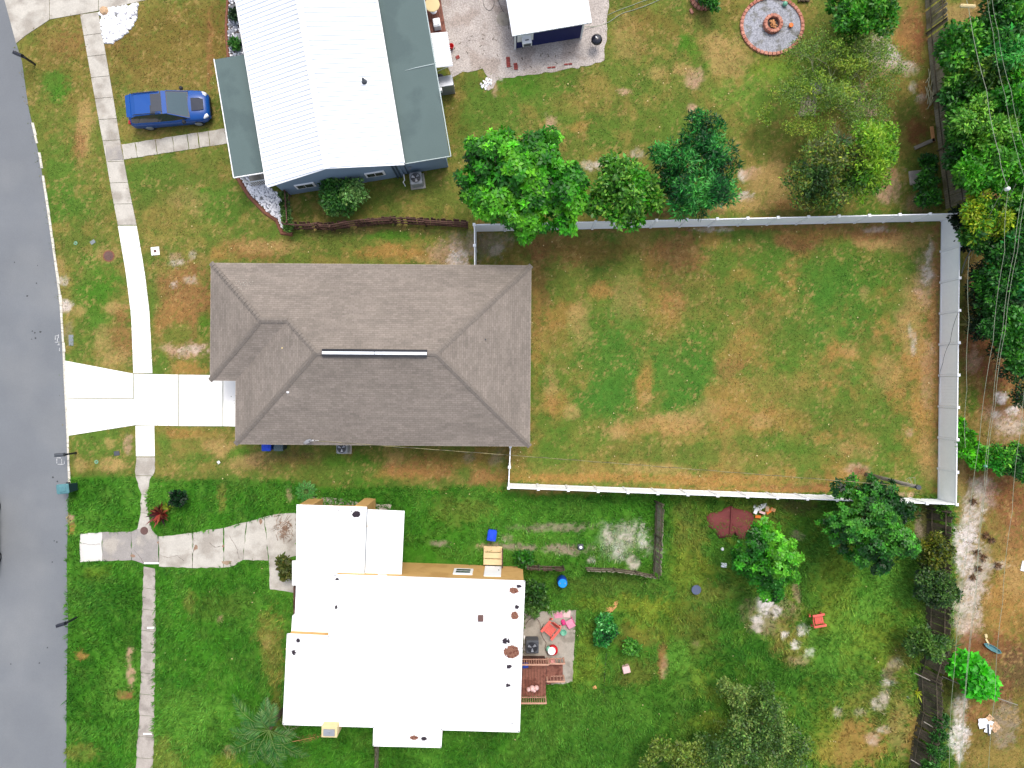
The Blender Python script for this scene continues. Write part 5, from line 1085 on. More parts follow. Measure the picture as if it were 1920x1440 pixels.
P, d, q = crown_points(sublobes(plxy([(1500,110,2.2,30),(1560,105,2.4,34),(1600,130,2.6,34),(1470,170,2.2,30),(1520,160,2.8,36),(1580,190,2.8,36),(1640,150,2.0,26),(1490,230,2.2,32),(1540,235,2.6,34),(1610,235,2.2,30),(1650,210,1.8,22),(1440,215,1.6,22)]), 5), n, g, .2, .2, .3)
D = unit(g.normal(size=(n,3))); Nn = unit(g.normal(size=(n,3))*.5+np.array([0,0,1])); Nn = unit(Nn-D*(Nn*D).sum(1, keepdims=True)); kp = fbm(P[:,0]*1.1, P[:,1]*1.1, 8, 3) > .47
P, D, Nn = P[kp], D[kp], Nn[kp]; n = len(P)
leaves_mesh('fine_foliage', P, D, Nn, .13*np.ones(n), .05*np.ones(n), tints(n, [S(124,164,52),S(156,192,60),S(104,146,50),S(178,204,72)], g, .25, .1, P), t)
b = G(1590,150); t = thing('bare_tree', 'smaller sparse sapling with yellow green tips just north of the wide bare tree', 'tree', b)
branchy(t, b, 5, 2.2, 3.0, M['deadbark'], 8, .04, [S(150,180,50),S(128,170,52)], 3000, .14)
b = G(1545,330); t = thing('bare_tree', 'leafless forked pale trunk rising out of the dark shaded tree', 'tree', b)
branchy(t, b, 4, 2.4, 5.0, M['deadbark'], 11, .07)
b = G(1398,1340); t = thing('bare_tree', 'thin pale branches of a sparse shrub in the southern rough lawn', 'shrub', b)
branchy(t, b, 7, 2.0, 1.6, M['deadbark'], 14, .02, OG, 1500, .13)

# palms and strap leaved plants
def frond(pts_out, base, az, L, droop, rise, nl, ll, r_, lw=.05):
    "adds rachis to pts_out['mb'] and leaflets to lists"
    d = Vector((math.cos(az), math.sin(az), 0)); s = Vector((-d.y, d.x, 0)); pts = []
    for k in range(9):
        q = k/8; pts.append(Vector(base)+d*L*q*(1-.12*q*droop)+Vector((0,0,rise*math.sin(q*1.9)*L-droop*q*q*L)))
    pts_out['mb'].tube(pts, [.018*(1-.8*k/8)*min(1,L/2)+.005 for k in range(9)], 5)
    for i in range(nl):
        q = .16+.84*(i+.5)/nl; k = q*8; a = int(min(7, k)); p = pts[a]+(pts[a+1]-pts[a])*(k-a); t = (pts[a+1]-pts[a]).normalized()
        for sg in (-1, 1):
            dd = (s*sg*.85+t*(.55+.5*q)+Vector((0,0,r_.uniform(-.3,.15)))).normalized()
            pts_out['P'].append(tuple(p)); pts_out['D'].append(tuple(dd)); nn = (Vector((0,0,1))-s*sg*.25); nn = nn-dd*nn.dot(dd); pts_out['N'].append(tuple(nn.normalized()))
            pts_out['L'].append(ll*math.sin(max(.12, min(1, (1.08-q)*1.6))*1.57)*r_.uniform(.85,1.1)); pts_out['W'].append(lw)
def palm(name, label, base, z, fr, nl, ll, cols, seed, trunk_r=.12, lw=.05, m='green'):
    r_ = random.Random(seed); b = G(*base); k = G(base[0], base[1], 0); t = thing(name, label, 'palm', b)
    top = Vector((b.x, b.y, z)); mb = MB()
    mb.tube([b, (b+top)/2, top], [trunk_r*1.3, trunk_r, trunk_r*.9], 8); part('trunk', mb, M['bark'], t, True)
    o = dict(mb=MB(), P=[], D=[], N=[], L=[], W=[])
    for (az, L, dr, ri) in fr: frond(o, top, R(az), L, dr, ri, nl, ll, r_, lw)
    part('frond_stems', o['mb'], M['palmstem'], t, True); g = np.random.default_rng(seed); n = len(o['P'])
    leaves_mesh('fronds', np.array(o['P']), np.array(o['D']), np.array(o['N']), np.array(o['L']), np.array(o['W']), tints(n, cols, g, .18, .08), t); return t
M['palmstem'] = mat('palm_stem', S(110,140,70), .7, .1)
pb = G(505,1368,2.6); pbx = (pb.x*F/H+960, 720-pb.y*F/H)
palm('palm_tree', 'feathery palm with long arching fronds at the south west corner of the ochre house', pbx, 2.6,
     [(140,3.0,.35,.28),(165,1.7,.3,.4),(208,3.2,.4,.25),(262,2.4,.45,.25),(320,2.9,.4,.25),(300,2.0,.3,.4),(75,1.7,.3,.5),(105,1.3,.2,.6),(240,2.6,.4,.3),(185,2.6,.45,.3),(350,1.6,.3,.4),(285,2.8,.4,.3),(95,1.9,.3,.35)],
     34, .62, [S(48,112,44),S(66,130,56),S(96,144,66),S(124,154,90)], 3, lw=.035)
tb_ = G(555,1378); t = thing('palm_frond', 'dead orange brown palm frond lying below the chimney', 'palm frond', tb_)
o = dict(mb=MB(), P=[], D=[], N=[], L=[], W=[]); frond(o, (tb_.x-.2, tb_.y-.35, .12), R(12), 2.0, .02, .03, 16, .35, random.Random(4), .04)
part('stem', o['mb'], M['peach'], t, True); leaves_mesh('leaflets', np.array(o['P']), np.array(o['D']), np.array(o['N']), np.array(o['L']), np.array(o['W']), tints(len(o['P']), [S(176,130,70),S(150,110,60)], np.random.default_rng(1), .2, .05), t)
tb_ = G(545,1362); t = thing('palm_frond', 'dry pale frond star beside the palm at the roof corner', 'palm frond', tb_)
o = dict(mb=MB(), P=[], D=[], N=[], L=[], W=[])
for az in (20,70,130,190,250,320): frond(o, (tb_.x, tb_.y, .5), R(az), .9, .3, .1, 6, .16, random.Random(az), .03)
part('stem', o['mb'], M['deadbark'], t, True); leaves_mesh('leaflets', np.array(o['P']), np.array(o['D']), np.array(o['N']), np.array(o['L']), np.array(o['W']), tints(len(o['P']), [S(150,140,90)], np.random.default_rng(1), .2, .05), t)
palm('cycad', 'small bright cycad with radiating fronds north of the carport', (577,920), .25, [(k*30+10, .72, .25, .35) for k in range(12)], 12, .2, [S(60,140,44),S(92,170,70)], 5, .06, .04)
def strap(name, label, cat, px, n, L, W_, cols, seed, z=.25, up=.5):
    g = np.random.default_rng(seed); b = G(*px); t = thing(name, label, cat, b); mb = MB(); mb.tube([b, b+Vector((0,0,z))], [.08,.05], 6); part('stem', mb, M['bark'], t)
    a = g.random(n)*6.28; el = g.random(n)*up+.05; D = unit(np.stack([np.cos(a), np.sin(a), el*2], 1)); P = np.array([tuple(b+Vector((0,0,z)))]*n)+g.normal(0,.03,(n,3)); Nn = unit(np.array([0,0,1.])-D*D[:,2:3])
    leaves_mesh('leaves', P, D, Nn, L*np.exp(g.normal(0,.2,n)), W_*np.ones(n), tints(n, cols, g, .3, .1), t); return t
strap('red_leaved_plant', 'dark red leaved rosette plant on the lawn by the neighbours pavement', 'plant', (306,961), 90, .62, .14, [S(92,26,30),S(130,48,40),S(62,22,30),S(150,90,60)], 4, .3, .9)
strap('red_leaved_plant', 'small yellow green shoot behind the dark red plant', 'plant', (317,950), 22, .36, .1, [S(130,150,40)], 5, .2, .8)
strap('dry_tuft', 'orange dry palmetto tuft hanging in the upper right woods', 'plant', (1842,58), 30, .6, .06, [S(220,170,80),S(190,140,70)], 6, 1.4)
strap('dry_tuft', 'pale yellow tuft of dry grass just outside the white fence', 'plant', (1812,608), 60, .9, .05, [S(150,160,80),S(180,170,100)], 7, .3)
strap('spiky_plant', 'grey green spiky palmetto east of the shrub on the lower rotting fence', 'plant', (1772,1212), 60, .95, .05, [S(84,120,70),S(110,140,84)], 8, .3)
strap('yellow_sprout', 'bright yellow green sprout in the dry grass by the lower rotting fence', 'plant', (1719,1296), 12, .38, .1, [S(190,210,40)], 9, .1)
strap('spiky_plant', 'small spiky plant poking over the top of the white fence', 'plant', (1786,832), 24, .45, .06, [S(60,100,50)], 10, 1.75)
for i, (x, y) in enumerate(((1830,1035),(1846,1003),(1857,1012),(1822,1082),(1833,1065),(1868,1060),(1824,940),(1842,1045))):
    strap('grass_tuft', f"brown dry grass tuft {['north of a pair on','left one of a pair on','right one of a pair on','lowest large one on','small one above the lowest on','eastern outlier on','topmost one on','middle one on'][i]} the pale sand strip", 'grass tuft', (x,y), 40, .26, .05, [S(110,84,58),S(138,104,72)], 30+i, .05, .6)['group'] = 'dry tufts on the sand strip'

# ------------------------------------------------------------------ grass blades (uncountable)
def grass(name, x0, x1, y0, y1, dens, L, W_, mask, seed, k=4, bright=1.0, lean=1.0, sp=.035):
    g = np.random.default_rng(seed); A, B_ = G(x0, y1), G(x1, y0); n = int((B_.x-A.x)*(B_.y-A.y)*dens)
    x = g.uniform(A.x, B_.x, n); y = g.uniform(A.y, B_.y, n); c, lu = cover(x, y); px = x*F/H+960; py = 720-y*F/H
    keep = mask(px, py, lu, g); x, y, c = x[keep], y[keep], c[keep]; n = len(x)
    hgt = (.5+fbm(x*.9, y*.9, 401, 3)*1.0)
    X_ = np.repeat(x, k)+g.normal(0, sp, n*k); Y_ = np.repeat(y, k)+g.normal(0, sp, n*k); wa = fbm(X_*.35, Y_*.35, 55, 2)*12
    a = wa+g.normal(0, 1.1, n*k); l = L*np.repeat(hgt, k)*g.uniform(.6,1.25,n*k); ln = g.uniform(.35,1.1,n*k)*lean
    z0 = np.full(n*k, .0); dx, dy = np.cos(a), np.sin(a); sx, sy = -dy, dx; w2 = W_*g.uniform(.7,1.3,n*k)/2
    V0 = np.stack([X_-sx*w2, Y_-sy*w2, z0], 1); V1 = np.stack([X_+sx*w2, Y_+sy*w2, z0], 1)
    V2 = np.stack([X_+dx*l*ln*.45+sx*w2, Y_+dy*l*ln*.45+sy*w2, l*.62], 1); V3 = np.stack([X_+dx*l*ln*.45-sx*w2, Y_+dy*l*ln*.45-sy*w2, l*.62], 1)
    V4 = np.stack([X_+dx*l*ln, Y_+dy*l*ln, l*(.62+.2*g.random(n*k))], 1)
    V = np.stack([V0,V1,V2,V3,V4], 1).reshape(-1,3); b = np.arange(n*k)*5
    F3 = np.stack([np.stack([b,b+1,b+2],1), np.stack([b,b+2,b+3],1), np.stack([b+3,b+2,b+4],1)], 1).reshape(-1,3)
    T = np.repeat(c, k, 0)*np.exp(g.normal(0, .22, n*k))[:,None]*bright; T[:,0] *= np.exp(g.normal(0,.12,n*k))
    return tag(npmesh(name, V, F3, M['grass'], np.repeat(np.clip(T,.002,.7), 5, 0)), kind='stuff')
def inpoly(px, py, q):
    r = np.zeros(px.shape, bool); n = len(q); j = n-1
    for i in range(n):
        xi, yi = q[i]; xj, yj = q[j]; c_ = ((yi > py) != (yj > py)) & (px < (xj-xi)*(py-yi)/((yj-yi) or 1e-9)+xi); r ^= c_; j = i
    return r
HARD = [[(-200,-100)]+[(x-1,y) for x,y in edge[1:19]]+[(-200,1600)],
 [(150,22),(166,118),(186,230),(197,288),(209,360),(221,422),(236,512),(246,592),(250,700),(120,675),(127,817),(254,798),(255,893),(261,915),(264,945),(258,985),(256,992),(192,997),(150,1001),(150,1054),(240,1051),(270,1060),(267,1125),(265,1187),(264,1260),(261,1347),(254,1440),(252,1500),(286,1500),(288,1440),(290,1260),(291,1066),(360,1066),(419,1064),(455,1050),(503,1051),(506,1107),(556,1115),(556,962),(495,969),(462,979),(418,990),(360,999),(330,1003),(298,1006),(283,990),(277,962),(277,925),(290,888),(289,798),(441,799),(441,703),(286,700),(280,585),(271,510),(256,423),(243,360),(232,299),(429,268),(426,240),(227,271),(217,212),(200,112),(184,22)],
 [(8,-10),(30,81),(92,37),(184,20),(330,-12)], [(800,-120),(806,0),(846,146),(884,134),(905,128),(914,144),(990,140),(1100,124),(1133,113),(1140,-120)],
 [(983,1150),(1080,1144),(1073,1280),(975,1285)], [(420,120),(830,0),(830,300),(520,350)], [(420,510),(980,510),(980,815),(460,815),(460,700),(420,700)],
 [(565,960),(975,1085),(960,1345),(545,1340)], [(184,20),(260,8),(262,36),(240,66),(196,84)], [(1386,-5),(1508,-5),(1508,60),(1480,100),(1410,100),(1388,60)],
 [(425,-5),(450,-5),(462,110),(428,108)], [(447,330),(520,340),(545,440),(525,440)]]
def free(px, py):
    r = np.ones(px.shape, bool)
    for q in HARD: r &= ~inpoly(px, py, q)
    return r
lawn = (grass('long_grass', 120, 1800, 885, 1460, 40, .24, .036, lambda px,py,lu,g: free(px,py) & (g.random(len(px)) < lu) & (lu > .25), 1, 4, 1.45),
 grass('short_grass', 30, 1930, -20, 1460, 34, .06, .03, lambda px,py,lu,g: free(px,py) & (lu < .5) & (g.random(len(px)) < .85), 2, 2, 1.22, 1.8, .14))

# ------------------------------------------------------------------ vehicles
def make_car(name, label, paint, hood_stripe, L=4.75, W=1.86, Hh=1.68):
    t = thing(name, label, 'car')
    # stations along x (rear -> front): half width, belt height, lower edge
    st = [(-.5,.72,.86,.42),(-.485,.84,.98,.34),(-.45,.90,1.06,.28),(-.36,.925,1.08,.24),(-.2,.93,1.06,.22),(0,.93,1.04,.22),(.18,.93,1.02,.22),(.30,.925,.98,.24),(.40,.90,.90,.26),(.455,.84,.82,.30),(.485,.72,.74,.34),(.5,.55,.66,.40)]
    mb = MB(); rings = []
    for x, hw, zt, zb in st:
        hw *= W/1.86; X_ = x*L
        rings.append([(X_,-hw*.86,zb),(X_,-hw,zb+.14),(X_,-hw*1.0,zt-.30),(X_,-hw*.97,zt-.10),(X_,-hw*.86,zt),(X_,-hw*.45,zt+.045),(X_,0,zt+.06),(X_,hw*.45,zt+.045),(X_,hw*.86,zt),(X_,hw*.97,zt-.10),(X_,hw,zt-.30),(X_,hw,zb+.14),(X_,hw*.86,zb)])
    vs = [v for r_ in rings for v in r_]; k = 13; fs = []
    for i in range(len(rings)-1):
        for j in range(k): fs.append((i*k+j, (i+1)*k+j, (i+1)*k+(j+1)%k, i*k+(j+1)%k))
    fs += [tuple(range(k)), tuple((len(rings)-1)*k+k-1-j for j in range(k))]
    mb.add(vs, fs); body = part('body', mb, paint, t, True)
    # greenhouse
    g = [(-.455,.74,1.00),(-.40,.70,1.52),(-.33,.68,Hh-.03),(-.10,.68,Hh),(.055,.66,Hh-.05),(.275,.78,1.02)]
    mb = MB(); vs = []
    for x, hw, z in g: vs += [(x*L,-hw*W/1.86,z),(x*L,hw*W/1.86,z)]
    base = [(-.455,.80),(-.40,.845),(-.33,.85),(-.10,.86),(.055,.86),(.275,.80)]
    for x, hw in base: vs += [(x*L,-hw*W/1.86,1.0),(x*L,hw*W/1.86,1.0)]
    fs = []
    for i in range(5):
        fs += [(2*i,2*i+2,2*i+3,2*i+1),(12+2*i,12+2*i+2,2*i+2,2*i),(12+2*i+1,2*i+1,2*i+3,12+2*i+3)]
    fs += [(12,0,1,13),(10,22,23,11)]
    mb.add(vs, fs); gh = part('cabin_glass', mb, M['carglass'], t)
    def panel(nm, q, m, th=.018, parent=None):
        mb = MB(); n = len(q); up = [(x*L,y*W/1.86,z+th) for x,y,z in q]; dn = [(x*L,y*W/1.86,z-.02) for x,y,z in q]
        mb.add(up+dn, [tuple(range(n))]+[(n+i,n+(i+1)%n,(i+1)%n,i) for i in range(n)]); return part(nm, mb, m, parent or t)
    panel('roof', [(-.40,-.70,1.52),(-.33,-.68,Hh-.03),(-.10,-.68,Hh),(-.02,-.67,Hh-.02),(-.02,.67,Hh-.02),(-.10,.68,Hh),(-.33,.68,Hh-.03),(-.40,.70,1.52)][::1], paint)
    panel('sunroof', [(-.13,-.52,Hh+.004),(.0,-.52,Hh-.012),(.0,.52,Hh-.012),(-.13,.52,Hh+.004)], M['carglass'])
    panel('windscreen', [(.065,-.60,Hh-.075),(.262,-.70,1.05),(.262,.70,1.05),(.065,.60,Hh-.075)], M['windscreen'], .006, gh)
    panel('roof_front', [(.0,-.67,Hh-.02),(.055,-.66,Hh-.05),(.055,.66,Hh-.05),(.0,.67,Hh-.02)], paint)
    if hood_stripe: panel('hood_stripe', [(.305,-.38,1.05),(.40,-.36,1.0),(.445,-.30,.94),(.445,.30,.94),(.40,.36,1.0),(.305,.38,1.05)], M['cardark'], .012)
    panel('rear_spoiler', [(-.455,-.62,1.50),(-.395,-.66,1.55),(-.395,.66,1.55),(-.455,.62,1.50)], paint)
    for s in (-1, 1):
        mb = MB(); mb.tube([(-.36*L,s*.62*W/1.86,Hh+.0),(-.34*L,s*.62*W/1.86,Hh+.06),(-.05*L,s*.62*W/1.86,Hh+.07),(-.03*L,s*.62*W/1.86,Hh+.01)], .022, 6); part('roof_rail', mb, M['black'], t)
        mb = MB(); mb.tube([(.275*L,s*.80*W/1.86,1.02),(.055*L,s*.67*W/1.86,Hh-.04)], .03, 6); part('windscreen_pillar', mb, paint, t)
        mb = MB(); mb.bbox((.20*L,s*(W/2+.07),1.08), (.20,.20,.14), .04); part('wing_mirror', mb, M['black'], t)
        mb = MB(); mb.bbox((.452*L,s*.66*W/1.86,.79), (.34,.22,.12), .04, -s*.45); part('headlight', mb, M['lamp'], t)
        mb = MB(); mb.bbox((-.478*L,s*.72*W/1.86,.98), (.16,.24,.12), .03, s*.3); part('tail_light', mb, M['taillamp'], t)
        for x in (-.30, .32):
            mb = MB(); 
            ring = lambda r_, y: [(x*L+r_*math.cos(6.2832*j/18), y, .35+r_*math.sin(6.2832*j/18)) for j in range(18)]
            y0, y1 = s*(W/2-.24), s*(W/2-.005); mb.add(ring(.35,y0)+ring(.35,y1), [(j,(j+1)%18,18+(j+1)%18,18+j) for j in range(18)]+[tuple(range(18)), tuple(range(35,17,-1))]); wl = part('wheel', mb, M['tyreblack'], t)
            mb = MB(); mb.add(ring(.22,y1+s*.001)+ring(.19,y1+s*.02), [(j,(j+1)%18,18+(j+1)%18,18+j) for j in range(18)]+[tuple(range(18,36))]); part('rim', mb, M['silver'], wl)
    mb = MB(); mb.bbox((.488*L,0,.52), (.12,1.1,.22), .02); part('grille', mb, M['black'], t)
    mb = MB(); mb.bbox((-.493*L,0,.55), (.10,1.5,.2), .02); part('rear_bumper', mb, M['black'], t)
    return t
c = make_car('parked_car', 'blue sport utility car with a dark hood stripe parked on the lawn', M['carblue'], True)
p = G(319, 205, .6); c.location = (p.x, p.y, 0); c.rotation_euler = (0,0,R(5))
c = make_car('parked_car', 'black car on the road cut off by the left edge of the photo', M['carblack'], False, 4.9)
p = G(-33, 1000, .3); c.location = (p.x, p.y, 0); c.rotation_euler = (0,0,R(91))

# ------------------------------------------------------------------ street furniture
def mailbox(label, px, az, head):
    b = G(*px); t = thing('mailbox', label, 'mailbox', b, 0, 'mailboxes along the kerb')
    mb = MB(); mb.box((b.x,b.y,.55), (.10,.10,1.1)); part('post', mb, M['black'], t)
    d = Vector((math.cos(R(az)), math.sin(R(az)), 0)); mb = MB(); mb.box(b+d*.18+Vector((0,0,.98)), (.62,.08,.07), R(az)); part('arm', mb, M['black'], t)
    c = b+d*.26+Vector((0,0,1.02)); s = Vector((-d.y,d.x,0)); prof = [(-.10,0),(-.10,.14),(-.08,.20),(-.04,.235),(0,.245),(.04,.235),(.08,.20),(.10,.14),(.10,0)]
    mb = MB(); n = 9; mb.add([c-d*.26+s*x+Vector((0,0,z)) for x,z in prof]+[c+d*.26+s*x+Vector((0,0,z)) for x,z in prof], [(i,(i+1)%n,n+(i+1)%n,n+i) for i in range(n)]+[tuple(range(n)), tuple(range(2*n-1,n-1,-1))]); bx_ = part('box', mb, head, t)
    mb = MB(); mb.box(c+d*.27+Vector((0,0,.11)), (.02,.19,.2), R(az)); part('door', mb, M['black'], bx_)
mailbox('black mailbox at the kerb near the upper left driveway', (66,121), 158, M['blackmetal'])
mailbox('slate grey mailbox at the kerb just south of the white driveway', (143,849), 183, M['darkgrey'])
mailbox('dark mailbox on the grass verge near the bottom left', (145,1157), 197, M['blackmetal'])
def wheelie(label, px, rz, body, lid, s=1.0, parentgroup=None):
    b = G(*px); t = thing('wheelie_bin', label, 'bin', b, rz)
    def loc(x, y, z): return Vector((b.x+x*s, b.y+y*s, z*s))
    mb = MB(); mb.box(loc(0,0,.5), (.50*s,.60*s,.96*s), 0, taper=1.0); v = mb.v
    mb.v = [((x-b.x)*(.82 if z < .3 else 1)+b.x, (y-b.y)*(.82 if z < .3 else 1)+b.y, z) for x,y,z in v]; part('body', mb, body, t)
    mb = MB(); mb.bbox(loc(0,.02,1.01), (.56*s,.68*s,.07*s), .05); mb.bbox(loc(0,.02,1.06), (.40*s,.46*s,.05*s), .06); part('lid', mb, lid, t)
    mb = MB(); mb.tube([loc(-.24,.37,.98), loc(.24,.37,.98)], .022*s); part('handle', mb, lid, t)
    for q in (-.25,.25):
        mb = MB(); mb.add([loc(q-.03,.28+.1*math.cos(j*.6283),.1+.1*math.sin(j*.6283)) for j in range(10)]+[loc(q+.03,.28+.1*math.cos(j*.6283),.1+.1*math.sin(j*.6283)) for j in range(10)], [(j,(j+1)%10,10+(j+1)%10,10+j) for j in range(10)]+[tuple(range(10)),tuple(range(19,9,-1))]); part('wheel', mb, M['black'], t)
wheelie('teal rubbish bin standing on the road edge beside the lush verge', (139,912), R(95), M['tealdark'], M['teal'], 1.05)
wheelie('bright blue recycling bin against the south wall of the shingled house', (510,833), R(0), M['deepblue'], M['blue'])
wheelie('grey green bin beside the blue one at the shingled house', (532,833), R(0), M['tealdark'], M['bingrey'])
wheelie('bright blue recycling bin alone on the grass north of the door steps', (923,999), R(-8), M['deepblue'], M['blue'], .95)
def disc(name, label, cat, px, r_, m, z=.03, group=None, rim=None, dot=None, sq=False, rz=0):
    b = G(*px); t = thing(name, label, cat, b, group=group); mb = MB()
    if sq: mb.bbox((b.x,b.y,z/2), (r_[0],r_[1],z), .01, rz)
    else: mb.lathe((b.x,b.y,.001), [(r_,0),(r_,z*.8),(r_*.93,z)], 20)
    part('cover', mb, m, t)
    if rim: mb = MB(); mb.lathe((b.x,b.y,.001), [(r_*1.25,0),(r_*1.25,z*.5)], 20); part('frame', mb, rim, t)
    if dot: mb = MB(); mb.lathe((b.x,b.y,z), [(dot,0),(dot,.012)], 12); part('lid', mb, M['brownlid'], t)
disc('manhole_cover', 'round brown iron cover in the verge west of the sidewalk', 'manhole cover', (204,480), .28, M['brownlid'], rim=M['edging'])
disc('manhole_cover', 'round iron cover where the sidewalk meets the weathered driveway', 'manhole cover', (271,995), .24, M['brownlid'], z=.05, rim=M['conc_grey'])
disc('sewer_cleanout', 'square white concrete block with a small brown cap east of the sidewalk', 'cleanout', (291.5,471), (.5,.5), M['conc_new'], z=.05, dot=.09, sq=True, rz=.1)
disc('valve_cover', 'small pale green round cap in the verge west of the brown iron cover', 'valve cover', (142,456), .12, M['green'], dot=.04)
disc('valve_cover', 'small pale green round cap in the verge south of the white driveway', 'valve cover', (181,866), .12, M['green'], dot=.04)
disc('utility_cover', 'small grey lid between the green cap and brown cover', 'meter lid', (174,454), (.3,.22), M['greylid'], sq=True, rz=.6)
disc('utility_cover', 'tall grey rectangular lid in the verge near the white driveway apron', 'meter lid', (133.5,638), (.28,.66), M['greylid'], sq=True, rz=.02)
disc('utility_cover', 'dark rectangular lid in the verge south of the white driveway', 'meter lid', (219,850), (.34,.27), M['darkgrey'], sq=True, rz=.1)
disc('paper_scrap', 'small white square scrap on the lawn by the shingled house', 'litter', (410,867), (.17,.17), M['cloth'], sq=True, rz=.6, z=.02)
# air conditioners
def condenser(label, px, s, rz, body, z=.1, bladem=None, pad=True):
    b = G(*px); t = thing('air_conditioner', label, 'air conditioner', b, rz)
    if pad: mb = MB(); mb.bbox((b.x,b.y,.05), (s*1.25,s*1.25,.1), .02); part('slab', mb, M['conc_old'], t)
    mb = MB(); mb.bbox((b.x,b.y,z+.38), (s,s,.76), .06); part('casing', mb, body, t)
    mb = MB(); mb.lathe((b.x,b.y,z+.765), [(s*.41,0),(s*.41,.012)], 24); g = part('fan_opening', mb, M['black'], t)
    for k in range(3):
        a = k*2.094+.6; mb = MB(); mb.add([(b.x+math.cos(a+o)*r_*s, b.y+math.sin(a+o)*r_*s, z+.79+h) for r_, o, h in ((.06,-.3,0),(.36,-.32,.02),(.36,.32,-.0),(.06,.5,0))], [(0,1,2,3)]); part('fan_blade', mb, bladem or M['silver'], g)
    mb = MB()
    for r_ in (.14,.24,.34,.42): 
        mb.tube([(b.x+math.cos(j*.3491)*r_*s, b.y+math.sin(j*.3491)*r_*s, z+.81) for j in range(19)], .006, 4, False)
    part('fan_guard', mb, body, t)
    return t
condenser('pale grey air conditioning unit on a slab south of the blue house', (783,341), .72, R(8), M['acgrey'])
condenser('pale grey air conditioning unit tucked under the south eave of the shingled house', (647,838), .66, 0, M['acgrey'])
condenser('black air conditioning unit on the patio beside the ochre house', (997,1204), .78, 0, M['darkgrey'], pad=False)
# kettle grill
b = G(1116,86); t = thing('kettle_grill', 'black kettle grill on thin legs at the east end of the gravel court', 'grill', b)
mb = MB(); mb.lathe((b.x,b.y,.72), [(.10,-.24),(.24,-.14),(.31,0),(.33,.03)], 22); part('bowl', mb, M['blackmetal'], t, True)
mb = MB(); mb.lathe((b.x,b.y,.755), [(.335,0),(.31,.10),(.22,.19),(.10,.235),(.02,.245)], 22); ld = part('lid', mb, M['blackmetal'], t, True)
mb = MB(); mb.lathe((b.x-.06,b.y+.05,.98), [(.035,0),(.035,.02)], 10); part('air_vent', mb, M['silver'], ld)
for k in range(3):
    a = k*2.094+.5; mb = MB(); mb.tube([(b.x+math.cos(a)*.2,b.y+math.sin(a)*.2,.6),(b.x+math.cos(a)*.36,b.y+math.sin(a)*.36,.02)], .014); part('leg', mb, M['silver'], t)
for s in (-1,1):
    mb = MB(); mb.tube([(b.x-.3,b.y+s*.16,.8),(b.x-.44,b.y+s*.16,.8),(b.x-.44,b.y+s*.08,.8)], .012); part('handle', mb, M['black'], t)
# objects on the gravel court
def clutter(name, label, cat, px, dims, m, z=None, rz=0, b=.02, group=None):
    c = G(*px, 0); mb = MB(); mb.bbox((c.x,c.y,(z or 0)+dims[2]/2), dims, b, rz); return solo(name, mb, m, label, cat, group)
mb = MB(); r_ = random.Random(3)
paves = []
for (cx_, cy_, n) in ((952,112,0),(952,122,0),(967,125,0)): pass
def pavers(label, cx, cy, rows, cols, rz=.1):
    c = G(cx, cy); t = thing('brick_pavers', label, 'bricks', c, rz); 
    for i in range(rows):
        for j in range(cols):
            x, y = (j-(cols-1)/2)*.26, (i-(rows-1)/2)*.105; mb = MB(); mb.bbox((c.x+x+random.uniform(-.01,.01),c.y+y,.05), (.23,.085,.06), .01); part('brick', mb, M['brickred'], t)
M['brickred'] = mat('old_red_brick', S(168,84,76), .9, .15, 6)
pavers('larger block of red brick pavers set in the gravel court', 953, 117, 6, 1); pavers('smaller block of red brick pavers right of the larger one', 967, 125, 4, 1)
pavers('faded pair of brick pavers near the white awning', 858, 108, 2, 1, .5); pavers('row of sunken bricks at the southern gravel edge, eastern one', 1065, 121, 1, 2)
pavers('row of sunken bricks at the southern gravel edge, western one', 1034, 127, 1, 2)
disc('stepping_slab', 'round grey slab lying in the gravel west of the shed', 'slab', (944,36), .42, M['patio'], z=.04)
mb = MB(); r_ = random.Random(9); c = G(914,158)
for i in range(40): 
    a = r_.random()*6.28; q = r_.random()*.42; mb.lathe((c.x+math.cos(a)*q, c.y+math.sin(a)*q*.8, .02), [(.07,0),(.06,.05),(.03,.07)], 6)
solo('white_pebbles', mb, M['stone_white'], 'small heap of white pebbles at the southern tip of the gravel court', 'pebbles', kind='stuff')
def hose(name, label, pts, m, r_=.018, z=.03, cat='hose'):
    mb = MB(); P = [G(x, y, zz[0] if zz else z) for x, y, *zz in pts]; Q = []
    for i in range(len(P)-1):
        a0 = P[max(0,i-1)]; a1, a2 = P[i], P[i+1]; a3 = P[min(len(P)-1,i+2)]
        for k in range(6):
            t = k/6; Q.append(.5*((2*a1)+(a2-a0)*t+(2*a0-5*a1+4*a2-a3)*t*t+(3*a1-a0-3*a2+a3)*t**3))
    Q.append(P[-1]); mb.tube(Q, r_, 5); return solo(name, mb, m, label, cat)
hose('garden_hose', 'pale garden hose running east from the shed towards the top edge', [(1090,50,.3),(1115,50),(1140,42),(1165,26),(1190,18),(1215,9),(1240,-2)], M['wire'], .02)
hose('garden_hose', 'second thinner pale hose north of the first one by the shed', [(1140,28),(1160,19),(1185,10),(1200,4),(1225,-4)], M['wire'], .018)
hose('electric_cable', 'dark looped cord on the gravel at the top edge', [(905,-5),(908,12),(918,20),(926,10),(926,-5)], M['wiredark'], .014)
hose('electric_cable', 'dark cord running down to the west side of the shed', [(932,-5),(940,15),(952,35),(954,55)], M['wiredark'], .014)
mb = MB()
for i in range(30):
    x, y = random.gauss(900,30), random.gauss(85,22)
    if i > 14: x, y = random.gauss(1000,60), random.gauss(108,14)
    c = G(x, y); mb.box((c.x,c.y,.03), (.05+random.random()*.12,.03,.02), random.random()*3)
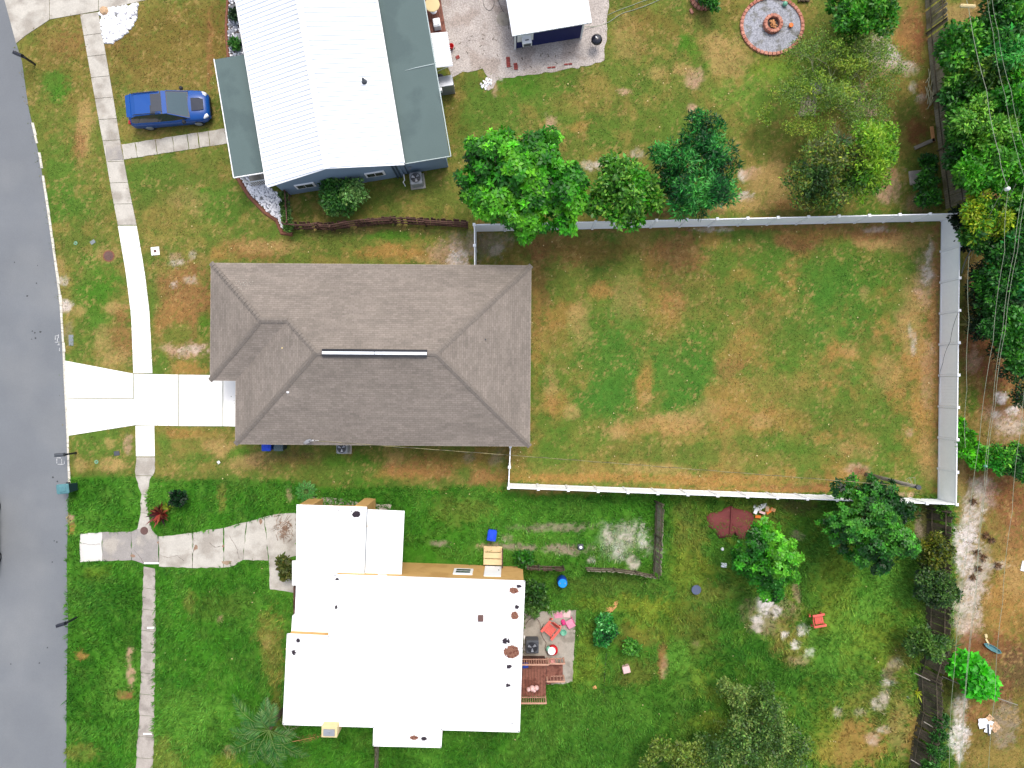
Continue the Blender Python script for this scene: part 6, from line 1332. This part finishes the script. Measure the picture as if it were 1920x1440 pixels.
solo('twigs', mb, M['darkwood'], 'dark twigs and leaves scattered over the shell gravel court', 'twigs', kind='stuff')

# rocks: white stone bed, strips beside the blue house
def stones(label, q, n, m, seed, smin, smax, base=None, name='white_stones'):
    r_ = random.Random(seed); 
    if base: padobj('gravel_bed', q, .022, base, 1.2, 6, seed)
    xs_ = [p[0] for p in q]; ys_ = [p[1] for p in q]; mb = MB(); k = 0
    while k < n:
        x, y = r_.uniform(min(xs_),max(xs_)), r_.uniform(min(ys_),max(ys_))
        if not inpoly(np.array([x]), np.array([y]), q)[0]: continue
        k += 1; c = G(x, y); s = r_.uniform(smin, smax); a0 = r_.random()*6
        ring = [(c.x+math.cos(a0+j*1.2566)*s*r_.uniform(.75,1.15), c.y+math.sin(a0+j*1.2566)*s*r_.uniform(.75,1.15)) for j in range(5)]
        vs = [(x_, y_, .02) for x_, y_ in ring]+[(c.x+(x_-c.x)*.72, c.y+(y_-c.y)*.72, .02+s*.6) for x_, y_ in ring]
        mb.add(vs, [(j,(j+1)%5,5+(j+1)%5,5+j) for j in range(5)]+[(5,6,7,8,9)])
    return solo(name, mb, m, label, 'stones', kind='stuff')
stones('bright white rock bed in the corner of the upper left driveway and sidewalk', [(186,20),(258,8),(258,30),(250,48),(230,70),(212,80),(197,82),(192,55)], 400, M['stone_white'], 1, .06, .15, M['darkgravel'])
stones('grey white rocks in the strip between lawn and the metal roofed house', [(430,-10),(446,-10),(462,104),(432,108),(428,60)], 300, M['darkgravel'], 2, .05, .12, M['bedbase'])
stones('white stones scattered among the grey strip rocks above the porch', [(430,-10),(446,-10),(462,104),(432,108),(428,60)], 150, M['stone_white'], 3, .05, .10)
stones('pale rocks filling the pointed bed below the porch of the blue house', [(450,330),(500,325),(505,352),(536,372),(540,432),(528,428),(500,395),(470,365)], 900, M['stone_white'], 4, .035, .085, M['darkgravel'])
mb = MB(); q = [(449,332),(470,366),(500,397),(522,412),(532,436),(552,438)]
A = [G(*p) for p in q]; mb.tube([a+Vector((-.1,-.05,.0)) for a in A], .13, 6)
structure('mulch_edging', mb, M['edging'])
mb = MB(); mb.tube([G(428,-12), G(424,50), G(428,108)], .10, 6); structure('mulch_edging', mb, M['edging'])
c = G(197,22); mb = MB(); mb.lathe((c.x,c.y,0), [(.22,0),(.28,.12),(.2,.24),(.06,.28)], 7); solo('boulder', mb, M['stone_tan'], 'tan boulder in the corner of the white rock bed', 'rock')

# fire pit circle
cc_ = G(1447,49); t = thing('fire_pit', 'round grey gravel circle edged in salmon bricks with a brick fire ring', 'fire pit', cc_)
mb = MB(); mb.prism([(cc_.x+math.cos(j*.1745)*1.82, cc_.y+math.sin(j*.1745)*1.68) for j in range(36)], .001, .03); part('gravel_floor', mb, M['darkgravel'], t)
for k in range(46):
    a = k*2*math.pi/46; mb = MB(); mb.bbox((cc_.x+math.cos(a)*1.84, cc_.y+math.sin(a)*1.70, .07+random.uniform(-.01,.01)), (.20,.215,.13), .02, a+random.uniform(-.08,.08)); part('edging_brick', mb, M['brick'], t)
for lv in range(2):
    for k in range(16):
        a = (k+.5*lv)*2*math.pi/16; mb = MB(); mb.bbox((cc_.x+.0+math.cos(a)*.47, cc_.y+.05+math.sin(a)*.47, .12+.15*lv), (.2,.19,.14), .02, a); part('ring_brick', mb, M['brick'], t)
mb = MB(); mb.lathe((cc_.x,cc_.y+.05,.03), [(.38,0),(.36,.08)], 16); part('ash_bed', mb, M['bedbase'], t)
r_ = random.Random(4)
for k in range(14):
    a = r_.random()*3.1; q = r_.uniform(0,.24); b_ = r_.random()*6.28; mb = MB(); c = Vector((cc_.x+math.cos(b_)*q, cc_.y+.05+math.sin(b_)*q, .17+k*.008)); d = Vector((math.cos(a),math.sin(a),0))*.15; mb.tube([c-d,c+d], .035, 5)
    solo('firewood', mb, M['peach'], 'split firewood piece heaped inside the brick fire ring', 'firewood', 'firewood in the fire ring')
p = G(1470,10); mb = MB(); mb.lathe((p.x,p.y,.03), [(.03,0),(.12,.05),(.15,.14),(.12,.23),(.03,.28)], 14); solo('ball', mb, M['mint'], 'turquoise ball on the gravel circle near the top edge', 'ball', smooth=True)
p = G(1481,50); mb = MB(); mb.lathe((p.x,p.y,.03), [(.10,0),(.13,.16),(.14,.18),(.10,.18)], 14); solo('flower_pot', mb, M['orange'], 'small orange pot inside the gravel circle east of the fire ring', 'pot', smooth=True)
p = G(1506,2); mb = MB()
for k in range(5): mb.tube([(p.x+k*.14-.3,p.y-.1,.1+.06*(k%2)),(p.x+k*.14-.2,p.y+.7,.15)], .07, 6)
solo('log_pile', mb, M['bark'], 'dark log pile at the top edge beside the gravel circle', 'logs')
p = G(1319,-6); t = thing('brick_planter', 'small salmon brick ring planter cut off by the top edge', 'planter', p)
for k in range(22):
    a = k*2*math.pi/22; mb = MB(); mb.bbox((p.x+math.cos(a)*.75,p.y+math.sin(a)*.75,.09), (.22,.20,.18), .02, a); part('ring_brick', mb, M['brick'], t)
mb = MB(); mb.lathe((p.x,p.y,.001), [(.66,0),(.66,.07)], 20); part('soil', mb, M['bedbase'], t)
p = G(1312,4); mb = MB(); mb.bbox((p.x,p.y,.25), (.24,.34,.4), .03); solo('planter_box', mb, M['orange'], 'orange upright box inside the brick ring planter', 'pot')
p = G(1296,22); mb = MB(); mb.bbox((p.x,p.y,.06), (.16,.3,.1), .02, .5); solo('loose_brick', mb, M['brick'], 'loose salmon brick beside the ring planter', 'brick')

# ------------------------------------------------------------------ utility pole, wires
U0 = G(1802,366); UT = Vector((U0.x+.3, U0.y-.1, 10.5))
t = thing('utility_pole', 'dark wooden utility pole leaning out of view past the right edge', 'utility pole', U0)
mb = MB(); mb.tube([U0, U0*.5+UT*.5, UT], [.17,.15,.12], 10); part('shaft', mb, M['darkwood'], t, True)
mb = MB(); mb.box((UT.x,UT.y,9.6), (.12,2.4,.14), .1); part('crossarm', mb, M['greywood'], t)
def wire(label, pts, m=None, r_=.009, cat='power line', name='power_line', group='overhead wires'):
    mb = MB(); P = [G(x, y, z) for x, y, z in pts]; Q = []
    for a, b in zip(P, P[1:]):
        for k in range(8): t_ = k/8; q = a+(b-a)*t_; Q.append(q-Vector((0,0,.12*4*t_*(1-t_))))
    Q.append(P[-1]); mb.tube(Q, r_, 5); return solo(name, mb, m or M['wire'], label, cat, group)
wire('thick pale line curving from the white spacer down to the insulator', [(1812,-40,7.2),(1816,14,7),(1850,170,7),(1874,290,7),(1891,352,7)], r_=.014)
wire('pale line from the insulator down along the white fence to the bottom', [(1891,352,7),(1884,470,7),(1862,640,7),(1836,830,7),(1812,1040,7),(1790,1250,7),(1780,1440,7),(1770,1600,7)], r_=.009)
wire('left one of the pair of green grey lines through the upper woods', [(1850,-40,7.4),(1862,60,7.4),(1885,180,7.4),(1920,330,7.4),(1960,480,7.4)])
wire('right one of the pair of green grey lines through the upper woods', [(1858,-40,7.6),(1872,60,7.6),(1896,170,7.6),(1925,290,7.6),(1970,470,7.6)])
wire('left one of the twin lines descending from the right edge', [(1925,330,7.2),(1902,470,7.2),(1880,620,7.2),(1862,760,7.2),(1846,905,7.2),(1832,1090,7.2),(1806,1350,7.2),(1800,1500,7.2)])
wire('right one of the twin lines descending from the right edge', [(1932,330,7.5),(1908,470,7.5),(1885,620,7.5),(1866,760,7.5),(1850,900,7.5),(1830,1120,7.5),(1804,1400,7.5),(1796,1500,7.5)], r_=.009)
wire('thin line at the far right rising from the bottom edge', [(1935,640,7.0),(1915,800,7.0),(1898,960,7.0),(1880,1130,7.0),(1866,1300,7.0),(1852,1500,7.0)], r_=.009)
wire('thin vertical line just outside the white fence', [(1817,480,5.2),(1817,600,5.2),(1813,730,5.2),(1810,840,5.2)], r_=.009)
wire('guy wire slanting from the utility pole to the ground by the fence', [(1893,335,7.0),(1846,425,4.2),(1822,480,1.8),(1803,515,.05)], r_=.012, cat='guy wire')
wire('second guy wire from the utility pole parallel to the first', [(1905,345,7.0),(1868,430,4.2),(1848,490,1.4),(1836,512,.05)], r_=.012, cat='guy wire')
wire('blue grey guard tube at the foot of the guy wire', [(1803,512,.05),(1820,470,1.6)], M['silver'], .035, 'guy wire guard', 'guy_guard', None)
wire('thin cable crossing above the white fence panels', [(1797,585,2.6),(1782,640,2.6),(1768,680,2.2),(1762,720,1.9)], M['wiredark'], .012)
p = G(1890,354,7); mb = MB(); mb.lathe((p.x,p.y,6.8), [(.05,0),(.10,.05),(.10,.25),(.05,.32)], 12); solo('insulator', mb, M['white'], 'white insulator where the line bends near the utility pole', 'insulator', smooth=True)
p = G(1815,11,7); mb = MB(); mb.bbox((p.x,p.y,7), (.78,.16,.14), .05, -.05); solo('line_spacer', mb, M['cream'], 'cream crossbar on the thick line at the top edge', 'line spacer')
p = G(1848,874,7.1); mb = MB(); mb.lathe((p.x,p.y,7), [(.05,0),(.08,.1),(.05,.2)], 8); solo('insulator', mb, M['mint'], 'small pale insulator on the twin lines by the deep green bush', 'insulator')
# service mast in the south east corner of the fenced yard
b = G(1624,889); tp = Vector((b.x+.02, b.y, 5.5)); t = thing('service_pole', 'slim grey timber pole in the south east corner of the fenced yard', 'pole', b)
mb = MB(); mb.tube([b, (b+tp)/2, tp], [.12,.11,.10], 10); part('shaft', mb, M['greywood'], t, True)
mb = MB(); mb.lathe((tp.x,tp.y,5.4), [(.13,0),(.13,.15)], 12); part('cap', mb, M['darkgrey'], t)
mb = MB(); mb.tube([tp+Vector((-.1,0,-.4)), tp+Vector((-.5,.35,-.3)), tp+Vector((-.35,.5,-.25)), tp+Vector((-.15,.15,-.3))], .012, 5); mb.tube([tp+Vector((0,0,-.3)), tp+Vector((-.05,.5,-.25)), tp+Vector((-.3,.45,-.3))], .012, 5); part('wire_loop', mb, M['wire'], t)
sag = []
Pa, Pb = G(583,826,3.0), tp-Vector((0,0,.15))
for k in range(61):
    q = k/60; sag.append(Pa+(Pb-Pa)*q-Vector((0,0,.35*4*q*(1-q))))
M['dashwire'] = mat('twisted_service_cable', S(160,150,100), .6, .45, 2.2, .3, 4)
mb = MB(); mb.tube(sag, .014, 5); solo('service_cable', mb, M['dashwire'], 'long twisted service cable from the shingled house eave to the grey timber pole', 'cable')
mb = MB(); mb.tube([Vector((p_.x, p_.y+.03*math.sin(i*1.9), p_.z+.02+.03*math.cos(i*1.9))) for i, p_ in enumerate(sag)], .009, 4); solo('service_cable', mb, M['wiredark'], 'thin dark strand twisted around the pale service cable', 'cable')

# ------------------------------------------------------------------ southern back yard clutter
def drum(name, label, cat, px, r_, h, m, lid, sy=1):
    b = G(*px); t = thing(name, label, cat, b); mb = MB(); mb.lathe(b, [(r_*.94,0),(r_,h*.05),(r_,h*.33),(r_*1.03,h*.35),(r_,h*.38),(r_,h*.66),(r_*1.03,h*.69),(r_,h*.72),(r_,h*.95),(r_*.96,h)], 22); part('body', mb, m, t, True)
    mb = MB(); mb.lathe(b+Vector((0,0,h)), [(r_*.9,0),(r_*.9,.012)], 22); l_ = part('lid', mb, lid, t)
    for s in (-1,1): mb = MB(); mb.lathe(b+Vector((s*r_*.5,0,h+.012)), [(.035,0),(.03,.02)], 8); part('bung', mb, M['silver'], l_)
drum('plastic_drum', 'blue plastic drum standing in the rough grass near the fallen fence', 'drum', (1053,1086), .29, .88, M['deepblue'], M['skyblue'])
b = G(1302,1102); t = thing('garden_stool', 'round slate grey stool alone in the southern rough lawn', 'stool', b)
mb = MB(); mb.lathe(b+Vector((0,0,.42)), [(.27,0),(.29,.02),(.28,.05)], 22); part('seat', mb, M['slate'], t)
for k in range(4):
    a = k*1.57+.8; mb = MB(); mb.tube([b+Vector((math.cos(a)*.2,math.sin(a)*.2,.43)), b+Vector((math.cos(a)*.26,math.sin(a)*.26,0))], .02); part('leg', mb, M['black'], t)
t = thing('lantern_box', 'small dark square box with a pale centre at the end of the dirt track', 'box', G(1088,1024)); b = G(1088,1024)
mb = MB(); mb.bbox(b+Vector((0,0,.16)), (.34,.34,.32), .04, .1); part('casing', mb, M['darkgrey'], t)
mb = MB(); mb.lathe(b+Vector((0,0,.32)), [(.09,0),(.08,.03)], 12); part('lamp', mb, M['white'], t)
clutter('white_box', 'white plastic box west of the bright low branched tree', 'box', (1356.5,1059), (.34,.26,.14), M['cloth'], rz=-.1)
p = G(1354,1029); mb = MB(); mb.lathe((p.x,p.y,0), [(.1,0),(.11,.08),(.06,.14)], 10); solo('white_ball', mb, M['white'], 'small white ball north of the white plastic box', 'ball', smooth=True)
# red garden chairs
def lounge_chair(label, px, rz, m, s=1.0):
    t = thing('garden_chair', label, 'chair'); P = lambda n_, mb, mm=m: part(n_, mb, mm, t)
    mb = MB()
    for k in range(5): mb.box((0,-.22+k*.1,.36+.02*(k<1)), (.52,.085,.025), rx=-.08)
    P('seat', mb); mb = MB()
    for k in range(5): mb.box((-.20+k*.10,.42,.66), (.085,.03,.68-abs(k-2)*.05), rx=-.42)
    P('backrest', mb)
    for q in (-1,1):
        mb = MB(); mb.box((q*.33,.02,.56), (.13,.72,.03)); P('armrest', mb)
        mb = MB(); mb.box((q*.29,-.28,.28), (.05,.09,.55)); P('leg', mb); mb = MB(); mb.box((q*.29,.42,.22), (.05,.1,.46), rx=-.35); P('leg', mb)
    t.location = G(*px); t.rotation_euler = (0,0,rz); t.scale = (s,s,s); return t
lounge_chair('coral red slatted garden chair lying tipped over on the southern lawn', (1530,1158), R(100), M['coral'], 1.0)
lounge_chair('coral red slatted garden chair on the patio behind the ochre house', (1031,1176), R(-40), M['coral'], 1.15)
clutter('pink_box', 'pale pink cube box on the grass south of the two bushes', 'box', (1173,1252), (.44,.42,.36), M['palepink'], rz=.25, b=.03)
clutter('small_board', 'small tan scrap with spikes on the grass below the pink cube', 'scrap', (1115,1289), (.22,.2,.04), M['peach'], rz=.5)
mb = MB(); mb.prism(poly([(1133,1146),(1136,1139),(1147,1137),(1152,1128),(1160,1125),(1157,1136),(1148,1146),(1140,1150)]), .03, .06); solo('broken_board', mb, M['peach'], 'jagged peach coloured board just north of the glossy bush', 'board')
hose('thin_pipe', 'thin dark rod lying south of the glossy bush', [(1137,1225),(1134,1260),(1132,1300)], M['wiredark'], .014, cat='rod')
# patio things
p = G(1033,1216); t = thing('fish_bowl_toy', 'red and white round plastic toy on the patio by the black unit', 'toy', p)
mb = MB(); mb.lathe((p.x+.1,p.y,0), [(.26,0),(.30,.15),(.30,.34),(.24,.40)], 20); part('body', mb, M['red'], t, True)
mb = MB(); mb.lathe((p.x+.02,p.y,.40), [(.24,0),(.22,.05)], 20); part('rim', mb, M['white'], t)
mb = MB(); mb.lathe((p.x-.14,p.y+.08,.0), [(.12,0),(.17,.36),(.10,.40)], 14); part('top', mb, M['mint'], t, True)
p = G(1034,1239); mb = MB(); mb.lathe((p.x,p.y,0), [(.16,0),(.23,.1),(.22,.26),(.10,.32)], 14); solo('pink_stool', mb, M['skin_pink'], 'salmon pink rounded stool at the north east corner of the deck', 'stool', smooth=True)
p = G(1056,1184); mb = MB(); mb.lathe((p.x,p.y,.0), [(.14,0),(.19,.18),(.20,.2),(.17,.2),(.13,.05)], 16); solo('plant_pot', mb, M['mint'], 'mint green pot beside the coral chair on the patio', 'pot', smooth=True)
p = G(1069,1168); t = thing('folding_chair', 'pink framed folding chair collapsed at the east side of the patio', 'chair', p, .5)
mb = MB(); mb.bbox((p.x,p.y,.18), (.46,.5,.05), .02); part('seat', mb, M['pink'], t)
for q in (-.24,.24): mb = MB(); mb.tube([(p.x+q,p.y-.32,.02),(p.x+q,p.y,.24),(p.x+q,p.y+.32,.05)], .02); part('leg', mb, M['hotpink'], t)
clutter('magenta_toy', 'magenta toy between the coral chair and the folding chair', 'toy', (1056,1166), (.24,.34,.2), M['hotpink'], rz=.3, b=.06)
clutter('doormat', 'lilac pink mat on the north end of the patio', 'mat', (1047,1153), (.5,.36,.02), M['pink'], z=.03, rz=.1)
clutter('doormat', 'pale grey pink mat right of the lilac one on the patio', 'mat', (1063,1151), (.42,.42,.02), M['palepink'], z=.03, rz=-.1)
hose('garden_hose', 'brown hose looping around the black unit and toy on the patio', [(1020,1170),(1014,1182),(1018,1196),(1024,1206),(1022,1216),(1028,1230)], M['redwood'], .016, .06)
hose('garden_hose', 'second brown hose arcing from the ochre wall over the patio', [(985,1172),(992,1162),(1004,1159),(1012,1168),(1013,1180)], M['redwood'], .014, .06)
clutter('downspout', 'white drain spout against the east wall of the ochre house', 'drain spout', (983,1205), (.08,.9,.1), M['white'], rz=.0)
# tarpaulin and boards
q = poly([(1324,966),(1332,961),(1352,959),(1358,952),(1370,948),(1380,953),(1400,957),(1411,964),(1414,972),(1404,1000),(1396,1010),(1384,1010),(1378,1000),(1371,1006),(1347,1009),(1340,995),(1326,985)])
mb = MB(); n = len(q); cx_, cy_ = sum(p[0] for p in q)/n, sum(p[1] for p in q)/n; r_ = random.Random(6)
rings = []
for s, z in ((1.0,.01),(.98,.10),(.7,.17),(.4,.13),(.12,.2)): rings.append([(cx_+(x-cx_)*s+r_.uniform(-.03,.03), cy_+(y-cy_)*s+r_.uniform(-.03,.03), z+r_.uniform(-.035,.035)*(s<1)) for x, y, _ in q])
mb.add([v for r2 in rings for v in r2], [(i*n+j, i*n+(j+1)%n, (i+1)*n+(j+1)%n, (i+1)*n+j) for i in range(4) for j in range(n)]+[tuple(4*n+j for j in range(n))])
solo('tarpaulin', mb, M['maroon'], 'crumpled maroon tarpaulin on the grass below the white fence', 'tarpaulin', smooth=True)
p = G(1369,972,.2); mb = MB(); mb.tube([G(1372,950,.24), G(1371,975,.26), G(1369,1000,.22)], .05, 6); solo('tarpaulin_ridge', mb, M['maroon'], 'folded ridge roll across the middle of the maroon tarpaulin', 'tarpaulin')
t = thing('rubbish_heap', 'heap of white and orange boards right of the maroon tarpaulin', 'rubbish heap', G(1428,955)); r_ = random.Random(8)
for k, (x, y, a, b_, mm) in enumerate(((1420,952,.5,.32,'cloth'),(1432,948,.36,.26,'cloth'),(1442,957,.5,.22,'orange'),(1420,968,.34,.16,'orange'),(1448,955,.26,.2,'peach'),(1427,960,.36,.14,'palepink'),(1436,953,.2,.3,'stone_tan'),(1414,958,.22,.26,'cloth'))):
    c = G(x,y); mb = MB(); mb.box((c.x,c.y,.05+.03*k), (a,b_,.03), r_.uniform(-.6,.6), r_.uniform(-.15,.15), r_.uniform(-.15,.15)); part('board', mb, M[mm], t)
# north east yard: slabs, pallet, planks
clutter('concrete_slab', 'grey square concrete slab on the ground near the board fence corner', 'slab', (1719,333), (.95,.85,.06), M['conc_grey'], rz=.1)
clutter('timber_plank', 'grey plank lying diagonally against the board fence', 'plank', (1733,270), (1.35,.22,.08), M['greywood'], rz=.42)
clutter('timber_plank', 'short tan upright plank beside the grey diagonal one', 'plank', (1748,252), (.2,.95,.08), M['peach'], rz=.12)
M['edging2'] = mat('faded_pinkish_timber', S(170,146,122), .9, .15, 3)
def pallet(label, px, w_, l_, n, rz, m):
    b = G(*px); t = thing('timber_pallet', label, 'pallet', b, rz)
    for k in range(n): mb = MB(); mb.box((b.x-w_/2+w_*(k+.5)/n,b.y,.12+random.uniform(-.01,.01)), (w_/n*.8,l_*random.uniform(.9,1.05),.03)); part('plank', mb, m, t)
    for s in (-1,1): mb = MB(); mb.box((b.x,b.y+s*l_*.36,.05), (w_,.09,.09)); part('bearer', mb, M['greywood'], t)
pallet('grey weathered pallet seen through the wide bare tree', (1514,200), 1.0, 1.3, 6, -.1, M['oldwood'])
pallet('pinkish faded pallet right of the grey one under the bare branches', (1624,200), 1.2, 1.3, 8, .02, M['edging2'])
clutter('concrete_slab', 'bluish slab fragment above the grey weathered pallet', 'slab', (1532,165), (.7,.8,.05), M['conc_grey'], rz=.3)
mb = MB(); r_ = random.Random(12)
for k in range(14):
    c = G(r_.gauss(1742,5), r_.gauss(170,18)); a = r_.uniform(1.1,1.9); d = Vector((math.cos(a),math.sin(a),0))*r_.uniform(.3,.7); mb.tube([c-d+Vector((0,0,.05)), c+Vector((.05,0,.12)), c+d+Vector((0,0,.06))], .025, 4)
solo('branch_pile', mb, M['deadbark'], 'pile of bleached dead sticks at the foot of the leaning board fence', 'sticks', kind='stuff')
# outside the east fences
t = thing('toy_boat', 'small grey teal boat shaped tray on the reddish dirt', 'tray', G(1858,1214)); b = G(1858,1214)
mb = MB(); outl = [(-.62,0),(-.4,.13),(0,.17),(.45,.13),(.62,.02),(.45,-.11),(0,-.16),(-.4,-.12)]
for (s, z) in (): pass
V_ = [(x*.8, y*.7, .0) for x, y in outl]+[(x, y, .16) for x, y in outl]+[(x*.92, y*.8, .16) for x, y in outl]+[(x*.75, y*.6, .05) for x, y in outl]
m_ = Matrix.Rotation(-.52, 3, 'Z'); mb.add([m_ @ Vector(v)+b for v in V_], [(k*8+j, k*8+(j+1)%8, (k+1)*8+(j+1)%8, (k+1)*8+j) for k in range(3) for j in range(8)]+[tuple(range(24,32))]); part('hull', mb, M['teal'], t)
mb = MB(); mb.box(b+Vector((-.25,.36,.05)), (.1,.42,.05), .5); part('paddle', mb, M['cream'], t)
clutter('foam_scrap', 'small cream foam scrap north of the boat shaped tray', 'scrap', (1848,1192), (.16,.22,.08), M['cream'], rz=.2)
t = thing('cloth_heap', 'heap of white cloth and a tan sheet at the lower right', 'cloth', G(1851,1360)); b = G(1851,1360); r_ = random.Random(2)
for (dx, dy, a, b_, rz, mm) in ((-.3,.15,.55,.6,.1,'cloth'),(.05,-.05,.4,.75,-.3,'white'),(.42,-.05,.5,.55,.7,'stone_tan'),(.1,.45,.4,.4,.8,'stone_tan')):
    mb = MB(); k = 6; V_ = []
    for i in range(k+1):
        for j in range(k+1): u_, v_ = (i/k-.5)*a, (j/k-.5)*b_; V_.append((b.x+dx+u_*math.cos(rz)-v_*math.sin(rz), b.y+dy+u_*math.sin(rz)+v_*math.cos(rz), .04+r_.uniform(0,.09)))
    mb.add(V_, [(i*(k+1)+j,(i+1)*(k+1)+j,(i+1)*(k+1)+j+1,i*(k+1)+j+1) for i in range(k) for j in range(k)]); part('sheet', mb, M[mm], t)
clutter('thin_board', 'dark narrow stick across the white cloth heap', 'stick', (1850,1366), (.08,.7,.04), M['darkgrey'], z=.16, rz=.05)
clutter('foam_board', 'white board corner at the right edge level with the rotting fence', 'board', (1922,1062), (.5,.62,.06), M['white'], rz=-.25)
t = thing('fallen_pole', 'long pale pole lying across the bed of the vivid large leaved shrub', 'pole', G(1770,1270)); mb = MB(); mb.tube([G(1766,1268,.3), G(1812,1288,.5), G(1850,1302,.5), G(1908,1322,.3)], .03, 6); part('shaft', mb, M['greywood'], t)
for (x0,y0,x1,y1,lb) in ((1715,1262,1744,1276,'thin bleached stick lying over the lower rotting fence'),(1732,1353,1755,1367,'short bleached stick near the bottom of the rotting fence'),(1708,1424,1728,1436,'bleached stick at the bottom edge across the rotting fence')):
    hose('dead_stick', lb, [(x0,y0,1.0),((x0+x1)/2,(y0+y1)/2,1.1),(x1,y1,1.0)], M['greywood'], .03, cat='stick')
clutter('ring_tag', 'small pale square frame in the dry grass by the lower rotting fence', 'frame', (1703,1307), (.22,.2,.03), M['cloth'], rz=.2)
# chalk marks on the road
def flatmark(label, polys, m, z=.017):
    mb = MB()
    for q in polys: mb.prism(poly(q, z), .013, z)
    return solo('road_marking', mb, m, label, 'road marking')
M['chalk'] = mat('faded_road_paint', S(214,214,212), .9, .3, 9, .3, 20)
r_ = random.Random(1)
flatmark('faded utility mark sprayed on the road above the white driveway', [[(x,y),(x+w1,y+.4),(x+w1,y+h1),(x,y+h1)] for x,y,w1,h1 in [(103,629,1,8),(103,629,6,1),(107,633,1,8),(103,641,6,1),(109,627,1,7),(110,640,1,7),(107,646,5,1),(111,652,1,6)]], M['chalk'])
flatmark('faded bracket mark sprayed on the road beside the grey mailbox', [[(x,y),(x+w1,y),(x+w1,y+h1),(x,y+h1)] for x,y,w1,h1 in [(106,860,1,9),(106,858,8,1),(108,870,12,1),(115,861,1,8),(120,864,1,6)]], M['chalk'])
mb = MB()
for (x,y) in ((68,531),(61,621),(66,624),(76,622),(51,555),(70,498),(60,636),(66,634),(99,1154-100),(101,1014),(106,1016),(28,492),(90,1214),(20,1245),(75,1243),(100,895),(108,903)):
    c = G(x+random.uniform(-1,1), y); s = random.uniform(.03,.075); mb.prism([(c.x+math.cos(j)*s*random.uniform(.6,1.3), c.y+math.sin(j)*s*random.uniform(.6,1.3)) for j in range(6)], .013, .016)
solo('tar_spots', mb, M['wiredark'], 'small dark tar spots scattered on the grey road', 'tar spots', kind='stuff')
mb = MB(); r_ = random.Random(33)
for k in range(520):
    x, y = r_.uniform(300,1750), r_.uniform(120,1400)
    if not bool(free(np.array([x]), np.array([y]))[0]): continue
    c = G(x,y,.06); s = r_.uniform(.02,.045); mb.add([c+Vector((s,0,0)), c+Vector((0,s,.02)), c+Vector((-s,0,0)), c+Vector((0,-s,.02))], [(0,1,2,3)])
solo('fallen_petals', mb, M['cream'], 'tiny pale flecks of flowers and litter dotted over the lawns', 'flecks', kind='stuff')

M['stainbrown'] = mat('rusty_leaf_stain', S(160,130,108), .95, .2, 6)
# dead plants and cracks on the weathered driveway
mb = MB(); r_ = random.Random(44)
for k in range(90):
    c = G(r_.gauss(533,8), r_.gauss(990,12), .05); a = r_.uniform(0,3.14); d = Vector((math.cos(a),math.sin(a),0))*r_.uniform(.08,.26); mb.tube([c-d, c+Vector((.02,.02,.05)), c+d], .011, 3)
solo('dead_twigs', mb, M['stainbrown'], 'bundle of reddish dead palm twigs on the weathered driveway by the ochre house', 'twigs', kind='stuff')
mb = MB()
def crack(pts, w_=.028, z=.041):
    P = [G(x,y,z) for x,y in pts]; Q = []
    for a, b in zip(P, P[1:]):
        k = max(2, int((b-a).length/.12))
        for i in range(k): Q.append(a+(b-a)*i/k+Vector((r_.uniform(-.025,.025), r_.uniform(-.025,.025), 0)))
    Q.append(P[-1])
    for i in range(len(Q)-1):
        d = (Q[i+1]-Q[i]).normalized(); s_ = Vector((-d.y,d.x,0))*w_*r_.uniform(.2,.6); mb.add([Q[i]-s_, Q[i]+s_, Q[i+1]+s_, Q[i+1]-s_], [(0,1,2,3)])
crack([(362,1003),(364,1030),(360,1048),(361,1064)]); crack([(393,1018),(404,1026),(418,1024)]); crack([(156,1019),(170,1022),(188,1020)], .02)
crack([(299,1040),(315,1046),(332,1042),(345,1052)], .02); crack([(520,1000),(540,1006),(552,1002)], .02); crack([(430,1005),(445,1030),(448,1048)], .02); crack([(250,1030),(262,1044),(270,1056)], .02)
solo('driveway_cracks', mb, M['bedbase'], 'dark cracks running across the weathered driveway slabs', 'cracks', kind='stuff')
t = thing('dirt_stain', 'rusty leaf stains on the weathered driveway slabs', 'stain', G(366,1028)); 
for (x,y,rx,ry) in ((367,1027,.13,.2),(419,1024,.09,.1),(425,1055,.4,.16),(249,1042,.2,.1),(489,978,.1,.22),(296,1017,.08,.1)):
    c = G(x,y,.042); mb = MB(); mb.add([(c.x+math.cos(j*.524)*rx*r_.uniform(.5,1.1), c.y+math.sin(j*.524)*ry*r_.uniform(.5,1.1), .042+.0) for j in range(12)], [tuple(range(12))]); part('stain_patch', mb, M['stainbrown'] if rx < .3 else M['edging2'], t)
mb = MB()
for (x0,y0,x1) in ((270,1056,298),(276,1177,291),(269,1376,285)): a, b = G(x0,y0,.05), G(x1,y0,.05); mb = MB(); mb.box((a+b)/2, ((b-a).length,.09,.035)); solo('slab_lip', mb, M['conc_new'], {1056:'white raised slab edge where the weathered driveway meets the lower sidewalk',1177:'white slab lip across the lower sidewalk, the northern one',1376:'white slab lip across the lower sidewalk near the bottom edge'}[y0], 'slab edge')
